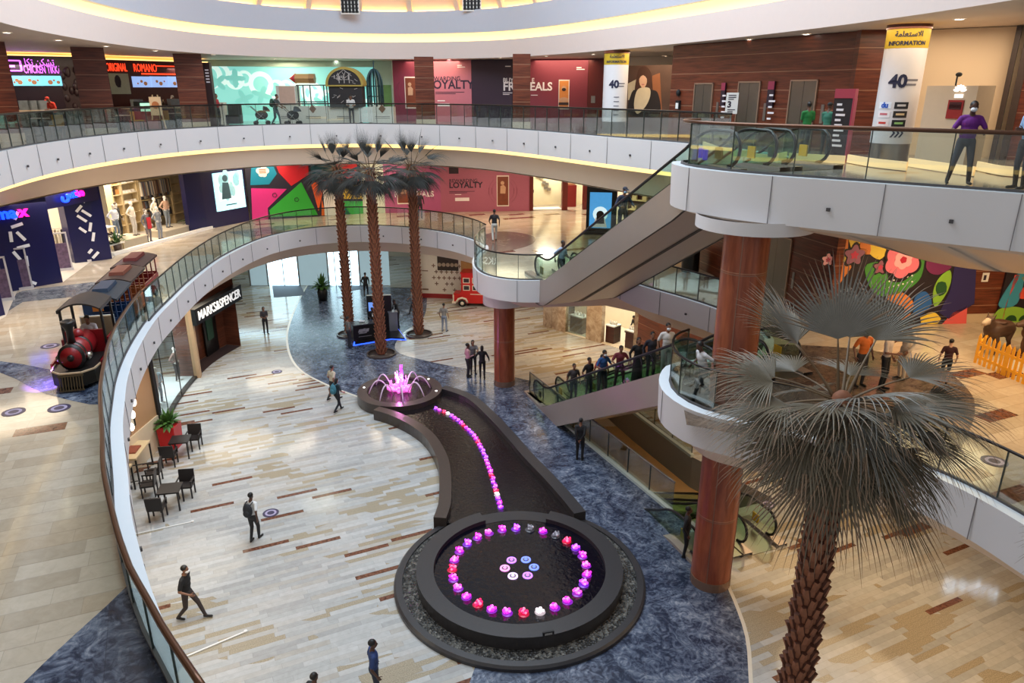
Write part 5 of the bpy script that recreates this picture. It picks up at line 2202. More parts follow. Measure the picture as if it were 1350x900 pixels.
for s in (-1, 1):
    m = MB()
    m.b2(-2.7, -.55, s * .70, s * .76, .2, .62)
    m.b2(-2.7, -1.6, s * .66, s * .74, .6, .95)
    m.cur = 1
    for z in (.24, .58):
        m.b2(-2.6, -.65, s * .755, s * .775, z, z + .03)
    for x in (-2.6, -1.65, -.68):
        m.b2(x, x + .03, s * .755, s * .775, .24, .6)
    m.build('side_panel', [tr_, tcream], T)
for x, y in ((-1.62, -.62), (-1.62, .62), (-2.62, -.62), (-2.62, .62)):
    MB().box((x, y, 1.3), (.07, .07, 1.2)).build('cab_post', tb, T)
m = MB()
N_ = 11
A, B = [], []
for i in range(N_):
    t_ = -1 + 2 * i / (N_ - 1)
    A.append((-1.5, .66 * t_, 1.88 + .20 * (1 - t_ * t_)))
    B.append((-2.72, .66 * t_, 1.88 + .20 * (1 - t_ * t_)))
m.strip(A, B).strip([(x, y, z - .05) for x, y, z in A], [(x, y, z - .05) for x, y, z in B]).strip(A, [(x, y, z - .05) for x, y, z in A]).strip(B, [(x, y, z - .05) for x, y, z in B])
m.b2(-2.72, -1.5, -.67, -.63, 1.8, 1.9).b2(-2.72, -1.5, .63, .67, 1.8, 1.9)
m.build('cab_roof', troof, T)
m = MB()
m.b2(-1.68, -1.6, -.6, .6, .5, 1.2)
m.build('cab_front', tr_, T)
for x in (-.9, -1.6, -2.3):
    for s in (-1, 1):
        m = MB()
        m.tube([(x, s * .55, .19), (x, s * .66, .19)], .19, 16)
        m.build('wheel', tb, T)
m = MB()
m.b2(-2.95, -2.88, -.5, .5, .5, 1.2)
m.cur = 1
m.b2(-2.98, -2.94, -.56, .56, .5, .58).b2(-2.98, -2.94, -.56, .56, 1.14, 1.22).b2(-2.98, -2.94, -.56, -.5, .5, 1.2).b2(-2.98, -2.94, .5, .56, .5, 1.2)
m.build('notice_board', [mat('notice_beige', (176, 150, 118), .6, var=.1), paper], T)
eng = WM[T.name]
q = eng @ Vector((-2.35, 0, .3))
human('person', 'driver in white shirt seated in the cab of the toy engine', tuple(q), trz + R90, 'sit', (206, 200, 204), (46, 44, 50), 'm', h=1.62, k=dict(pz=.46, fl=(.1, -.3, .1), fr=(-.1, -.3, .1)))
GRP = 'wagons of the toy train'
wag = [((30, 62, 106), (44, 52, 62), (40, 60, 84), 'blue toy wagon right behind the engine'), ((150, 82, 44), (70, 52, 46), (122, 66, 52), 'orange brown toy wagon, middle of the three'), ((122, 30, 32), (66, 42, 42), (104, 38, 40), 'dark red toy wagon at the tail of the train')]
pos = -3.75
for wi, (c, rc, cc, lab) in enumerate(wag):
    L_ = 1.85
    o = eng @ Vector((pos - L_ / 2, 0, 0))
    T = thing('train_wagon', lab, 'toy train wagon', tuple(o), trz - .03 * wi, GRP)
    T.scale = (1.08, .76, .96)
    bm_ = mat('wagon_%d' % wi, c, .4, var=.12)
    rm_ = mat('wagon_roof_%d' % wi, rc, .5, var=.15)
    cm_ = mat('wagon_top_%d' % wi, cc, .5, var=.1)
    MB().b2(-L_ / 2, L_ / 2, -.58, .58, .18, .34).build('chassis', tb, T)
    for s in (-1, 1):
        m = MB()
        m.b2(-L_ / 2, L_ / 2, s * .60, s * .66, .3, .92)
        m.cur = 1
        for x in np.linspace(-L_ / 2 + .05, L_ / 2 - .5, 4):
            for z in (.4, .82):
                m.b2(x, x + .4, s * .66, s * .672, z, z + .025)
            m.b2(x, x + .025, s * .66, s * .672, .4, .84)
            m.b2(x + .4, x + .425, s * .66, s * .672, .4, .84)
        m.build('side_panel', [bm_, mat('wagon_line_%d' % wi, tuple(min(255, int(v * 1.25 + 30)) for v in c), .5, var=0)], T)
    for e in (-1, 1):
        m = MB()
        m.b2(e * (L_ / 2 - .06), e * L_ / 2, -.62, .62, .3, .98)
        if wi == 0 and e > 0:
            m.b2(L_ / 2 - .05, L_ / 2 + .0, -.62, .0, .98, 1.5)
            m.cur = 1
            m.b2(L_ / 2, L_ / 2 + .03, -.25, .15, 1.25, 1.42)
        m.build('end_panel', [bm_, mat('orange_plate', (206, 120, 40), .5, var=.1)], T)
    for x in (-L_ / 2 + .04, -.3, .3, L_ / 2 - .04):
        for s in (-1, 1):
            MB().box((x, s * .6, 1.25), (.05, .05, .8)).build('post', bm_, T)
    for x in (-.45, .35):
        m = MB()
        m.b2(x - .2, x + .2, -.55, .55, .3, .6).b2(x - .22, x - .16, -.55, .55, .6, .95)
        m.build('bench', bm_, T)
    m = MB()
    A, B = [], []
    for i in range(N_):
        t_ = -1 + 2 * i / (N_ - 1)
        A.append((L_ / 2 + .1, .74 * t_, 1.64 + .14 * (1 - t_ * t_)))
        B.append((-L_ / 2 - .02, .74 * t_, 1.64 + .14 * (1 - t_ * t_)))
    m.strip(A, B).strip([(x, y, z - .06) for x, y, z in A], [(x, y, z - .06) for x, y, z in B]).strip(A, [(x, y, z - .06) for x, y, z in A]).strip(B, [(x, y, z - .06) for x, y, z in B])
    m.b2(-L_ / 2, L_ / 2 + .1, -.745, -.72, 1.58, 1.66).b2(-L_ / 2, L_ / 2 + .1, .72, .745, 1.58, 1.66)
    m.build('roof', rm_, T)
    m = MB()
    m.box((0, 0, 1.83), (L_ * .62, .62, .12), taper=.93)
    m.build('roof_hatch', cm_, T)
    for x in (-.55, .55):
        for s in (-1, 1):
            m = MB()
            m.tube([(x, s * .5, .17), (x, s * .6, .17)], .17, 14)
            m.build('wheel', tb, T)
    pos -= L_ * 1.08 + .3
# violet light of the engine on the floor
l = bpy.data.lights.new('violet_lamp', 'SPOT')
l.energy = 260
l.color = (.25, .1, 1)
l.spot_size = 1.0
l.spot_blend = .6
l.shadow_soft_size = .05
o = bpy.data.objects.new('violet_lamp', l)
COL.objects.link(o)
o.location = eng @ Vector((-.1, -.62, .95))
tgt = Vector((*G(61, 508, Z1), Z1))
o.rotation_euler = (tgt - o.location).to_track_quat('-Z', 'Y').to_euler()
# ================================================================ middle floor: shops, hoardings, mural, rides
ZS1 = 9.5
H1 = ZS1 - Z1 - .02
navym = mat('navy_gloss', (22, 24, 72), .3, var=.12, scale=1.5)
wbar = mat('white_bar', (232, 232, 236), .4, var=0)
carpet = mat('pale_shop_carpet', (206, 196, 184), .5, var=.04)
# shop floor and back
m = MB()
m.flat([[G(-60, 455, Z1), G(8, 417, Z1), G(24, 381, Z1), G(83, 372, Z1), G(121, 344, Z1), G(148, 341, Z1), G(151, 337, Z1), G(283, 301, Z1), (-18.5, 47), (-27, 47), (-31, 38), (-31, 24)]], Z1 + .006)
structure('floor_fashion_shop', m, carpet)
BK = Wall((-28.5, 24), (-24.2, 46.5), Z1)
m = MB()
BK.rect(m, 0, BK.L, 0, H1, -.2, 0)
structure('wall_fashion_back', m, mat('bright_shop_wall', (226, 214, 192), .5, var=.1, scale=1.2))


def fin(name, label, pa, pb, pc, depth, bars):
    """a dark blue portal block: barred front face from pa to pb, plain side from pb to pc"""
    W = Wall(G(*pa, Z1), G(*pb, Z1), Z1)
    T = thing(name, label, 'shop portal', W.p(W.L / 2, 0), W.rz)
    ga, gb, gc = [Vector(G(*q, Z1)) for q in (pa, pb, pc)]
    m = MB()
    m.poly([tuple(ga), tuple(gb), tuple(gc), (gc.x - .5, gc.y + .5), (ga.x - .6, ga.y + .5)], Z1 + .007, Z1 + H1)
    m.build('block', navym, T, w=True)
    for (px, py, ang, l) in bars:
        x, h = W.px(px, py)
        x = min(max(x, .15), W.L - .15)
        m = MB()
        d = Vector((math.cos(ang), math.sin(ang))) * l / 2
        n_ = Vector((-math.sin(ang), math.cos(ang))) * .06
        c = Vector((x, h))
        W.poly(m, [tuple(c - d - n_), tuple(c + d - n_), tuple(c + d + n_), tuple(c - d + n_)], 0, .03)
        m.build('white_bar', wbar, T, w=True)
    return W


F1 = fin('shop_portal', 'dark blue shop portal with white bars, nearer the toy engine', (8, 386), (48, 378), (83, 372), 1.4,
         [(30, 283, 1.0, .36), (22, 297, .2, .45), (14, 312, 1.5, .42), (35, 310, -1.0, .45), (36, 324, .1, .48), (41, 343, 1.5, .42), (22, 337, -1.1, .42), (44, 371, -.6, .4)])
F2 = fin('shop_portal', 'dark blue shop portal with white bars beside the tilted train wagons', (99, 347), (134, 343), (148, 341), 1.6,
         [(103, 262, -.8, .25), (112, 262, 1.0, .38), (104, 275, .8, .38), (114, 281, -.75, .46), (108, 288, -.75, .46), (119, 299, 1.3, .42), (109, 303, -.8, .36), (123, 312, 1.3, .42), (119, 331, .8, .25), (126, 336, .75, .4)])
F3 = fin('shop_portal', 'dark blue portal corner cut by the edge of the view near the train', (-50, 424), (-10, 420), (7, 415), 1.4, [])
# header band with the two lit signs
HB = Wall(G(-20, 392, Z1), G(148, 341, Z1), Z1)
m = MB()
HB.rect(m, 0, HB.L, H1 - .75, H1, -.5, -.05)
structure('trim_header', m, navym)
bl_ = mat('blue_sign_glow', (20, 60, 255), .4, emit=3.0, var=0, ecol=(16, 60, 255))
pk_ = mat('pink_sign_glow', (255, 20, 150), .4, emit=2.6, var=0, ecol=(255, 20, 140))
T = thing('shop_sign', 'glowing blue word sign with one pink letter over the nearer portal', 'sign', F1.p(F1.px(10, 281)[0], H1 - 1, .1), F1.rz)
m = MB()
SX, SH_ = F1.px(12, 281)
F1.text(m, 'ma', SX - .15, SH_, .62, .08, .05, .016)
m.build('blue_letters', bl_, T, w=True)
m = MB()
F1.text(m, 'x', SX + .48, SH_, .62, .08, .05, .016)
m.build('pink_letter', pk_, T, w=True)
T = thing('shop_sign', 'glowing blue Arabic word sign with a pink letter over the farther portal', 'sign', HB.p(HB.px(94, 251)[0], H1 - 1, .1), HB.rz)
SX, SH_ = HB.px(95, 251)
m = MB()
HB.text(m, '\uFEB2\uFEDB', SX - .28, SH_ - .1, .62, .12, .05, .02)
m.build('blue_letters', bl_, T, w=True)
m = MB()
HB.text(m, '\uFE8E\uFEE3', SX + .28, SH_ - .1, .62, .12, .05, .02)
m.build('pink_letters', pk_, T, w=True)
# security gates
gp = mat('gate_panel', (100, 80, 106), .5, var=.9, scale=9)
gw_ = mat('gate_frame', (206, 202, 206), .4, .2, var=.03)
GP = None
for (px, py, lab) in ((33, 381, 'patterned security gate in front of the nearer blue portal'), (87, 356, 'patterned security gate standing between the two blue portals, nearer one'), (111, 345, 'patterned security gate leaning close to the farther blue portal'), (7, 396, 'patterned security gate at the edge of the view')):
    q = G(px, py, Z1)
    if GP is None:
        T = thing('security_gate', lab, 'security gate', (q[0], q[1], Z1), .5, 'security gates of the blue fashion shop')
        m = MB()
        for x in (-.27, .27):
            m.box((x, 0, .85), (.06, .08, 1.7))
        m.box((0, 0, 1.7), (.6, .08, .06)).box((0, 0, .05), (.64, .2, .1))
        m.build('frame', gw_, T)
        MB().box((0, 0, .64), (.5, .05, 1.2)).build('printed_panel', gp, T)
        GP = T
    else:
        dup(GP, (q[0], q[1], Z1 + .006), .5, lab)
# window platform, mannequins
WW = Wall(G(151, 337, Z1), G(281, 301, Z1), Z1)
m = MB()
WW.rect(m, 0, WW.L, .0, .14, -.25, 0)
structure('trim_window', m, paper)
PL = mat('grey_podium', (178, 166, 146), .5, var=.05)


def wpos(px, d):
    x, _ = WW.px(px, 320)
    return WW.p(x, 0, -d), x


for x0, x1, hh, lab in ((172, 206, .42, 'stone grey podium under the mannequins nearer the portal'), (232, 264, .35, 'stone grey podium under the mannequins nearer the blue screen block')):
    a_, b_ = WW.px(x0, 320)[0], WW.px(x1, 310)[0]
    m = MB()
    WW.rect(m, a_, b_, 0.006, hh, -1.9, -.6)
    m.cur = 1
    WW.rect(m, a_ - .03, b_ + .03, hh, hh + .05, -1.93, -.57)
    tag(m.build('podium', [PL, mat('podium_top', (206, 194, 172), .4, var=.04)]), lab, 'podium')
for i, (px, d, hh, tp, bt, lab) in enumerate(((182, 1.2, .47, (206, 214, 232), (104, 118, 138), 'mannequin in white shirt and blue jeans, nearest the dark portal'),
                                              (192, 1.5, .47, (40, 40, 46), (32, 34, 40), 'mannequin in black behind the one in white shirt'),
                                              (201, 1.0, .47, (216, 210, 200), (200, 194, 186), 'pale bare mannequin on the nearer podium'),
                                              (212, .7, .01, (96, 96, 104), (112, 104, 108), 'mannequin in grey jacket with red scarf between the podiums'),
                                              (227, .7, .01, (128, 132, 140), (126, 132, 144), 'mannequin in grey denim standing on the shop floor'),
                                              (237, 1.3, .40, (222, 214, 202), (174, 160, 138), 'mannequin in white top and beige trousers on the farther podium'),
                                              (249, 1.2, .40, (196, 160, 140), (122, 130, 140), 'mannequin in tan jacket and jeans next to the blue screen block'))):
    q, x = wpos(px, d)
    human('mannequin', lab, (q.x, q.y, Z1 + hh), WW.rz + .1 * (i % 3), 'hips' if i % 2 == 0 else 'stand', tp, bt, 'w', h=1.78, sleeve=1, vox=.026, mask='blank', bald=i not in (1, 3), hair=(90, 80, 70), cat='mannequin', shoes=(80, 70, 64))
q, x = wpos(212, .52)
m = MB()
WW.rect(m, x - .13, x + .13, .75, 1.35, -.56, -.52)
tag(m.build('scarf', mat('red_scarf', (190, 40, 52), .7, var=.1)), 'red scarf hanging on the mannequin in grey jacket', 'scarf')
# palms in pots by the window
for px, py, lab, hh in ((167, 333, 'small potted plant before the shoe table of the window', 1.25), (264, 303, 'small potted palm beside the blue screen block', 1.35)):
    q = G(px, py, Z1)
    q = Vector((q[0], q[1])) + Vector((WW.n.x, WW.n.y)) * -.5
    T = thing('potted_plant', lab, 'potted plant', (q.x, q.y, Z1 + .006))
    m = MB()
    m.lathe([(.001, 0), (.17, 0), (.2, .4), (.001, .38)], 16)
    m.build('pot', mat('brown_pot', (88, 64, 50), .5, var=.1), T)
    leafball(T, .45, 40, hh - .45, 6, w=.05)
# tall shelf walls with hats, bags and clothes
shelfm = mat('shelf_oak', (206, 184, 142), .5, var=.08)
SWs = Wall(WW.p(.1, 0, -3.4)[:2], WW.p(WW.L - .1, 0, -3.4)[:2], Z1)
sx_ = lambda p: SWs.px(p, 260)[0]
cols = [(sx_(148), sx_(160)), (sx_(161), sx_(182)), (sx_(184), sx_(226)), (sx_(227), sx_(262))]
cnt = 0
HAT = None
GAR = []
rnd = random.Random(12)
for ci, (x0, x1) in enumerate(cols):
    T = thing('display_shelf', ('oak framed display shelf nearest the dark portal', 'display shelf with rows of white hats', 'long oak display shelf with clothes behind the mannequins', 'display shelf with bags next to the blue screen block')[ci], 'shelf', SWs.p((x0 + x1) / 2, 0), SWs.rz)
    m = MB()
    SWs.rect(m, x0, x1, 0.006, H1 - .05, -.45, -.4)
    m.build('back_panel', mat('shelf_back', (196, 180, 150), .6, var=.25, scale=4), T, w=True)
    for x in (x0, x1):
        m = MB()
        SWs.rect(m, x - .04, x + .04, 0.006, H1 - .05, -.4, .05)
        m.build('upright', shelfm, T, w=True)
    for h in (.55, 1.15, 1.7, 2.25, 2.8, 3.25):
        m = MB()
        SWs.rect(m, x0, x1, h, h + .04, -.4, .08)
        m.build('shelf_board', shelfm, T, w=True)
# hats
hm_ = MB()
hm_.lathe([(.001, .15), (.10, .14), (.12, .04), (.19, .02), (.19, 0), (.001, 0)], 12)
hat_me = hm_.mesh('hat', [mat('white_hat', (236, 228, 214), .7, var=.05)])
bag_me = MB().box((0, 0, .15), (.34, .18, .30), taper=.85).tube([(-.1, 0, .28), (-.07, 0, .42), (.07, 0, .42), (.1, 0, .28)], .012, 5).mesh('handbag', [mat('dark_bag', (66, 46, 36), .5, var=.3)])
bag2_me = MB().box((0, 0, .14), (.36, .2, .28), taper=.9).tube([(-.1, 0, .26), (-.07, 0, .38), (.07, 0, .38), (.1, 0, .26)], .012, 5).mesh('handbag', [mat('tan_bag', (176, 126, 72), .5, var=.2)])
shoe_me = MB().ell((0, 0, .05), (.05, .13, .05), 8, 5).ell((0, .07, .09), (.04, .06, .06), 8, 5).mesh('shoe', [mat('dark_shoe', (52, 42, 38), .4, var=.3)])
g_mes = []
for c in ((52, 50, 56), (150, 138, 118), (96, 104, 122), (206, 196, 178), (120, 84, 66)):
    gm = MB()
    gm.box((0, 0, -.42), (.10, .40, .78), taper=.85).box((0, 0, -.02), (.012, .3, .02))
    g_mes.append(gm.mesh('hanging_shirt', [cmat(c)]))


def put(me, loc, rz, label, cat, group):
    o = bpy.data.objects.new(me.name.split('.')[0], me)
    COL.objects.link(o)
    o.location = loc
    o.rotation_euler = (0, 0, rz)
    return tag(o, label, cat, group)


for h in (1.74, 2.29, 2.84):
    for i in range(4):
        put(hat_me, SWs.p(cols[1][0] + .25 + (cols[1][1] - cols[1][0] - .4) / 3 * i, h, -.15), 0, 'white brimmed hat in the rows of the hat shelf', 'hat', 'white hats on the hat shelf')
for x, h, k in ((.3, 2.29, 0), (.9, 2.29, 1), (.4, 2.84, 1), (1.1, 2.84, 0), (6.7, 2.84, 0), (7.3, 2.84, 0), (6.8, 2.29, 0), (5.2, 2.84, 1), (4.4, 2.84, 0)):
    put((bag_me, bag2_me)[k], SWs.p((cols[0][0] + .2 + (cols[0][1] - cols[0][0] - .3) * (x % 1)) if x < 2 else (cols[3][0] + .3 + (x - 4.2) * .62), h, -.15), SWs.rz, ('dark brown', 'tan')[k] + ' handbag on an upper board of the oak shelves', 'handbag', ('dark brown', 'tan') [k] + ' handbags on the oak shelves')
for i in range(26):
    x = cols[2][0] + .1 + (cols[2][1] - cols[2][0] - .2) / 26 * i
    put(g_mes[rnd.randrange(5)], SWs.p(x, 2.78, -.02), SWs.rz, 'shirt hanging in the dense row behind the mannequins', 'shirt', 'shirts hanging on the oak shelf')
for h in (.59, 1.19, 1.74):
    for i in range(16):
        put(g_mes[(i * 3 + int(h * 10)) % 5], SWs.p(cols[2][0] + .1 + (cols[2][1] - cols[2][0] - .2) / 16 * i, h + .46, -.12), SWs.rz, 'folded shirt in the lower rows behind the mannequins', 'shirt', 'folded shirts on the oak shelf').scale = (1, .8, .5)
# shoe table near the portal
a_, b_ = WW.px(146, 335)[0], WW.px(168, 330)[0]
T = thing('shoe_table', 'three tier pale table of shoes just behind the window next to the dark portal', 'display table', WW.p((a_ + b_) / 2, 0, -1), WW.rz)
for h, dd in ((.45, .5), (.85, .7), (1.25, .9)):
    m = MB()
    WW.rect(m, a_ + .1, b_ + .35, h - .05, h, -dd - .6, -dd + .1)
    m.build('table_board', paper, T, w=True)
m = MB()
for x in (a_ + .15, b_ + .3):
    WW.rect(m, x - .03, x + .03, 0.006, 1.25, -1.2, -1.1)
    WW.rect(m, x - .03, x + .03, 0.006, .45, -.5, -.44)
m.build('frame', shelfm, T, w=True)
for h, dd in ((.45, .55), (.85, .75)):
    for i in range(5):
        put(shoe_me, WW.p(a_ + .2 + .24 * i, h + .002, -dd), WW.rz + .3, 'dark shoe on the three tier pale table', 'shoe', 'shoes on the three tier table')
m = MB()
m.box((0, 0, .06), (.5, .3, .12)).ell((0, 0, .2), (.12, .1, .14), 10, 6)
o = m.build('bag', mat('red_bag', (206, 52, 40), .5, var=.1), origin=(0, 0, 0))
o.location = WW.p(a_ + .55, 1.25, -1.0)
tag(o, 'red bag lying on the top of the three tier pale table', 'bag')
# blue block with the tall lit screen
LW0 = Wall(G(252, 306, Z1), G(274, 302, Z1), Z1)
LW = Wall(G(274, 302, Z1), G(329, 291, Z1), Z1)
T = thing('screen_block', 'navy blue corner block with a tall lit fashion screen', 'screen wall', LW.p(LW.L / 2, 0), LW.rz)
m = MB()
LW.rect(m, -.02, LW.L, 0, H1, -.5, 0)
LW0.rect(m, 0, LW0.L, 0, H1, -.4, 0)
m.build('block', navym, T, w=True)
m = MB()
(xa, ha), (xb, hb) = LW.px(286, 279), LW.px(318, 224)
LW.rect(m, xa, xb, ha, hb, 0, .05)
m.build('screen', mat('lit_screen', (168, 226, 236), .3, emit=1.0, var=.1, ecol=(176, 238, 246), scale=2), T, w=True)
m = MB()
cx, w_ = (xa + xb) / 2, xb - xa
LW.rect(m, xa + .12 * w_, xb - .12 * w_, ha + .26 * (hb - ha), hb - .05 * (hb - ha), .05, .055)
m.cur = 1
rnd = random.Random(2)
for i in range(16):
    LW.poly(m, circ(cx + rnd.uniform(-.3, .3) * w_, ha + (hb - ha) * rnd.uniform(.3, .9), rnd.uniform(.05, .12) * w_, 9, 1, 1.6), .055, .062)
m.cur = 2
LW.poly(m, circ(cx - .12 * w_, hb - .16 * (hb - ha), .09 * w_, 12), .062, .07)
LW.poly(m, [(cx - .3 * w_, ha + .3 * (hb - ha)), (cx + .02 * w_, ha + .3 * (hb - ha)), (cx - .02 * w_, ha + .72 * (hb - ha)), (cx - .22 * w_, ha + .74 * (hb - ha))], .062, .068)
LW.rect(m, cx - .18 * w_, cx + .18 * w_, ha + .12 * (hb - ha), ha + .15 * (hb - ha), .05, .06)
m.build('screen_picture', [mat('screen_pale', (200, 232, 232), .3, emit=.9, var=.2, ecol=(206, 240, 240), scale=6), mat('screen_mid', (150, 190, 196), .3, emit=.5, var=.3, ecol=(150, 200, 206), scale=6), mat('screen_dark', (60, 84, 96), .3, emit=.15, var=.3, ecol=(80, 120, 130))], T, w=True)

# ---- coloured geometric hoarding and the pink campaign hoardings
W1 = Wall((-16.45, 45.35), (-9.9, 48.15), Z1)
W2 = Wall((-9.9, 48.15), (1.45, 49.3), Z1)


def pxpoly(W, pts):
    return [W.px(*p) for p in pts]


def clampw(W, pts, top=H1):
    return [(min(max(x, 0), W.L), min(max(h, 0), top)) for x, h in pts]


T = thing('hoarding', 'geometric hoarding of teal, red, pink, green and orange facets with dark seams', 'hoarding', W1.p(W1.L / 2, 0), W1.rz)
m = MB()
W1.rect(m, 0, W1.L, 0, H1, -.15, 0)
m.build('board', mat('hoarding_dark', (38, 34, 52), .5, var=.05), T, w=True)
fac = [((18, 134, 168), [(330, 200), (356, 200), (365, 229), (355, 243), (330, 244)]), ((206, 34, 48), [(360, 200), (405, 200), (407, 230), (384, 245), (368, 228)]),
       ((224, 50, 140), [(331, 248), (378, 249), (353, 274), (354, 291), (333, 293)]), ((52, 172, 58), [(397, 240), (419, 283), (357, 286), (355, 277)]),
       ((236, 96, 36), [(410, 242), (440, 234), (440, 256), (426, 250), (420, 278)]), ((26, 84, 98), [(408, 200), (440, 200), (438, 230), (411, 238)]),
       ((214, 40, 52), [(443, 200), (468, 200), (474, 238), (444, 246)]), ((240, 206, 46), [(446, 250), (474, 241), (478, 262), (450, 262)]), ((236, 110, 40), [(424, 284), (424, 262), (430, 284)]),
       ((58, 170, 80), [(450, 265), (478, 265), (479, 283), (456, 283)]), ((30, 90, 160), [(452, 268), (462, 283), (448, 283)])]
for i, (c, pts) in enumerate(fac):
    m = MB()
    W1.poly(m, clampw(W1, pxpoly(W1, pts)), 0, .02)
    m.build('facet', mat('facet_%d' % i, c, .45, var=.04), T, w=True)
m = MB()
W1.poly(m, clampw(W1, pxpoly(W1, [(426, 250), (444, 250), (445, 284), (428, 284)])), .02, .06)
m.build('hoarding_door', paper, T, w=True)
x, h = W1.px(346, 226)
m = MB()
for dx, dh, r in ((0, 0, .26), (-.2, .05, .18), (.22, .04, .18), (.1, .16, .18), (-.1, -.16, .16), (.08, -.18, .16)):
    W1.poly(m, circ(x + dx, h + dh, r, 14), .02, .03 + r * .01)
m.cur = 1
for k in range(3):
    W1.rect(m, x - .2, x + .2, h + .1 - .1 * k, h + .15 - .1 * k, .03, .04)
m.build('cloud_badge', [paper, mat('badge_line', (222, 96, 60), .5, var=0)], T, w=True)
m = MB()
for px, py in ((362, 257), (391, 263)):
    x, h = W1.px(px, py)
    for a in range(5):
        b0 = a * 1.2566
        m.bar(W1.p(x + .14 * math.cos(b0), h + .14 * math.sin(b0), .03), W1.p(x + .14 * math.cos(b0 + 1.2566), h + .14 * math.sin(b0 + 1.2566), .03), .03)
m.build('outline_mark', mat('hoarding_line', (30, 26, 40), .5, var=0), T, w=True)


def lines(W, m, x, h, w_, n, d, th=.035, gap=.09, rnd=random.Random(1)):
    for k in range(n):
        W.rect(m, x, x + w_ * (1 if k < n - 1 else .7), h - gap * k - th, h - gap * k, d, d + .006)


def phone(W, T, p0, p1, dark):
    (xa, ha), (xb, hb) = W.px(*p0), W.px(*p1)
    m = MB()
    W.rect(m, xa, xb, ha, hb, 0, .03)
    m.cur = 1
    W.rect(m, xa + .05, xb - .05, ha + .08, hb - .08, .03, .04)
    m.cur = 2
    cx, w_, H_ = (xa + xb) / 2, xb - xa, hb - ha
    W.poly(m, circ(cx - .03, hb - .24 * H_, .11 * w_ * 1.4, 12), .04, .05)
    W.poly(m, [(cx - .22 * w_, ha + .42 * H_), (cx + .2 * w_, ha + .42 * H_), (cx + .24 * w_, ha + .62 * H_), (cx + .05, ha + .7 * H_), (cx - .2 * w_, ha + .66 * H_)], .04, .05)
    m.build('poster_phone', [mat('phone_frame', (226, 214, 206), .4, var=0), mat('phone_dark', dark, .4, var=.3), mat('phone_skin', (196, 152, 122), .5, var=.15)], T, w=True)
    m = MB()
    for r in (.75, .95):
        for k in range(14):
            for s in (1, -1):
                a = (-.9 + 1.8 * k / 14)
                b = (-.9 + 1.8 * (k + 1) / 14)
                c0 = (cx + s * r * math.cos(a), (ha + hb) / 2 + r * math.sin(a))
                c1 = (cx + s * r * math.cos(b), (ha + hb) / 2 + r * math.sin(b))
                if abs(c0[0] - cx) > w_ / 2:
                    m.bar(W.p(*c0, .012), W.p(*c1, .012), .03, .01)
    m.build('poster_rings', mat('ring_print', tuple(int(v * .8) for v in (150, 70, 90)), .5, var=0), T, w=True)


dkp = mat('print_dark', (48, 32, 52), .5, var=0)
whp = mat('print_white', (238, 228, 230), .5, var=0)
# mauve board behind the palms
xm0, xm1 = W2.px(507, 260)[0], W2.px(581, 260)[0]
T = thing('hoarding', 'mauve pink hoarding with MEALS lettering behind the palm crowns', 'hoarding', W2.p((xm0 + xm1) / 2, 0), W2.rz)
m = MB()
W2.rect(m, xm0, xm1, 0, H1, -.15, 0)
m.cur = 1
W2.rect(m, 0, xm0, 0, H1, -.15, 0)
m.build('board', [mat('mauve_board', (170, 84, 128), .45, var=.06), mat('pale_green_board', (206, 214, 198), .5, var=.05)], T, w=True)
m = MB()
x, h = W2.px(556, 256)
W2.text(m, 'FREE MEALS', x - .5, h, .5, .005, .006, .012)
m.build('lettering', whp, T, w=True)
phone(W2, T, (524, 269), (540, 236), (120, 60, 40))
xm2 = W2.px(703, 250)[0]
T = thing('hoarding', 'dusty pink hoarding reading REWARDING LOYALTY with a phone picture on the middle floor', 'hoarding', W2.p((xm1 + xm2) / 2, 0), W2.rz)
m = MB()
W2.rect(m, xm1, xm2 - .25, 0, H1, -.15, 0)
m.build('board', mat('dusty_pink_board', (166, 92, 116), .45, var=.06), T, w=True)
(xa, ha), (xb, hb) = W2.px(592, 229), W2.px(604, 205)
m = MB()
W2.rect(m, xa, xb, ha, H1 - .02, 0, .012)
m.build('dark_tag', mat('dark_tag', (46, 28, 40), .5, var=0), T, w=True)
m = MB()
x, h = W2.px(592, 238.5)
W2.text(m, 'REWARDING', x, h, .32, .005, .006, .004, 'LEFT')
x, h = W2.px(592, 244.5)
W2.text(m, 'LOYALTY', x, h, .52, .005, .006, .016, 'LEFT')
lines(W2, m, x, h - .38, 1.7, 2, .005)
m.build('lettering', dkp, T, w=True)
m = MB()
x, h = W2.px(600, 263)
W2.rect(m, x, x + .95, h - .1, h + .12, 0, .01)
lines(W2, m, x, h + .35, .6, 1, .002)
m.build('store_badge', whp, T, w=True)
phone(W2, T, (655, 272), (671, 231), (70, 44, 38))
# dark brown jamb, then shop windows farther along
W3 = Wall((1.45, 49.3), (9.6, 50.6), Z1)
m = MB()
W2.rect(m, xm2 - .25, xm2, 0, H1, -.2, .05)
W3.rect(m, W3.px(741, 250)[0], W3.px(748, 250)[0], 0, H1, -.2, .15)
W3.rect(m, W3.px(769, 250)[0], W3.px(778, 250)[0], 0, H1, -.2, .15)
structure('trim_jambs', m, mat('dark_red_wood', (96, 28, 24), .35, var=.15))
m = MB()
W3.rect(m, -1, W3.L + 6, 0, H1, -2.5, -2.4)
structure('wall_bright_shop', m, mat('bright_shop', (240, 232, 190), .5, var=.12, scale=1.5))
T = thing('shop_window', 'bright cream shop window with small pictures next to the pink hoarding', 'shop window', W3.p(1, 0), W3.rz)
m = MB()
xa, xb = W3.px(704, 250)[0], W3.px(741, 250)[0]
W3.rect(m, xa, xb, 0.01, .08, -1.0, 0)
m.build('plinth', paper, T, w=True)
rnd = random.Random(9)
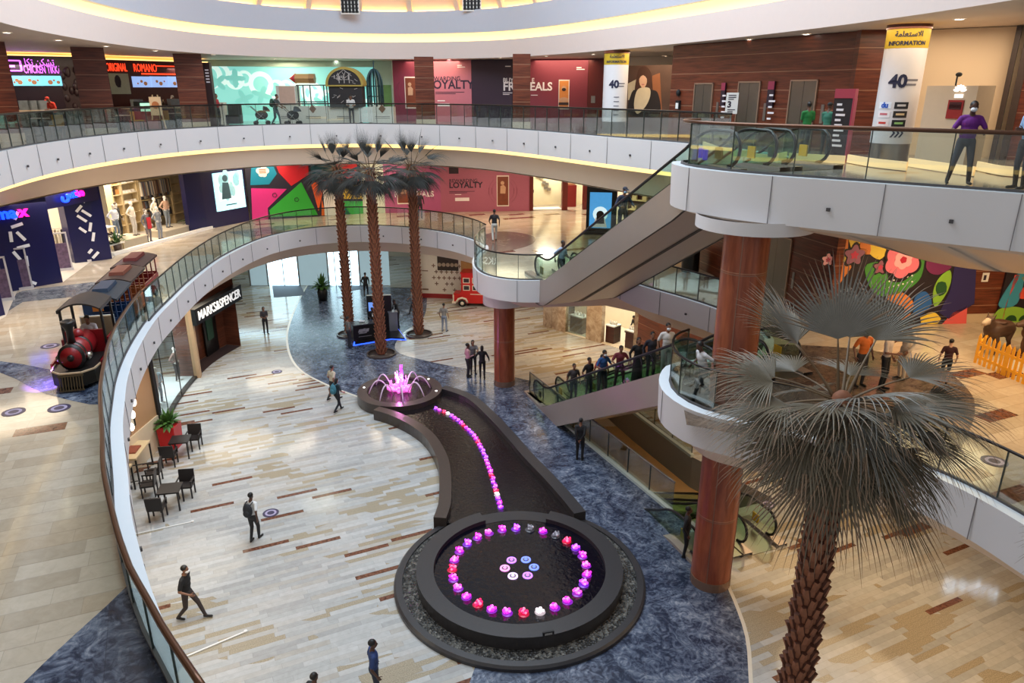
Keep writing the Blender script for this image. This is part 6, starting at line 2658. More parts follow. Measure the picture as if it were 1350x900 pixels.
for i in range(11):
    m = MB()
    x = xa + .15 + (xb - xa - .5) * ((i * .37) % 1)
    h = .9 + 2.2 * ((i * .61) % 1)
    W3.rect(m, x, x + .28, h, h + .2, -2.3, -2.26)
    m.build('small_picture', mat('grey_pictures', (120, 112, 96), .5, var=.4), T, w=True)
m = MB()
x = W3.px(757, 262)[0]
W3.rect(m, x - .45, x + .45, 0.01, 1.5, -1.9, -1.2)
m.cur = 1
W3.rect(m, x - .3, x + .3, 1.5, 1.62, -1.8, -1.3)
m.ell(tuple(W3.p(x, 1.9, -1.5)), (.18, .18, .3), 10, 8)
tag(m.build('display_cabinet', [mat('red_cabinet', (140, 34, 34), .4, var=.1), mat('vase_tan', (190, 140, 100), .4, var=.2)]), 'red display cabinet with a vase in the bright middle floor shop', 'display cabinet')
# black digital totem
q = G(790, 309, Z1)
TW = Wall((q[0] - .9, q[1] + .1), (q[0] + 1.0, q[1] - .2), Z1)
T = thing('digital_totem', 'black digital totem with a blue picture of a woman by the upper escalator', 'totem', (q[0], q[1], Z1), TW.rz)
m = MB()
TW.rect(m, 0, TW.L, 0, .14, -.6, .1)
TW.rect(m, .12, TW.L - .1, .14, 3.5, -.45, -.2)
m.build('body', black, T, w=True)
(xa, ha), (xb, hb) = TW.px(780, 303), TW.px(797, 262)
xa, xb = .3, TW.L - .4
m = MB()
TW.rect(m, xa, xb, .35, 2.35, -.2, -.15)
m.cur = 1
cx = (xa + xb) / 2
TW.poly(m, circ(cx, 1.15, .42, 16), -.15, -.14)
m.cur = 2
TW.poly(m, [(cx - .4, .4), (cx + .4, .4), (cx + .25, .95), (cx - .25, .95)], -.14, -.13)
m.cur = 3
TW.poly(m, circ(cx, 1.12, .22, 14), -.13, -.12)
TW.poly(m, [(cx - .2, .6), (cx + .25, .6), (cx + .2, 1.1), (cx - .2, 1.1)], -.135, -.125)
m.build('screen', [mat('totem_blue', (60, 130, 190), .3, emit=.7, var=.2, ecol=(70, 150, 210)), mat('totem_halo', (190, 220, 230), .3, emit=.8, var=0), mat('totem_dress', (206, 206, 206), .4, emit=.3, var=.1), mat('totem_hair', (36, 28, 28), .4, var=0)], T, w=True)
# shelf shop beyond the totem
W4 = Wall((8.6, 50.4), (11.6, 40.5), Z1)
W4 = Wall((6.6, 46.2), (12.5, 41.5), Z1)
T = thing('wall_shelf', 'dark brown shop wall shelf with white goods behind the upper escalator', 'shelf', W4.p(W4.L / 2, 0), W4.rz)
m = MB()
W4.rect(m, .9, W4.L, 0, H1, -.2, 0)
m.build('back_panel', darkwood, T, w=True)
m = MB()
W4.rect(m, 0, .9, 0, H1, -.1, .1)
m.build('white_pier', paper, T, w=True)
for h in (.7, 1.3, 1.9, 2.5):
    m = MB()
    W4.rect(m, 1.1, W4.L - .2, h, h + .06, 0, .35)
    for k in range(6):
        W4.rect(m, 1.3 + .7 * k, 1.6 + .7 * k, h + .06, h + .3, .08, .25)
    m.build('shelf_board', mat('lit_goods', (226, 206, 170), .5, var=.2), T, w=True)
# ---- lift core and mural on the middle floor
LM = Wall((8.4, 33.6), (10.85, 23.7), Z1)
m = MB()
LM.rect(m, 0, LM.L, 0, H1, -.3, 0)
structure('wall_lift_middle', m, wood)
liftm = mat('lift_steel', (124, 116, 106), .3, .8, var=.15, scale=1.5)


def lift(W, x0, x1, h, label, top=None):
    T = thing('lift_door', label, 'lift door', W.p((x0 + x1) / 2, 0), W.rz)
    for s in (0, 1):
        m = MB()
        mid = (x0 + x1) / 2
        W.rect(m, x0 if s == 0 else mid + .008, mid - .008 if s == 0 else x1, 0.005, h, 0, .03)
        m.build('door_leaf', liftm, T, w=True)
    m = MB()
    W.rect(m, x0 - .05, x0, 0.005, h + .05, 0, .06)
    W.rect(m, x1, x1 + .05, 0.005, h + .05, 0, .06)
    W.rect(m, x0 - .05, x1 + .05, h, h + .05, 0, .06)
    m.build('door_frame', mat('lift_frame', (172, 146, 126), .3, .6, var=.05), T, w=True)
    m = MB()
    W.rect(m, x1 + .3, x1 + .42, .9, 1.5, 0, .03)
    m.build('call_panel', steel, T, w=True)
    return T


xa, xb = LM.px(1007, 330)[0], LM.px(1043, 330)[0]
lift(LM, xa, xb, LM.px(1024, 310)[1], 'steel lift door on the middle floor between the column and the mural')
q = G(933, 355, Z1)
m = MB()
m.cyl((q[0] - .9, q[1] - .3, Z1), .4, 1.0, 20)
tag(m.build('litter_bin', black), 'black round bin on the middle floor under the long escalator', 'bin')
MW = Wall((10.85, 23.9), (19.5, 24.6), Z1)
T = thing('mural', 'wall mural of bold flowers, leaves and curving shapes with thick dark outlines', 'mural', MW.p(MW.L / 2, 0), MW.rz)
m = MB()
xd0, xd1 = MW.px(1276, 400)[0], MW.px(1318, 400)[0]
MW.rect(m, 0, xd0, 0, H1, -.15, 0)
MW.rect(m, xd1, MW.L, 0, H1, -.15, 0)
m.build('board', mat('mural_dark', (34, 24, 34), .5, var=.05), T, w=True)


def mp(c, pts, d=.02, smooth=True):
    P_ = pxpoly(MW, pts)
    if smooth:
        P_ = [tuple(v) for v in crv(P_, .12, True)]
    P_ = clampw(MW, P_)
    m = MB()
    MW.poly(m, P_, .0, d)
    m.build('mural_shape', mat('mural_%d_%d_%d' % c, c, .5, var=.04), T, w=True)


YEL, ORG, GRN, PNK, SAL, NVY, BLU, PUR, LIM = (232, 200, 74), (216, 128, 62), (70, 140, 58), (232, 120, 140), (222, 92, 92), (44, 38, 96), (40, 96, 170), (120, 40, 92), (140, 190, 62)
mp(YEL, [(1090, 290), (1101, 290), (1110, 318), (1120, 345), (1104, 340), (1093, 320)])
mp(ORG, [(1105, 290), (1114, 290), (1118, 312), (1116, 332), (1108, 312)])
mp(YEL, [(1117, 290), (1150, 288), (1160, 310), (1168, 330), (1160, 342), (1146, 334), (1140, 316), (1132, 322), (1126, 338), (1118, 312)])
mp(ORG, [(1134, 320), (1142, 315), (1147, 322), (1146, 335), (1134, 332)], .03)
mp(NVY, [(1166, 314), (1186, 316), (1182, 330), (1170, 330)], .02)
mp(GRN, [(1090, 352), (1105, 338), (1116, 330), (1104, 360), (1090, 370)])
mp(ORG, [(1096, 372), (1104, 350), (1120, 344), (1122, 352), (1108, 372), (1100, 392)])
mp(GRN, [(1140, 352), (1160, 345), (1172, 352), (1170, 368), (1186, 372), (1204, 360), (1214, 340), (1219, 336), (1214, 364), (1198, 380), (1170, 390), (1150, 384)])
mp(BLU, [(1082, 385), (1092, 372), (1094, 396), (1082, 412)], .02)
mp((30, 90, 60), [(1206, 326), (1224, 330), (1214, 334)], .02)
mp(PUR, [(1222, 342), (1232, 334), (1248, 344), (1254, 352), (1236, 362), (1222, 356)])
mp(LIM, [(1252, 356), (1253, 372), (1244, 392), (1232, 404), (1230, 384), (1238, 366)])
mp((34, 84, 44), [(1236, 372), (1246, 372), (1247, 384), (1238, 390), (1233, 382)], .03)
mp(BLU, [(1206, 392), (1220, 384), (1228, 400), (1214, 414), (1204, 414)])
mp(YEL, [(1213, 418), (1230, 411), (1240, 420), (1236, 426), (1214, 426)], .02)
mp(NVY, [(1258, 352), (1287, 346), (1284, 400), (1250, 420), (1238, 412), (1252, 384)], .02, False)
mp(SAL, [(1242, 428), (1256, 412), (1275, 402), (1273, 428)], .02, False)
mp(ORG, [(1168, 392), (1182, 384), (1194, 388), (1204, 400), (1196, 420), (1188, 424), (1192, 406), (1180, 400)])
mp((236, 190, 150), [(1256, 340), (1264, 334), (1274, 338), (1262, 348)], .02)
# flowers
fx, fh = MW.px(1190, 342)
for r, n_, c, dd in ((.62, 6, (28, 18, 24), .035), (.54, 6, PNK, .04), (.28, 6, (244, 176, 184), .05), (.10, 5, (190, 30, 60), .06)):
    pts = []
    for i in range(72):
        a = 2 * PI * i / 72
        pts.append((fx + r * (1 + .2 * abs(math.sin(a * n_ / 2))) * math.cos(a), fh + r * (1 + .2 * abs(math.sin(a * n_ / 2))) * math.sin(a)))
    m = MB()
    MW.poly(m, pts, 0, dd)
    m.build('mural_flower', mat('mural_%d_%d_%d' % c, c, .5, var=.03), T, w=True)
for (px, py), r, c in (((1164, 312), .22, (244, 170, 180)), ((1126, 336), .30, (150, 96, 120)), ((1160, 352), .2, (150, 90, 110)), ((1091, 342), .18, (240, 180, 190))):
    x, h = MW.px(px, py)
    for k, cc in ((1.25, (28, 18, 24)), (1, c), (.4, (200, 60, 90))):
        m = MB()
        MW.poly(m, [(x + r * k * (1 + .22 * math.sin(5 * a)) * math.cos(a), min(h + r * k * (1 + .22 * math.sin(5 * a)) * math.sin(a), H1)) for a in np.linspace(0, 6.2, 40)], 0, .045 - k * .012)
        m.build('mural_flower', mat('mural_%d_%d_%d' % cc, cc, .5, var=.03), T, w=True)
m = MB()
for k in range(14):
    x, h = MW.px(1166 + (k % 7) * 6, 372 + (k // 7) * 8 - (k % 7) * 1.5)
    MW.poly(m, circ(x, h, .03, 8), .02, .026)
m.build('mural_dots', paper, T, w=True)
# second mural piece beyond the brown door
for c, pts in ((SAL, [(1322, 420), (1338, 362), (1344, 362), (1326, 400)]), ((60, 150, 180), [(1316, 402), (1340, 362), (1350, 362), (1340, 400)]), (LIM, [(1312, 424), (1314, 410), (1330, 404), (1352, 408), (1352, 424)]), ((230, 80, 60), [(1342, 392), (1350, 378), (1356, 392)]), (YEL, [(1346, 366), (1358, 362), (1356, 374)]), ((236, 150, 160), [(1360, 420), (1372, 380), (1390, 400), (1390, 424)]), (BLU, [(1395, 420), (1400, 370), (1420, 380), (1430, 420)])):
    mp(c, pts, .02)
for px in (1332, 1350):
    x, h = MW.px(px, 421)
    m = MB()
    MW.poly(m, circ(x, .05, .22, 12, a0=0, a1=PI), 0, .03)
    m.build('mural_shape', mat('mural_dgreen', (28, 74, 34), .5, var=.03), T, w=True)
T = thing('service_door', 'brown flush door with a small white notice between the two mural pieces', 'door', MW.p((xd0 + xd1) / 2, 0), MW.rz)
m = MB()
MW.rect(m, xd0, xd1, .32, H1, -.2, -.08)
m.build('door_leaf', wood, T, w=True)
m = MB()
MW.rect(m, xd0, xd1, 0, .32, -.2, -.06)
m.build('kick_plate', mat('beige_plinth', (196, 176, 150), .5, var=.05), T, w=True)
m = MB()
x, h = MW.px(1301, 366)
MW.rect(m, x - .12, x + .12, h - .16, h + .16, -.08, -.06)
m.cur = 1
MW.rect(m, x - .07, x + .02, h - .1, h + .08, -.06, -.05)
m.build('notice', [paper, dkp], T, w=True)
# yellow picket fence round the animal rides
fy = mat('yellow_fence', (232, 164, 40), .45, var=.1)
p0, p1_ = Vector(G(1285, 478, Z1)), Vector(G(1362, 512, Z1))
p2x = Vector(G(1292, 470, Z1))
T = thing('picket_fence', 'yellow picket fence round the animal rides', 'fence', (p0.x, p0.y, Z1))
dd = p1_ - p0
n_ = 13
for i in range(n_):
    q = p0 + dd * i / (n_ - 1)
    m = MB()
    a = math.atan2(dd.y, dd.x)
    w_ = .085 if i != 6 else .16
    m.box((q.x, q.y, Z1 + .42), (w_, .03, .84), rz=a)
    m.poly([(-w_ / 2, 0), (w_ / 2, 0), (0, .1)], -.015, .015)
    m.xf(Matrix.Translation((q.x, q.y, Z1 + .84)) @ Matrix.Rotation(a, 4, 'Z') @ Matrix.Rotation(PI / 2, 4, 'X'), 8)
    m.build('picket', fy, T, w=True)
m = MB()
for h in (.22, .62):
    m.bar((p0.x, p0.y, Z1 + h), (p1_.x, p1_.y, Z1 + h), .04, .08)
    m.bar((p0.x, p0.y, Z1 + h), (p0.x + .9, p0.y + .9, Z1 + h), .04, .08)
m.build('rail', fy, T, w=True)


def ride(loc, rz, c, head, label, s=1.0):
    """a plush animal ride: one continuous body"""
    mb = MB()
    for a, b, ra, rb in (((-.45, 0, .72), (.35, 0, .78), .27, .25), ((.35, 0, .82), (.62, 0, 1.12), .17, .12), ((.62, 0, 1.15), (.88, 0, 1.08), .13, .085), ((-.5, 0, .8), (-.72, 0, .5), .06, .04),
                         ((.3, .14, .62), (.34, .16, .33), .10, .075), ((.34, .16, .33), (.32, .16, .06), .07, .065), ((.3, -.14, .62), (.34, -.16, .33), .10, .075), ((.34, -.16, .33), (.32, -.16, .06), .07, .065),
                         ((-.42, .15, .66), (-.36, .17, .42), .13, .08), ((-.36, .17, .42), (-.46, .17, .28), .075, .06), ((-.46, .17, .28), (-.42, .17, .06), .06, .06),
                         ((-.42, -.15, .66), (-.36, -.17, .42), .13, .08), ((-.36, -.17, .42), (-.46, -.17, .28), .075, .06), ((-.46, -.17, .28), (-.42, -.17, .06), .06, .06),
                         ((.58, .09, 1.22), (.55, .12, 1.36), .04, .02), ((.58, -.09, 1.22), (.55, -.12, 1.36), .04, .02)):
        capsule(mb, a, b, ra, rb)
    co, fs = remesh(mb, .03, 3)
    o_ = MB()
    o_.v = [tuple(p) for p in co]
    o_.f = fs
    o_.sm = [True] * len(fs)
    o_.mi = [1 if co[list(f)].mean(axis=0)[0] > .72 else 0 for f in fs]
    o_.cur = 2
    for y in (-.09, .09):
        o_.ell((.70, y, 1.18), (.02, .02, .02), 8, 5)
    o = bpy.data.objects.new('animal_ride', o_.mesh('animal_ride', [cmat(c, 'plush'), cmat(head, 'plush'), eyem]))
    COL.objects.link(o)
    o.location = loc
    o.rotation_euler = (0, 0, rz)
    o.scale = (s,) * 3
    WM[o.name] = Matrix.Translation(Vector(loc))
    tag(o, label, 'animal ride')
    m = MB()
    m.ell((-.02, 0, 1.0), (.24, .2, .07), 12, 8)
    m.build('saddle', cmat((62, 36, 26), 'plush'), o)
    return o


q = G(1324, 472, Z1)
ride((q[0], q[1] + .55, Z1 + .004), PI + .5, (66, 44, 32), (170, 150, 130), 'dark brown animal ride with pale muzzle behind the yellow fence')
q = G(1350, 472, Z1)
ride((q[0] + .5, q[1] + .3, Z1 + .004), PI + .2, (92, 62, 44), (74, 50, 36), 'lighter brown animal ride cut by the edge of the view', .95)

# clothes rail seen through the portal opening
rx, ry = G(103, 352, Z1)
rx, ry = rx - 1.6, ry + 1.6
T = thing('clothes_rail', 'steel clothes rail glimpsed between the two blue portals', 'clothes rail', (rx, ry, Z1 + .006), .5)
m = MB()
m.tube([(-.7, 0, 0), (-.7, 0, 1.5), (.7, 0, 1.5), (.7, 0, 0)], .025, 8)
m.build('frame', steel, T)
MB().box((0, 0, .06), (1.5, .5, .05)).build('base', black, T)
for i in range(9):
    put(g_mes[(i * 2) % 5], WM[T.name] @ Vector((-.55 + .14 * i, 0, 1.47)), .5, 'shirt on the clothes rail between the two blue portals', 'shirt', 'shirts on the clothes rail')
# ================================================================ top floor
H2 = ZC - Z2 - .02


def px_at(px, py, Y):
    x, y, z = VY(px, py, Y)
    return x, y


def pillar(n_, px0, px1, Y, z0=Z2, z1=ZC):
    W = Wall(px_at(px0, 130, Y), px_at(px1, 130, Y), z0)
    v = Vector((W.a.x, W.a.y, 0)).normalized()
    W = Wall(W.a[:2], (W.a + Vector((v.y, -v.x, 0)) * W.L)[:2], z0)
    m = MB()
    W.rect(m, 0, W.L, .32, z1 - z0, -.8, 0)
    m.cur = 1
    W.rect(m, -.02, W.L + .02, 0, .32, -.82, .02)
    structure('column_%d' % n_, m, [wood, mat('beige_plinth', (196, 176, 150), .5, var=.05)])


pillar(4, -14, 16, 29.5)
pillar(5, 105, 143, 33.5)
pillar(6, 236, 270, 39.8)
pillar(7, 548, 573, 43.6)
pillar(8, 676, 699, 40.2)
# ---- food counters along the curved side
FW = Wall((-25.3, 30.5), (-21.4, 41.4), Z2)
FW1 = Wall((-26.6, 27.5), (-23.6, 35.2), Z2)


def onw(W, px0, py0, px1, py1):
    (xa, ha), (xb, hb) = W.px(px0, py0), W.px(px1, py1)
    return min(xa, xb), max(xa, xb), min(ha, hb), max(ha, hb)


FA = Wall(px_at(-20, 120, 37.0), px_at(118, 120, 39.5), Z2)
FB = Wall(px_at(126, 120, 41.0), px_at(262, 120, 46.0), Z2)
for n_, W, c in (('wall_food_purple', FA, (38, 20, 34)), ('wall_food_red', FB, (74, 26, 24))):
    m = MB()
    W.rect(m, -1, W.L + 1, 0, W.px(60 if W is FA else 190, 74 if W is FA else 80)[1], -.4, 0)
    m.cur = 1
    W.rect(m, -1, W.L + 1, W.px(60 if W is FA else 190, 74 if W is FA else 80)[1], H2, -1.4, -1.3)
    m.cur = 2
    W.rect(m, -1, W.L + 1, W.px(60 if W is FA else 190, 74 if W is FA else 80)[1] - .03, W.px(60 if W is FA else 190, 74 if W is FA else 80)[1] + .06, -1.3, -.2)
    structure(n_, m, [mat(n_ + '_m', c, .35, var=.2), mat('warm_cove', (232, 196, 150), .5, var=.03), cove_glow])


def sign(name, label, cat, W, x0, y0, x1, y1, parts, d=.03):
    xa, xb, ha, hb = onw(W, x0, y1, x1, y0)
    T = thing(name, label, cat, W.p((xa + xb) / 2, ha), W.rz)
    return T, xa, xb, ha, hb


neonp = mat('neon_violet', (220, 90, 255), .4, emit=1.6, var=0, ecol=(230, 110, 255))
neonr = mat('neon_red', (255, 60, 30), .4, emit=1.1, var=.3, ecol=(255, 70, 36), scale=8)
T, xa, xb, ha, hb = sign('neon_sign', 'violet neon shop sign with Arabic over Latin letters', 'sign', FA, 32, 79, 78, 95, None)
m = MB()
FA.fit(m, 'CHICKEN TIKKA', xa, xb, ha + (hb - ha) * .22, .36)
m.build('lettering', neonp, T, w=True)
m = MB()
FA.fit(m, '\uFE8E\uFEDC\uFE97 \uFEE6\uFEDC\uFEB8\uFE97', xa + .1, xb - .25, ha + (hb - ha) * .72, .42)
m.build('lettering', neonp, T, w=True)
m = MB()
xa, xb, ha, hb = onw(FA, 4, 93, 26, 80)
for a, b in (((xa, ha), (xb, ha)), ((xb, ha), (xb, hb)), ((xb, hb), (xa, hb))):
    m.bar(FA.p(*a, .05), FA.p(*b, .05), .06)
FA.rect(m, xa + .15, xb - .25, ha + .15, (ha + hb) / 2 + .02, .02, .05)
tag(m.build('neon_emblem', neonp), 'violet neon rounded box emblem at the edge of the view', 'sign')
scr = mat('menu_screen', (110, 190, 220), .3, emit=.9, var=.25, ecol=(120, 205, 235), scale=2)
scr2 = mat('menu_screen_blue', (130, 160, 210), .3, emit=.8, var=.4, ecol=(150, 180, 235), scale=2)
food = mat('menu_food', (176, 120, 80), .4, emit=.25, var=.4, scale=8, ecol=(190, 130, 90))
for W, xs, y0, y1, sm, lab in ((FA, (15, 31.5, 56, 80.5), 100, 113, scr, ('cyan menu screen at the edge of the view', 'cyan menu screen in the middle of three under the violet sign', 'cyan menu screen next to the dark carved figure')),
                               (FB, (175, 198.5, 221.5, 240), 101, 115, scr2, ('blue menu screen nearest the pale picture under the red sign', 'blue menu screen in the middle under the red sign', 'blue menu screen next to the veneered pillar'))):
    for i in range(3):
        xa, xb, ha, hb = onw(W, xs[i] + .4, y1, xs[i + 1] - .4, y0)
        T = thing('menu_screen', lab[i], 'menu screen', W.p((xa + xb) / 2, ha), W.rz)
        m = MB()
        W.rect(m, xa, xb, ha, hb, 0, .08)
        m.build('screen', sm, T, w=True)
        m = MB()
        for k in range(3):
            W.poly(m, circ(xa + (xb - xa) * (.25 + .2 * k + .08 * i), ha + (hb - ha) * (.35 + .2 * ((k + i) % 2)), .05 + .03 * ((k + i) % 3), 9), .08, .085)
        m.build('food_picture', food, T, w=True)
T, xa, xb, ha, hb = sign('neon_sign', 'red neon lettering over the second food counter', 'sign', FB, 141, 84, 238, 97, None)
m = MB()
FB.fit(m, 'ORIGINAL', xa, FB.px(167, 90)[0], ha + (hb - ha) * .55, .42)
m.build('lettering', neonr, T, w=True)
m = MB()
FB.fit(m, 'ROMANO', FB.px(176, 90)[0], FB.px(206, 90)[0], ha + (hb - ha) * .55, .42)
m.build('lettering', neonr, T, w=True)
m = MB()
FB.rect(m, FB.px(186, 97)[0], xb, ha - .02, ha + .06, .02, .05)
FB.rect(m, FB.px(206, 90)[0], xb, ha + .42, ha + .48, .02, .05)
m.build('neon_line', neonr, T, w=True)
# carved figure panel, pale picture, counters
xa, xb, ha, hb = onw(FA, 87, 140, 109, 88)
m = MB()
rnd = random.Random(5)
FA.rect(m, xa, xb, 0.01, hb, 0, .05)
for i in range(26):
    q = FA.p(rnd.uniform(xa + .1, xb - .1), rnd.uniform(.3, hb - .1), .06)
    m.ell(tuple(q), (.14, .08, .2), 8, 6)
tag(m.build('relief_panel', mat('relief_dark', (46, 26, 30), .5, var=.3)), 'dark carved relief panel beside the cyan menu screens', 'relief')
xa, xb, ha, hb = onw(FB, 140, 124, 168, 97)
m = MB()
FB.rect(m, xa, xb, ha, hb, 0, .05)
m.cur = 1
cx = (xa + xb) / 2 + .05
FB.poly(m, circ(cx, ha + (hb - ha) * .62, .22, 10, .8, 1.5), .05, .06)
FB.poly(m, [(cx + .05, ha + .35), (cx + .12, ha + .35), (cx + .1, ha + .8), (cx - .02, ha + .8)], .05, .06)
tag(m.build('picture', [mat('pale_picture', (176, 186, 176), .5, var=.1), dkp]), 'pale picture with a dark bird shape under the red neon', 'picture')
for W, x0, x1, c, lab in ((FA, 20, 62, (62, 50, 46), 'food counter with pale top under the cyan menu screens'), (FB, 148, 236, (54, 44, 42), 'long food counter under the red neon sign')):
    xa, xb = W.px(x0, 140)[0], W.px(x1, 140)[0]
    T = thing('food_counter', lab, 'counter', W.p((xa + xb) / 2, 0, 1.5), W.rz)
    m = MB()
    W.rect(m, xa, xb, 0, .95, 1.0, 1.8)
    m.build('cabinet', mat('counter_%d' % c[0], c, .5, var=.3, scale=3), T, w=True)
    m = MB()
    W.rect(m, xa - .05, xb + .05, .95, 1.02, .95, 1.85)
    m.build('worktop', mat('counter_top', (206, 186, 160), .3, var=.1), T, w=True)
    for k in range(3):
        m = MB()
        x = xa + (xb - xa) * (.1 + .27 * k)
        W.rect(m, x, x + .5, 1.02, 1.45, 1.2, 1.6)
        m.build('till', mat('till_grey', (120, 130, 140), .4, var=.5, scale=4), T, w=True)
xa, xb, ha, hb = onw(FB, 151, 142, 175, 129)
T = thing('cold_display', 'pale green lit cold display case before the red food counter', 'display case', FB.p((xa + xb) / 2, 0, 2.2), FB.rz)
m = MB()
FB.rect(m, xa, xb, 0, 1.35, 2.0, 2.5)
m.build('case', mat('case_dark', (44, 48, 50), .4, var=.1), T, w=True)
for h in (.75, 1.05):
    m = MB()
    FB.rect(m, xa + .08, xb - .08, h, h + .22, 2.5, 2.53)
    m.build('lit_shelf', mat('mint_light', (176, 226, 200), .3, emit=.8, var=.3, ecol=(180, 240, 210), scale=5), T, w=True)
# goods behind the red counter
rnd = random.Random(31)
for i in range(26):
    x = FB.px(178, 130)[0] + (FB.px(240, 130)[0] - FB.px(178, 130)[0]) * i / 25
    m = MB()
    h_ = rnd.uniform(.2, .4)
    m.lathe([(.001, 0), (.08, 0), (.08, h_ * .6), (.03, h_ * .8), (.03, h_), (.001, h_)], 8, tuple(FB.p(x, 1.02, 1.05 + .1 * (i % 3))))
    c = rnd.choice([(206, 190, 160), (90, 70, 50), (160, 60, 40), (60, 60, 64)])
    cn = {206: 'pale', 90: 'brown', 160: 'red', 60: 'dark grey'}[c[0]]
    tag(m.build('bottle', mat('bottle_%d' % c[0], c, .3, var=.1)), cn + ' bottle standing in the row on the food counter under the red neon', 'bottle', cn + ' bottles on the red neon counter')
# tables, chairs, easel in front
ych = mat('yellow_chair', (176, 136, 50), .5, var=.1)
CP = None
for i, (px, Y, a, lab) in enumerate(((72, 33.2, .2, 'yellow food court chair nearest the engine side of the hall'), (140, 37.0, .6, 'yellow food court chair just past the veneered pillar'), (180, 38.6, 2.4, 'yellow food court chair beside the red sofa'), (213, 39.6, -.4, 'yellow food court chair behind the easel'), (248, 41.4, 1.8, 'yellow food court chair where a visitor sits'))):
    X = VY(px, 150, Y)[0]
    if CP is None:
        CP = thing('food_court_chair', lab, 'chair', (X, Y, Z2), a, 'yellow food court chairs')
        MB().box((0, 0, .46), (.46, .46, .05)).build('seat', ych, CP)
        MB().box((0, .22, .7), (.46, .04, .42)).build('backrest', ych, CP)
        for x in (-.2, .2):
            for y in (-.2, .2):
                MB().box((x, y, .22), (.035, .035, .44)).build('leg', blackm, CP)
    else:
        dup(CP, (X, Y, Z2), a, lab)
for px, Y, lab in ((50, 33.6, 'round food court table with papers nearest the edge of the view'), (160, 37.6, 'round food court table between two yellow chairs'), (228, 40.6, 'round food court table beside the seated visitor')):
    X = VY(px, 150, Y)[0]
    T = thing('food_court_table', lab, 'table', (X, Y, Z2))
    MB().cyl((0, 0, .72), .42, .04, 20).build('tabletop', mat('table_grey', (150, 140, 130), .4, var=.1), T)
    MB().cyl((0, 0, 0), .04, .72, 8).cyl((0, 0, 0), .26, .03, 16).build('pedestal', blackm, T)
X = VY(207, 150, 39.2)[0]
T = thing('easel', 'wooden easel with a cream poster in front of the red food counter', 'easel', (X, 39.2, Z2), .1)
m = MB()
m.bar((-.35, 0, 0), (-.12, .1, 1.7), .05).bar((.35, 0, 0), (.12, .1, 1.7), .05).bar((0, .5, 0), (0, .12, 1.6), .05).bar((-.3, .02, .7), (.3, .02, .7), .05)
m.build('stand', mat('easel_wood', (206, 176, 136), .5, var=.1), T)
m = MB()
m.box((0, -.0, 1.15), (.58, .03, .9))
m.cur = 1
m.cyl((0, 0, 0), .18, .02, 16)
m.xf(Matrix.Translation((0, -.02, 1.2)) @ Matrix.Rotation(PI / 2, 4, 'X'), 8)
m.build('poster', [mat('cream_poster', (232, 206, 172), .5, var=.05), mat('poster_ring', (190, 120, 76), .5, var=.1)], T)
X = VY(192, 150, 39.4)[0]
T = thing('sofa', 'dark red sofa before the food counter', 'sofa', (X, 39.4, Z2))
MB().box((0, 0, .24), (1.5, .7, .44)).build('seat', mat('red_sofa', (120, 34, 34), .6, var=.1), T)
MB().box((0, .3, .62), (1.5, .2, .5)).build('backrest', mat('red_sofa', (120, 34, 34)), T)
X = VY(75, 130, 36.5)[0]
human('person', 'food worker in red and white uniform at the cyan menu counter', (X, 36.2, Z2), -.3, 'lean', (210, 60, 48), (50, 44, 44), 'm', h=1.7, cap=(200, 60, 50))
X = VY(226, 130, 43)[0]
human('person', 'food worker in white behind the counter under the red neon', (X, 43.6, Z2), -.2, 'lean', (220, 214, 200), (60, 56, 54), 'm', h=1.7, cap=(226, 220, 210))
X = VY(244, 150, 40.9)[0]
human('person', 'visitor in grey seated at the round food court table by the pillar', (X, 41.0, Z2), -.9, 'sit', (140, 140, 156), (40, 42, 56), 'm', h=1.7, k=dict(pz=.55))
X = VY(284, 140, 42.2)[0]
human('person', 'person in red jacket standing just past the veneered pillar', (X, 42.4, Z2), 1.4, 'phone', (176, 50, 56), (38, 34, 38), 'm', h=1.72, sleeve=1)
# dark directory post beside the pillar
xa, xb = VY(270.5, 110, 40.9)[0], VY(279, 110, 40.9)[0]
m = MB()
m.b2(xa, xb, 40.9, 41.2, Z2, Z2 + 3.3)
m.cur = 1
for k in range(5):
    m.b2(xa + .08, xb - .08, 40.885, 40.9, Z2 + 2.3 + .15 * k, Z2 + 2.36 + .15 * k)
tag(m.build('directory_post', [mat('post_dark', (60, 40, 38), .5, var=.1), whp]), 'tall dark directory post beside the veneered pillar', 'directory')
# ---- pale blue lit play wall
PW = Wall(px_at(262, 120, 48.5), px_at(500, 120, 50.5), Z2)
T = thing('play_wall', 'large pale turquoise lit wall with white rings and soft blobs', 'light wall', PW.p(PW.L / 2, 0), PW.rz)
m = MB()
ht = PW.px(390, 88)[1]
PW.rect(m, 0, PW.L, 0, ht, -.2, 0)
m.build('panel', mat('turquoise_panel', (150, 226, 220), .4, emit=.42, var=.05, ecol=(150, 240, 236), scale=.5), T, w=True)
m = MB()
rnd = random.Random(14)
for i in range(15):
    cx = PW.L * (.03 + .95 * ((i * .618) % 1))
    ch = ht * (.2 + .7 * ((i * .37 + .1) % 1))
    r = .45 + .45 * ((i * .53) % 1)
    A = circ(cx, ch, r, 28)
    B = circ(cx, ch, r * .62, 28)
    k = len(m.v)
    pa_ = [PW.p(min(max(x, 0), PW.L), min(max(h, 0), ht), .006 + .0005 * i) for x, h in A]
    pb_ = [PW.p(min(max(x, 0), PW.L), min(max(h, 0), ht), .006 + .0005 * i) for x, h in B]
    m.strip(pa_, pb_, closed=True, smooth=False)
m.build('white_ring', mat('ring_white', (214, 244, 240), .4, emit=.55, var=0, ecol=(214, 250, 248)), T, w=True)
m = MB()
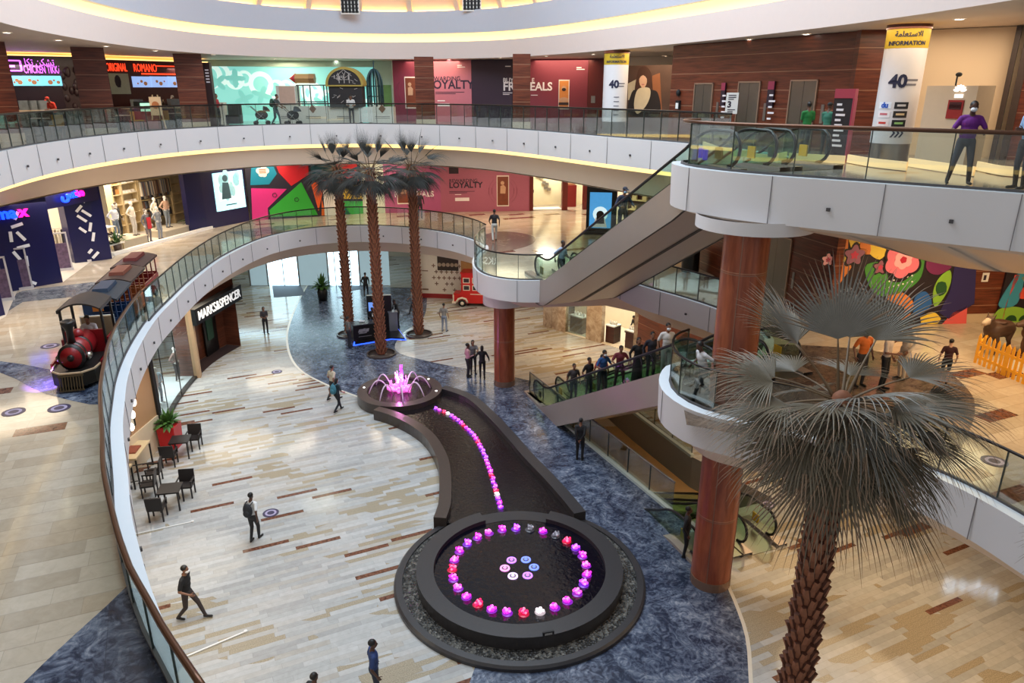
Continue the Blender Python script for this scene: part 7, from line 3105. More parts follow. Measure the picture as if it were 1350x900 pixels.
for i in range(9):
    cx = PW.L * (.06 + .9 * ((i * .37 + .2) % 1))
    ch = ht * (.25 + .55 * ((i * .71 + .3) % 1))
    pts = [(cx + (.45 + .22 * math.sin(4 * a + i)) * math.cos(a), ch + (.4 + .2 * math.sin(4 * a + i)) * math.sin(a)) for a in np.linspace(0, 6.1, 26)]
    PW.poly(m, [(min(max(x, 0), PW.L), min(max(h, 0), ht)) for x, h in pts], .002, .016 + .0006 * i)
m.build('blob', mat('blob_teal', (140, 218, 214), .4, emit=.34, var=0, ecol=(130, 228, 226)), T, w=True)
m = MB()
PW.rect(m, -.3, PW.L + .6, ht, H2, -.3, .1)
structure('trim_play', m, mat('pale_mint', (196, 222, 208), .5, var=.03))
xa, xb = px_at(495, 120, 50.2), px_at(518, 120, 49.8)
m = MB()
Wq = Wall(xa, xb, Z2)
Wq.rect(m, 0, Wq.L, 0, H2, -.2, 0)
m.cur = 1
Wq.rect(m, .3, Wq.L - .1, Wq.px(506, 140)[1], Wq.px(506, 112)[1], 0, .03)
tag(m.build('wall_panel', [mat('mint_panel', (190, 214, 200), .5, var=.06), mat('park_picture', (110, 150, 90), .5, var=.5, scale=1.5)]), 'pale panel with a green park picture next to the play wall', 'panel')
# play kiosk: cream counters, booth with arch, pencil, bird cage
KY = 45.6
kz = Z2


def kx_(px, Y=KY):
    return VY(px, 140, Y)[0]


def kh(py, Y=KY, px=420):
    return VY(px, py, Y)[2]


kw = mat('kiosk_cream', (222, 214, 202), .45, var=.05)
kpink = mat('kiosk_peach', (210, 176, 156), .5, var=.1)
T = thing('play_kiosk', 'cream play kiosk with counters, chalkboard arch and open timber frame', 'kiosk', (kx_(430), KY, Z2))
for x0, x1, top, nm in ((366, 392, 113, 'tall_cabinet'), (392, 432, 140, 'counter'), (432, 474, 141, 'counter'), (488, 519, 141, 'counter')):
    m = MB()
    m.b2(kx_(x0), kx_(x1) - .03, KY, KY + .9, kz, kh(top))
    if nm == 'tall_cabinet':
        m.cur = 1
        m.b2(kx_(370), kx_(390), KY - .03, KY, kh(138), kh(114))
    m.cur = 2
    cx = (kx_(x0) + kx_(x1)) / 2
    if x0 in (392, 488):
        m.add([(cx - .22, KY - .02, kz + .85), (cx, KY - .02, kz + .6), (cx + .22, KY - .02, kz + .85), (cx, KY - .02, kz + 1.1)], [(0, 1, 2, 3)])
    m.cur = 3
    for k in range(2):
        m.b2(cx - .45, cx + .45, KY - .015, KY, kz + .3 + .1 * k, kz + .33 + .1 * k)
    m.build(nm, [kw, kpink, mat('kiosk_brown', (128, 92, 70), .5, var=.2), mat('kiosk_line', (110, 104, 100), .5, var=0)], T, w=True)
m = MB()
for x in (394, 401, 410, 428, 432):
    m.b2(kx_(x) - .03, kx_(x) + .03, KY + .1, KY + .16, kh(141), kh(112))
m.b2(kx_(392), kx_(434), KY + .08, KY + .18, kh(113), kh(111.5))
m.b2(kx_(392), kx_(432), KY + .1, KY + .16, kh(135), kh(133.5))
m.build('frame', mat('kiosk_frame', (78, 84, 88), .4, .3, var=.05), T, w=True)
# arch
m = MB()
ax0, ax1 = kx_(436), kx_(479)
acx, ar = (ax0 + ax1) / 2, (ax1 - ax0) / 2
zb2 = kh(112)
zt2 = kh(91.5)
ar_ = [(acx + ar * math.cos(a), zb2 + (zt2 - zb2) * math.sin(a)) for a in np.linspace(0, PI, 25)]
m.add([(x, KY - .25, z) for x, z in ar_], [tuple(range(25))], False)
m.b2(ax0, ax1, KY - .2, KY + .8, kh(141), zb2)
m.cur = 1
ar2 = [(acx + (ar + .14) * math.cos(a), zb2 + (zt2 - zb2 + .14) * math.sin(a)) for a in np.linspace(0, PI, 25)]
m.strip([(x, KY - .3, z) for x, z in ar_], [(x, KY - .3, z) for x, z in ar2]).strip([(x, KY - .3, z) for x, z in ar2], [(x, KY + .8, z) for x, z in ar2])
m.b2(ax0 - .14, ax1 + .1, KY - .3, KY + .8, zb2 - .08, zb2)
m.cur = 2
rnd = random.Random(6)
for i in range(22):
    a = rnd.uniform(.15, 3.0)
    r = rnd.uniform(.45, .85)
    c_ = (acx + ar * r * math.cos(a), zb2 + (zt2 - zb2) * r * math.sin(a))
    b = rnd.uniform(0, 3.1)
    m.bar((c_[0] - .1 * math.cos(b), KY - .27, c_[1] - .1 * math.sin(b)), (c_[0] + .1 * math.cos(b), KY - .27, c_[1] + .1 * math.sin(b)), .04, .02)
for i in range(14):
    c_ = (rnd.uniform(ax0 + .2, ax1 - .3), rnd.uniform(kh(139), kh(115)))
    m.bar((c_[0] - .1, KY - .22, c_[1]), (c_[0] + .08, KY - .22, c_[1] + rnd.uniform(-.15, .15)), .035, .02)
m.bar((acx - .45, KY - .28, zb2 + .5), (acx, KY - .28, zb2 + .85), .06, .02).bar((acx, KY - .28, zb2 + .85), (acx + .45, KY - .28, zb2 + .5), .06, .02)
for x in (-.3, 0, .3):
    m.bar((acx + x, KY - .28, zb2 + .1), (acx + x, KY - .28, zb2 + .6), .04, .02)
m.bar((acx - .3, KY - .28, zb2 + .3), (acx + .3, KY - .28, zb2 + .3), .04, .02)
m.build('chalkboard_arch', [mat('chalkboard', (38, 34, 36), .6, var=.1), mat('arch_gold', (176, 150, 70), .45, var=.1), mat('chalk', (196, 186, 180), .6, var=0)], T, w=True)
# pencil
m = MB()
pz = kh(103.5)
m.tube([(kx_(392), KY + .2, pz), (kx_(411), KY + .2, pz)], .3, 6, smooth=False)
m.cur = 1
m.tube([(kx_(392), KY + .2, pz), (kx_(383.5), KY + .2, pz)], [.3, .01], 10)
m.cur = 2
m.tube([(kx_(410), KY + .2, pz), (kx_(417), KY + .2, pz)], .31, 6, smooth=False)
tag(m.build('giant_pencil', [mat('pencil_tan', (206, 160, 104), .5, var=.08), mat('pencil_red', (206, 52, 62), .5, var=0), mat('pencil_end', (184, 140, 96), .4, .3, var=.1)]), 'giant tan pencil with red tip on the roof of the play kiosk', 'pencil')
# bird cage
T = thing('cage_booth', 'dark teal domed cage booth at the end of the play kiosk', 'booth', (kx_(490), KY + .3, Z2))
cx, r = kx_(490), (kx_(500) - kx_(479)) / 2
m = MB()
for i in range(10):
    a = 2 * PI * i / 10
    pts = [(cx + r * math.cos(a), KY + 1.4 + r * math.sin(a), kh(141))] + [(cx + r * math.cos(a) * math.cos(e), KY + 1.4 + r * math.sin(a) * math.cos(e), kh(114) + 1.0 * math.sin(e)) for e in np.linspace(0, PI / 2 - .05, 7)]
    m.tube(pts, .05, 6)
for z in (kh(114), kh(128)):
    m.lathe([(r - .04, z), (r + .04, z + .05)], 24, (cx, KY + 1.4, 0))
m.cyl((cx, KY + 1.4, kh(114) + 1.0), .04, .5, 8)
m.build('bars', mat('cage_teal', (40, 70, 78), .4, .2, var=.05), T, w=True)
m = MB()
m.cyl((cx, KY + 1.4, Z2), r, kh(139) - Z2, 24)
m.build('base', kw, T, w=True)
T = thing('picket_gate', 'white picket gate between the kiosk counters', 'gate', (kx_(481), KY - .1, Z2))
for i in range(7):
    x = kx_(474.5) + (kx_(490) - kx_(474.5)) * i / 6
    MB().b2(x - .05, x + .05, KY - .12, KY - .08, kh(161), kh(141)).build('picket', paper, T, w=True)
m = MB()
for z in (kh(156), kh(145)):
    m.b2(kx_(474), kx_(490.5), KY - .08, KY - .05, z, z + .07)
m.build('rail', paper, T, w=True)
human('person', 'kiosk worker in white shirt under the chalkboard arch', (kx_(466), KY - .9 + .2, Z2), .2, 'lean', (214, 210, 206), (48, 46, 50), 'm', h=1.7)
m = MB()
m.box((kx_(296), 44.6, Z2 + .62), (.85, .5, 1.24))
m.cur = 1
m.add([(kx_(296) - .2, 44.34, Z2 + .7), (kx_(296), 44.34, Z2 + .45), (kx_(296) + .2, 44.34, Z2 + .7), (kx_(296), 44.34, Z2 + .95)], [(0, 1, 2, 3)])
tag(m.build('counter_box', [kw, mat('kiosk_brown', (128, 92, 70))]), 'small cream counter with a brown diamond before the play wall', 'counter')
T = thing('armchair', 'dark grey armchair standing before the play wall', 'armchair', (kx_(313), 44.8, Z2))
MB().box((0, 0, .28), (.8, .7, .5)).build('seat', blackm, T)
MB().box((0, .3, .72), (.8, .18, .75)).build('backrest', mat('chair_grey', (74, 72, 70), .6, var=.1), T)
# strollers
T = thing('stroller', 'dark stroller pushed by the parent with green backpack', 'stroller', (-12.7, 43.75, Z2), 0)
m = MB()
m.ell((.0, 0, .55), (.36, .24, .26), 14, 8)
m.build('seat', blackm, T)
m = MB()
m.lathe([(.001, .3), (.2, .25), (.32, .1), (.36, 0)], 14, (.15, 0, .75), a0=-1.6, a1=1.6)
m.build('canopy', mat('stroller_canopy', (44, 48, 54), .6, var=.1), T)
m = MB()
m.tube([(-.55, .2, 1.02), (-.55, -.2, 1.02)], .02, 6).tube([(-.55, .2, 1.02), (.3, .24, .2)], .018, 6).tube([(-.55, -.2, 1.02), (.3, -.24, .2)], .018, 6).tube([(.1, .22, .6), (-.35, .24, .15)], .018, 6).tube([(.1, -.22, .6), (-.35, -.24, .15)], .018, 6)
m.build('frame', steel, T)
for x in (-.35, .32):
    for y in (-.25, .25):
        m = MB()
        m.tube([(x, y - .02, .12), (x, y + .02, .12)], .12, 12)
        m.build('wheel', blackm, T)
dup(T, (-14.6, 44.0, Z2), .2, 'second dark stroller waiting behind the parent with green backpack')
# ---- top floor hoardings
Wt = Wall((-8.3, 48.9), (6.9, 45.5), Z2)
WH = [('hoarding', 519, 549, (124, 44, 66), 'plum hoarding with a phone picture next to the play wall'), ('hoarding', 549, 622, (190, 110, 122), 'dusty pink hoarding reading REWARDING LOYALTY on the top floor'),
      ('hoarding', 622, 676, (50, 28, 46), 'dark plum hoarding reading BUY on the top floor'), ('hoarding', 676, 775, (128, 48, 62), 'wine red hoarding with a phone and burger picture on the top floor')]
TT = []
for nm, x0, x1, c, lab in WH:
    xa, xb = Wt.px(x0, 120)[0], Wt.px(x1, 120)[0]
    T = thing(nm, lab, 'hoarding', Wt.p((xa + xb) / 2, 0), Wt.rz)
    m = MB()
    Wt.rect(m, xa, xb - .02, 0, H2, -.15, 0)
    m.build('board', mat('board_%d_%d' % (c[0], c[1]), c, .5, var=.06), T, w=True)
    TT.append(T)


def tx(T, m_, items):
    m = MB()
    for s_, px, py, size, bold in items:
        x, h = Wt.px(px, py)
        Wt.text(m, s_, x, h, size, .005, .006, bold, 'LEFT')
    return m.build('lettering', m_, T, w=True)


phone(Wt, TT[0], (535, 143), (548, 101), (40, 32, 34))
tx(TT[1], dkp, (('REWARDING', 564, 104, .36, .004),))
tx(TT[1], dkp, (('LOYALTY', 564, 112, .70, .016),))
m = MB()
x, h = Wt.px(574, 121)
lines(Wt, m, x, h, 1.9, 2, .005)
m.build('lettering', dkp, TT[1], w=True)
m = MB()
x, h = Wt.px(577, 140)
Wt.rect(m, x, x + .8, h, h + .18, 0, .01)
Wt.rect(m, x, x + .5, h + .3, h + .36, 0, .01)
x, h = Wt.px(603, 89)
Wt.rect(m, x, x + .5, h, h + .05, 0, .01)
Wt.rect(m, x, x + .3, h + .1, h + .15, 0, .01)
m.build('store_badge', whp, TT[1], w=True)
tx(TT[2], whp, (('BUY', 663, 106, .36, .006),))
tx(TT[2], whp, (('FR', 663, 114.5, .70, .016),))
m = MB()
x, h = Wt.px(663, 122)
lines(Wt, m, x, h, .6, 2, .005)
m.build('lettering', whp, TT[2], w=True)
m = MB()
x, h = Wt.px(666, 88)
Wt.rect(m, x, x + .35, h, h + .05, 0, .01)
m.build('lettering', whp, TT[2], w=True)
tx(TT[3], whp, (('E', 701, 106, .34, .004),))
tx(TT[3], whp, (('EALS', 698.5, 114.5, .66, .016),))
m = MB()
x, h = Wt.px(700, 125)
lines(Wt, m, x, h, .6, 1, .005)
x, h = Wt.px(760, 92)
Wt.rect(m, x, x + .5, h, h + .05, 0, .01)
Wt.rect(m, x, x + .3, h + .1, h + .15, 0, .01)
m.build('lettering', whp, TT[3], w=True)
(xa, ha), (xb, hb) = Wt.px(736, 144), Wt.px(751, 105)
m = MB()
Wt.rect(m, xa, xb, ha, hb, 0, .03)
m.cur = 1
Wt.rect(m, xa + .05, xb - .05, ha + .06, hb - .06, .03, .04)
m.cur = 2
cx = (xa + xb) / 2
Wt.poly(m, circ(cx, hb - .5, .15, 14), .04, .05)
Wt.poly(m, circ(cx, ha + .55, .30, 12, 1, .5), .04, .05)
m.cur = 3
Wt.poly(m, circ(cx, hb - .56, .13, 12, 1, .7), .05, .055)
Wt.rect(m, cx - .3, cx + .3, ha + .25, ha + .4, .04, .05)
m.build('poster_phone', [mat('phone_frame', (226, 214, 206)), mat('phone_orange', (206, 130, 66), .4, var=.1), mat('phone_skin', (196, 152, 122)), mat('phone_dark2', (50, 34, 34), .4, var=0)], TT[3], w=True)
m = MB()
x0_, x1_ = Wt.px(775, 120)[0], Wt.px(797, 120)[0]
Wt.rect(m, x0_, x1_, 0, H2, -.2, .05)
m.cur = 1
x, h = Wt.px(782, 131)
Wt.rect(m, x - .12, x + .12, h - .2, h + .2, .05, .07)
structure('wall_dark_top', m, [mat('dark_red_wood', (96, 28, 24)), steel])
m = MB()
l_, r_ = Wt.px(581, 85)[0], Wt.px(745, 85)[0]
# ---- cylinder with the information wrap, far
def wrap_pillar(label, px, Y, r, Z=Z2, big=False):
    X = VY(px, 120, Y)[0]
    T = thing('information_pillar', label, 'information pillar', (X, Y, Z))
    m = MB()
    m.lathe([(r, .5), (r, H2 - .62)], 40)
    m.build('white_wrap', mat('wrap_white', (226, 222, 224), .4, var=.02), T)
    m = MB()
    m.lathe([(r + .005, H2 - .62), (r + .005, H2 - .12)], 40)
    m.build('yellow_band', mat('wrap_yellow', (196, 164, 40), .45, var=.05), T)
    m = MB()
    m.lathe([(r + .03, H2 - .12), (r + .03, H2)], 40)
    m.build('collar', wood, T)
    m = MB()
    m.lathe([(r - .02, 0), (r - .02, .5)], 40)
    m.build('steel_foot', steel, T)
    # letters bent round the cylinder, facing the camera
    a0 = math.atan2(-Y, -X)

    def wtext(body, h, size, m_, nm, bold=.01, da=0.0, align='CENTER'):
        vs, fs = text_geo(body, size, .004, bold, align)
        m = MB()
        m.add([((r + .012 + v.z) * math.cos(a0 + da + v.x / r), (r + .012 + v.z) * math.sin(a0 + da + v.x / r), h + v.y) for v in vs], fs, False)
        return m.build(nm, m_, T)

    def wrect(m, x0, x1, h0, h1, d=.008):
        n_ = 6
        A = [((r + d) * math.cos(a0 + (x0 + (x1 - x0) * i / n_) / r), (r + d) * math.sin(a0 + (x0 + (x1 - x0) * i / n_) / r), h0) for i in range(n_ + 1)]
        B = [(p[0], p[1], h1) for p in A]
        m.strip(A, B)
    ink = mat('ink_navy', (34, 36, 66), .5, var=0)
    wtext('40', 2.18, .46, ink, 'number', .02, -.12)
    m = MB()
    for k, w_ in enumerate((.34, .30)):
        wrect(m, .14, .14 + w_, 2.2 - .12 * k, 2.25 - .12 * k)
    m.build('caption', mat('ink_grey', (120, 118, 128), .5, var=0), T)
    wtext('INFORMATION', H2 - .50, .15, ink, 'band_text', .004, .0)
    wtext('\uFE94\uFEE3\uFEE0\uFECC\uFE98\uFEB3\uFEFB\uFE8D', H2 - .27, .19, ink, 'band_text', .004, .05)
    if big:
        cols = [((236, 240, 248), (40, 90, 190), 'du'), ((40, 38, 42), (210, 206, 206), ''), ((240, 232, 234), (206, 110, 120), ''), ((44, 40, 40), (226, 196, 150), ''), ((240, 226, 224), (206, 60, 50), ''), ((30, 30, 32), (150, 200, 120), '')]
        for i, (bgc, fgc, s_) in enumerate(cols):
            x = -.30 + .44 * (i % 2)
            h = 1.55 - .24 * (i // 2)
            m = MB()
            wrect(m, x - .19, x + .17, h - .09, h + .09)
            m.cur = 1
            if not s_:
                wrect(m, x - .12, x + .1, h - .025, h + .03, .012)
            m.build('logo_plate', [mat('plate_%d' % i, bgc, .5, var=0), mat('plate_ink_%d' % i, fgc, .5, var=0)], T)
            if s_:
                wtext(s_, h, .2, mat('plate_ink_%d' % i, fgc), 'logo_text', .01, (x - .01) / r)
        m = MB()
        for k in range(3):
            for s in (-1, 1):
                x = -.05 + .11 * k
                n_ = 4
                A, B = [], []
                for i in range(n_ + 1):
                    t_ = i / n_
                    xx = x + .08 * (1 - t_)
                    A.append(((r + .01) * math.cos(a0 + xx / r), (r + .01) * math.sin(a0 + xx / r), .80 + s * .12 * t_))
                    B.append(((r + .01) * math.cos(a0 + (xx + .055) / r), (r + .01) * math.sin(a0 + (xx + .055) / r), .80 + s * .12 * t_))
                m.strip(A, B)
        m.build('chevrons', ink, T)
    else:
        m = MB()
        for k in range(5):
            wrect(m, -.05, .2, 1.6 - .2 * k, 1.64 - .2 * k)
        m.build('caption_lines', mat('ink_grey', (120, 118, 128)), T)
    return T


wrap_pillar('white wrapped information pillar beside the poster of the smiling woman', 811, 36.6, .58)
wrap_pillar('large white wrapped information pillar with 40, logo plates and chevrons', 1185, 21.9, .55, big=True)
# poster of a woman
PWm = Wall(px_at(827, 120, 38.5), px_at(885, 120, 37.2), Z2)
T = thing('poster', 'tall poster of a smiling woman with long brown hair in cream top', 'poster', PWm.p(PWm.L / 2, 0), PWm.rz)
m = MB()
PWm.rect(m, 0, PWm.L, 0, PWm.px(850, 86)[1], -.15, 0)
m.build('board', mat('poster_brown', (88, 62, 50), .5, var=.45, scale=1.2), T, w=True)


def pp_(nm, c, pts, d, sm=True):
    P_ = pxpoly(PWm, pts)
    if sm:
        P_ = [tuple(v) for v in crv(P_, .1, True)]
    m = MB()
    PWm.poly(m, [(min(max(x, 0), PWm.L), max(h, .02)) for x, h in P_], 0, d)
    m.build(nm, mat('poster_%d_%d_%d' % c, c, .5, var=.12, scale=3), T, w=True)


pp_('picture_shape', (206, 190, 160), [(828, 110), (840, 104), (840, 128), (828, 132)], .01, False)
pp_('picture_shape', (150, 92, 58), [(860, 100), (870, 96), (873, 150), (858, 150)], .01, False)
pp_('picture_hair', (74, 44, 32), [(843, 90), (852, 88), (859, 100), (860, 130), (850, 126), (845, 128), (837, 124), (839, 104)], .014)
pp_('picture_jacket', (36, 28, 28), [(833, 122), (842, 118), (858, 118), (868, 124), (868, 152), (830, 150)], .016)
pp_('picture_top', (222, 206, 176), [(841, 118), (856, 116), (857, 128), (850, 142), (840, 150), (836, 138)], .02)
pp_('picture_face', (226, 180, 150), [(843, 104), (848, 99), (853, 104), (852, 112), (848, 116), (844, 112)], .026)
pp_('picture_mouth', (200, 120, 110), [(845.5, 111), (848, 110.5), (850.5, 111), (848, 112.6)], .03)
m = MB()
xq = PWm.px(874, 120)[0]
PWm.rect(m, xq, PWm.L + .6, 0, PWm.px(850, 96)[1], -.6, -.2)
tag(m.build('blue_panel', mat('blue_panel', (44, 48, 96), .5, var=.05)), 'dark blue panel between the woman poster and the lift wall', 'panel')
m = MB()
Wb = Wall(px_at(797, 120, 44.0), px_at(905, 120, 42), Z2)
Wb.rect(m, 0, Wb.L, 0, H2, -.2, 0)
structure('wall_cream_top', m, cream)
# ---- lift wall, top floor
LT = Wall((6.75, 32.5), (10.93, 24.0), Z2)
m = MB()
LT.rect(m, 0, LT.L, 0, H2, -.3, 0)
m.b2(10.7, 12.4, 23.95, 24.25, Z2, ZC)
structure('wall_lift_top', m, wood)
for x0, x1, y, lab in ((915.5, 938, 111, 'steel lift door farthest from the information pillar'), (973, 999.5, 109, 'steel lift door in the middle of the brown lift wall'), (1041, 1074, 107, 'steel lift door behind the person in bright green')):
    xa, xb = LT.px(x0, 140)[0], LT.px(x1, 140)[0]
    lift(LT, xa, xb, LT.px((x0 + x1) / 2, y)[1], lab)
for x0, x1, y0, y1, lab in ((951, 959, 109, 140, 'plum hanging floor sign between the two farther lift doors'), (1012, 1024, 107, 141, 'plum hanging floor sign beside the lift door nearest the pillar')):
    (xa, ha), (xb, hb) = LT.px(x0, y1), LT.px(x1, y0)
    T = thing('floor_sign', lab, 'sign', LT.p((xa + xb) / 2, ha, .1), LT.rz)
    m = MB()
    LT.rect(m, xa, xb, ha, hb, .03, .09)
    m.cur = 1
    LT.rect(m, xa, xb, hb - .28, hb, .09, .095)
    m.build('plate', [mat('sign_plum', (44, 30, 44), .4, var=.05), mat('sign_pink', (150, 50, 76), .4, var=.05)], T, w=True)
    m = MB()
    for k in range(6):
        LT.rect(m, xa + .12, xa + .3 + .12 * (k % 2), hb - .5 - .2 * k, hb - .44 - .2 * k, .09, .1)
    m.build('lettering', whp, T, w=True)
q = LT.p(LT.px(963, 140)[0], 0, 1.2)
SWn = Wall(px_at(955.5, 150, q.y - .2), px_at(971.5, 150, q.y - .35), Z2)
T = thing('notice_stand', 'white notice stand with the number 3 before the lift doors', 'notice', SWn.p(SWn.L / 2, 0), SWn.rz)
m = MB()
SWn.rect(m, 0, SWn.L, SWn.px(963, 150)[1], SWn.px(963, 122)[1], -.03, 0)
m.build('board', paper, T, w=True)
m = MB()
x, h = SWn.px(961.5, 138)
SWn.text(m, '3', x, h, .3, .003, .004, .012)
lines(SWn, m, .08, SWn.px(963, 125)[1], SWn.L - .16, 3, .002, .03, .07)
lines(SWn, m, .08, SWn.px(963, 144)[1], SWn.L - .16, 2, .002, .03, .07)
m.build('print', dkp, T, w=True)
m = MB()
SWn.rect(m, SWn.L / 2 - .03, SWn.L / 2 + .03, 0, SWn.px(963, 150)[1], -.04, -.01)
SWn.rect(m, .05, SWn.L - .05, 0, .03, -.2, .15)
m.build('stand', steel, T, w=True)
x, h = LT.px(895.5, 134)
m = MB()
LT.rect(m, x - .12, x + .12, h - .3, h + .05, 0, .1)
m.ell(tuple(LT.p(x, h + .35, .08)), (.1, .1, .14), 10, 6)
m.cur = 1
LT.rect(m, x - .08, x + .08, h - .28, h - .05, .1, .12)
tag(m.build('wall_dispenser', [blackm, paper]), 'small black and white dispenser on the lift wall near the far corner', 'dispenser')
# directory board near the return of the lift wall
DB = Wall(px_at(1096, 160, 21.6), px_at(1121, 160, 21.2), Z2)
T = thing('directory_board', 'tall dark directory board with pink head by the lifts', 'directory', DB.p(DB.L / 2, 0), DB.rz)
ht = DB.px(1108, 117)[1]
m = MB()
DB.rect(m, 0, DB.L, 0, ht - .25, -.15, 0)
m.build('panel', mat('directory_dark', (44, 36, 40), .4, var=.08), T, w=True)
m = MB()
DB.rect(m, 0, DB.L + .03, ht - .25, ht, -.17, .02)
DB.rect(m, DB.L - .01, DB.L + .04, 0, ht - .25, -.17, .02)
m.build('pink_head', mat('directory_pink', (170, 60, 76), .4, var=.05), T, w=True)
m = MB()
for k in range(9):
    DB.rect(m, .1, DB.L * (.45 + .3 * ((k * .37) % 1)), ht - .45 - .14 * k, ht - .39 - .14 * k, 0, .01)
m.build('lettering', whp, T, w=True)
# cream service wall with cash machine, at the back of the top floor on the pillar's side
RW = Wall((12.6, 23.8), (17.6, 20.2), Z2)
m = MB()
RW.rect(m, -.4, RW.L + 3, 0, H2, -.2, 0)
structure('wall_cream', m, mat('cream_wall', (226, 200, 168), .5, var=.03, scale=.7))
m = MB()
xa, xb = RW.px(1330, 90)[0], RW.px(1337, 90)[0]
RW.rect(m, xa, xb, 0, H2, -.1, .35)
RW.rect(m, xb + .12, xb + .3, 0, H2, -.1, .35)
m.cur = 1
RW.rect(m, xb + .3, RW.L + 5, 0, H2, .0, .1)
structure('door_1', m, [mat('dark_frame', (58, 44, 38), .4, var=.1), wood])
AW = Wall(px_at(1216, 150, 20.9), px_at(1283, 150, 19.6), Z2)
T = thing('cash_machine', 'beige cash machine booth with red panel and glowing flower emblem', 'cash machine', AW.p(AW.L / 2, 0), AW.rz)
ht = AW.px(1250, 113)[1]
m = MB()
AW.rect(m, 0, AW.L, 0, ht, -.7, 0)
m.build('housing', mat('machine_beige', (206, 182, 154), .45, var=.04), T, w=True)
(xa, ha), (xb, hb) = AW.px(1247, 156), AW.px(1272, 132)
m = MB()
AW.rect(m, xa, xb, ha, hb, 0, .03)
m.cur = 1
AW.rect(m, xa + .05, xb - .05, (ha + hb) / 2, (ha + hb) / 2 + .12, .03, .04)
AW.rect(m, xa + .05, xb - .05, hb - .2, hb - .05, .03, .04)
m.build('red_panel', [mat('machine_red', (150, 36, 34), .4, var=.1), mat('machine_slot', (70, 22, 24), .4, var=0)], T, w=True)
x, h = AW.px(1266, 120.5)
m = MB()
for k in range(7):
    a = PI * (.08 + .84 * k / 6)
    c_ = (x + .11 * math.cos(a), h + .10 * math.sin(a))
    AW.poly(m, [(c_[0] + .07 * math.cos(t_) * math.cos(a) - .028 * math.sin(t_) * math.sin(a), c_[1] + .07 * math.cos(t_) * math.sin(a) + .028 * math.sin(t_) * math.cos(a)) for t_ in np.linspace(0, 5.9, 14)], .01, .04)
AW.rect(m, x - .11, x + .11, h - .16, h - .07, .01, .04)
m.build('flower_emblem', mat('white_glow', (250, 250, 250), .4, emit=1.0, var=0), T, w=True)
x = AW.px(1252, 105)[0]
m = MB()
AW.rect(m, x - .015, x + .015, ht, ht + .25, -.3, -.27)
m.ell(tuple(AW.p(x + .06, ht + .28, -.25)), (.09, .06, .06), 10, 6)
m.build('camera', blackm, T, w=True)
q = G(1212, 190, Z2)
m = MB()
m.box((q[0], q[1] + .3, Z2 + .5), (.5, .4, 1.0))
tag(m.build('litter_bin', black), 'black square bin between the large information pillar and the cash machine', 'bin')
# curved emissive bands standing on the landing floor
glowb = mat('band_glow', (236, 206, 160), .4, emit=.42, var=0, ecol=(255, 206, 140))
for i, (pts, lab) in enumerate((([(926, 195), (936, 199), (948, 203), (968, 207), (987, 207)], 'curved glowing band nearest the tip of the balcony'), ([(990, 212), (1008, 214), (1022, 213), (1037, 210)], 'short glowing band behind the glass of the balcony'), ([(1039, 212), (1076, 214), (1113, 216)], 'glowing band beside the directory board'), ([(1116, 214), (1150, 220), (1194, 225)], 'glowing band before the large information pillar'), ([(1196, 219), (1240, 226), (1282, 232)], 'glowing band at the feet of the man in purple'), ([(1286, 224), (1320, 231), (1362, 234)], 'glowing band behind the man in pale blue'))):
    P_ = [Vector(G(x, y, Z2 + .02)) for x, y in pts]
    P_ = crv(P_, .2)
    T = thing('glow_band', lab, 'bench', (P_[0].x, P_[0].y, Z2))
    m = MB()
    m.strip(z3(P_, Z2 + .02), z3(P_, Z2 + .24)).strip(z3(P_, Z2 + .24), z3(off(P_, .05), Z2 + .24)).strip(z3(off(P_, .05), Z2 + .24), z3(off(P_, .05), Z2 + .02))
    m.build('glowing_strip', glowb, T, w=True)
for x, y in ((924, 210), (930, 213)):
    q = G(x, y + 3, Z2)
    m = MB()
    m.cyl((q[0], q[1] + .1, Z2 + .1), .07, .28, 12)
    tag(m.build('post_lamp', mat('blue_post', (50, 50, 210), .4, emit=.7, var=0, ecol=(50, 50, 240))), 'short blue bollard light by the tip of the balcony', 'bollard', 'blue bollard lights')
# ---- recessed ceiling lamps that the photograph shows
spot = mat('spot_lamp', (255, 248, 232), .4, emit=8, var=0)
SPL = None


def spot_at(px, py, z, label, group):
    global SPL
    x, y = G(px, py, z)
    if SPL is None:
        m = MB()
        m.lathe([(.001, -.012), (.11, -.012)], 16)
        m.cur = 1
        m.lathe([(.11, -.012), (.15, -.02), (.16, 0)], 16)
        SPL = m.mesh('ceiling_spot', [spot, paper])
    o = bpy.data.objects.new('ceiling_spot', SPL)
    COL.objects.link(o)
    o.location = (x, y, z)
    tag(o, label, 'ceiling lamp', group)


for px, py in ((9, 43), (77, 53), (140, 61), (205, 67), (282, 72), (362, 77.5), (443, 80), (525, 80), (592, 78.5), (660, 76.5), (720, 74), (782, 71.5), (848, 77), (876, 74), (1265, 25), (989, 52), (1063, 45)):
    spot_at(px, py, ZC - .003, 'small round spot in the ceiling of the top floor', 'ceiling spots of the top floor')
# ventilation grilles hung in the dome
for px, y0, lab in ((461, 5, 'dark square ceiling grille in the dome, nearer the food counters'), (622, 1, 'dark square ceiling grille in the dome, nearer the hoardings')):
    X, Y, Z = VY(px, y0, 46.0)
    T = thing('dome_grille', lab, 'grille', (X, Y, Z - .5))
    m = MB()
    m.b2(X - .55, X + .55, Y, Y + .05, Z - .55, Z + .55)
    m.build('plate', paper, T, w=True)
    m = MB()
    for k in range(5):
        m.b2(X - .48 + .2 * k, X - .34 + .2 * k, Y - .03, Y, Z - .48, Z + .5)
        m.b2(X - .5, X + .5, Y - .035, Y, Z - .46 + .2 * k, Z - .40 + .2 * k)
    m.build('slats', blackm, T, w=True)

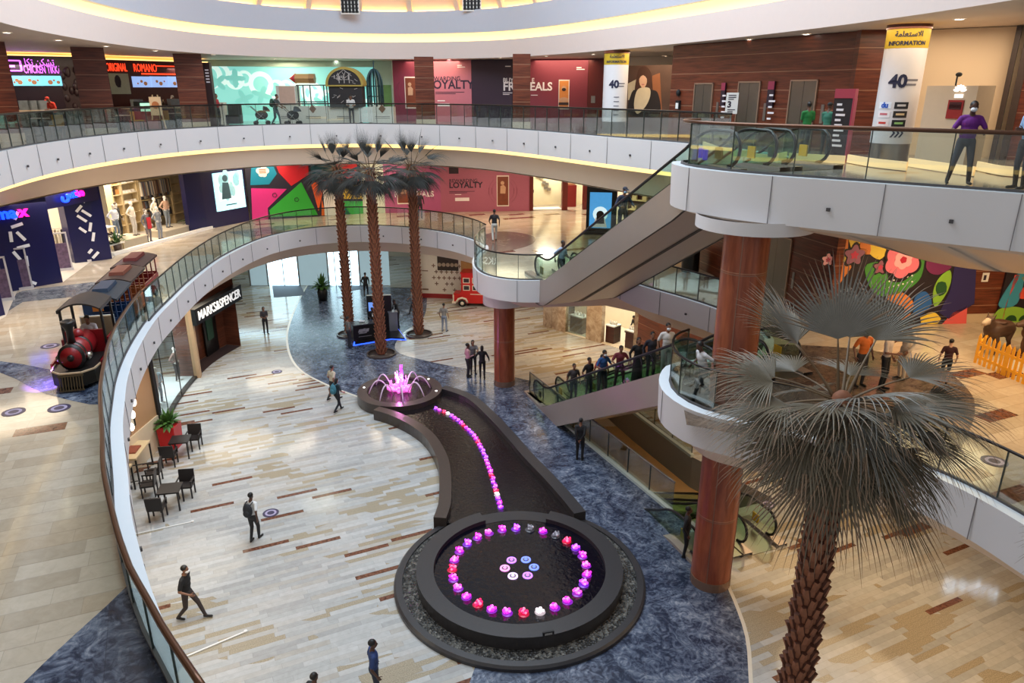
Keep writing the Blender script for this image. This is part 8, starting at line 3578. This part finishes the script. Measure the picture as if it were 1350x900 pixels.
# lit ground floor sign that mirrors in the polished stone
SGW = Wall((15.2, 21.9), (20.2, 20.0), 0)
m = MB()
SGW.rect(m, -3, SGW.L, 0, 4.1, -.3, 0)
structure('wall_shops_far', m, tan)
T = thing('shop_sign', 'white lit script sign of the shop beyond the foreground palm', 'sign', SGW.p(2, 3, 0), SGW.rz)
m = MB()
SGW.text(m, 'Bsqui', 1.3, 3.2, .8, .05, .03, .004)
m.build('lettering', mat('cold_sign_light', (226, 240, 255), .4, emit=6, var=0, ecol=(206, 232, 255)), T, w=True)
# lamps inside the shops
for x, y, z, p, s_ in ((-23.5, 33, 9.3, 200, 3), (-22.5, 39.5, 9.3, 240, 3), (2.5, 50.6, 9.2, 120, 1.5), (6.5, 50.9, 9.2, 120, 1.5), (10, 45, 9.2, 100, 1.5), (4.8, 41.2, 3.9, 90, 1.2), (6.6, 39.2, 3.9, 90, 1.2), (-17.2, 31.5, 3.9, 200, 2), (-24.5, 38, 14.8, 90, 2), (-20, 45.5, 14.8, 90, 2)):
    area('shop_lamp', (x, y, z), s_, p, (1, .93, .8) if x > -17 or z > 5 else (.9, .97, 1))
# ================================================================ light and camera
w = bpy.data.worlds.new('daylight')
sc.world = w
w.use_nodes = True
bg = w.node_tree.nodes['Background']
bg.inputs[0].default_value = (.9, .95, 1.0, 1)
bg.inputs[1].default_value = .34
# skylight over the atrium
area('skylight', (-2.5, 25, 27), 19, 6000, (.74, .87, 1.0), sy=24, shape='ELLIPSE')
WARM = (1.0, .80, .56)
# recessed lamps under the top ceiling
for x, y, p in ((-21, 27, 260), (-20.5, 36, 260), (-14, 47.5, 220), (-5, 48, 260), (3, 46, 260), (7, 36, 200), (15, 30, 240), (15, 20, 260), (11.5, 21.5, 160)):
    area('ceiling_lamp_top', (x, y, ZC - .1), 3.5, p * .62, WARM)
# under the top slab, over the middle floor
for x, y, p in ((-18.5, 24, 260), (-20, 31, 300), (-19.5, 38, 300), (-15.5, 44.6, 240), (-8, 46, 240), (-1, 45, 260), (5, 45, 300), (9, 37, 200), (12, 30, 200), (13.5, 21, 420), (18, 19, 420), (12.5, 15.5, 320)):
    area('ceiling_lamp_middle', (x, y, 9.3), 4.0, p * (.6 if x < 10 else .42), WARM if x < 6 else (1.0, .70, .38))
# under the middle slab, over the ground floor
for x, y, p in ((-12.5, 24, 160), (-14.5, 34, 220), (-15, 43, 200), (-8, 46, 160), (-2, 42.5, 240), (3, 37, 340), (8, 34, 260), (9.5, 24, 240), (10.5, 18, 260), (11.5, 12.5, 260), (-9.5, 15, 200), (-6.5, 9.5, 160)):
    area('ceiling_lamp_ground', (x, y, 3.95), 4.0, p * .42, (1.0, .86, .66) if x < 2 else (1.0, .70, .38))
for x, y in ((5, 27), (9, 24)):
    area('basement_lamp', (x, y, -1.6), 2, 200, WARM)
cam = bpy.data.cameras.new('camera')
cam.lens = FP / 1350 * 36
cam.sensor_width = 36
cam.clip_end = 300
co = bpy.data.objects.new('camera', cam)
COL.objects.link(co)
co.location = (0, 0, CH)
co.rotation_euler = (PI / 2 - TH, 0, 0)
sc.camera = co
sc.view_settings.view_transform = 'Standard'
sc.view_settings.look = 'None'
sc.view_settings.gamma = 1
sc.view_settings.exposure = 0.32
sc.view_settings.use_curve_mapping = False
sc.cycles.use_denoising = True
sc.cycles.max_bounces = 8
sc.cycles.diffuse_bounces = 3
sc.cycles.glossy_bounces = 3
sc.cycles.transparent_max_bounces = 16
sc.cycles.caustics_reflective = False
sc.cycles.caustics_refractive = False
sc.cycles.sample_clamp_indirect = 6
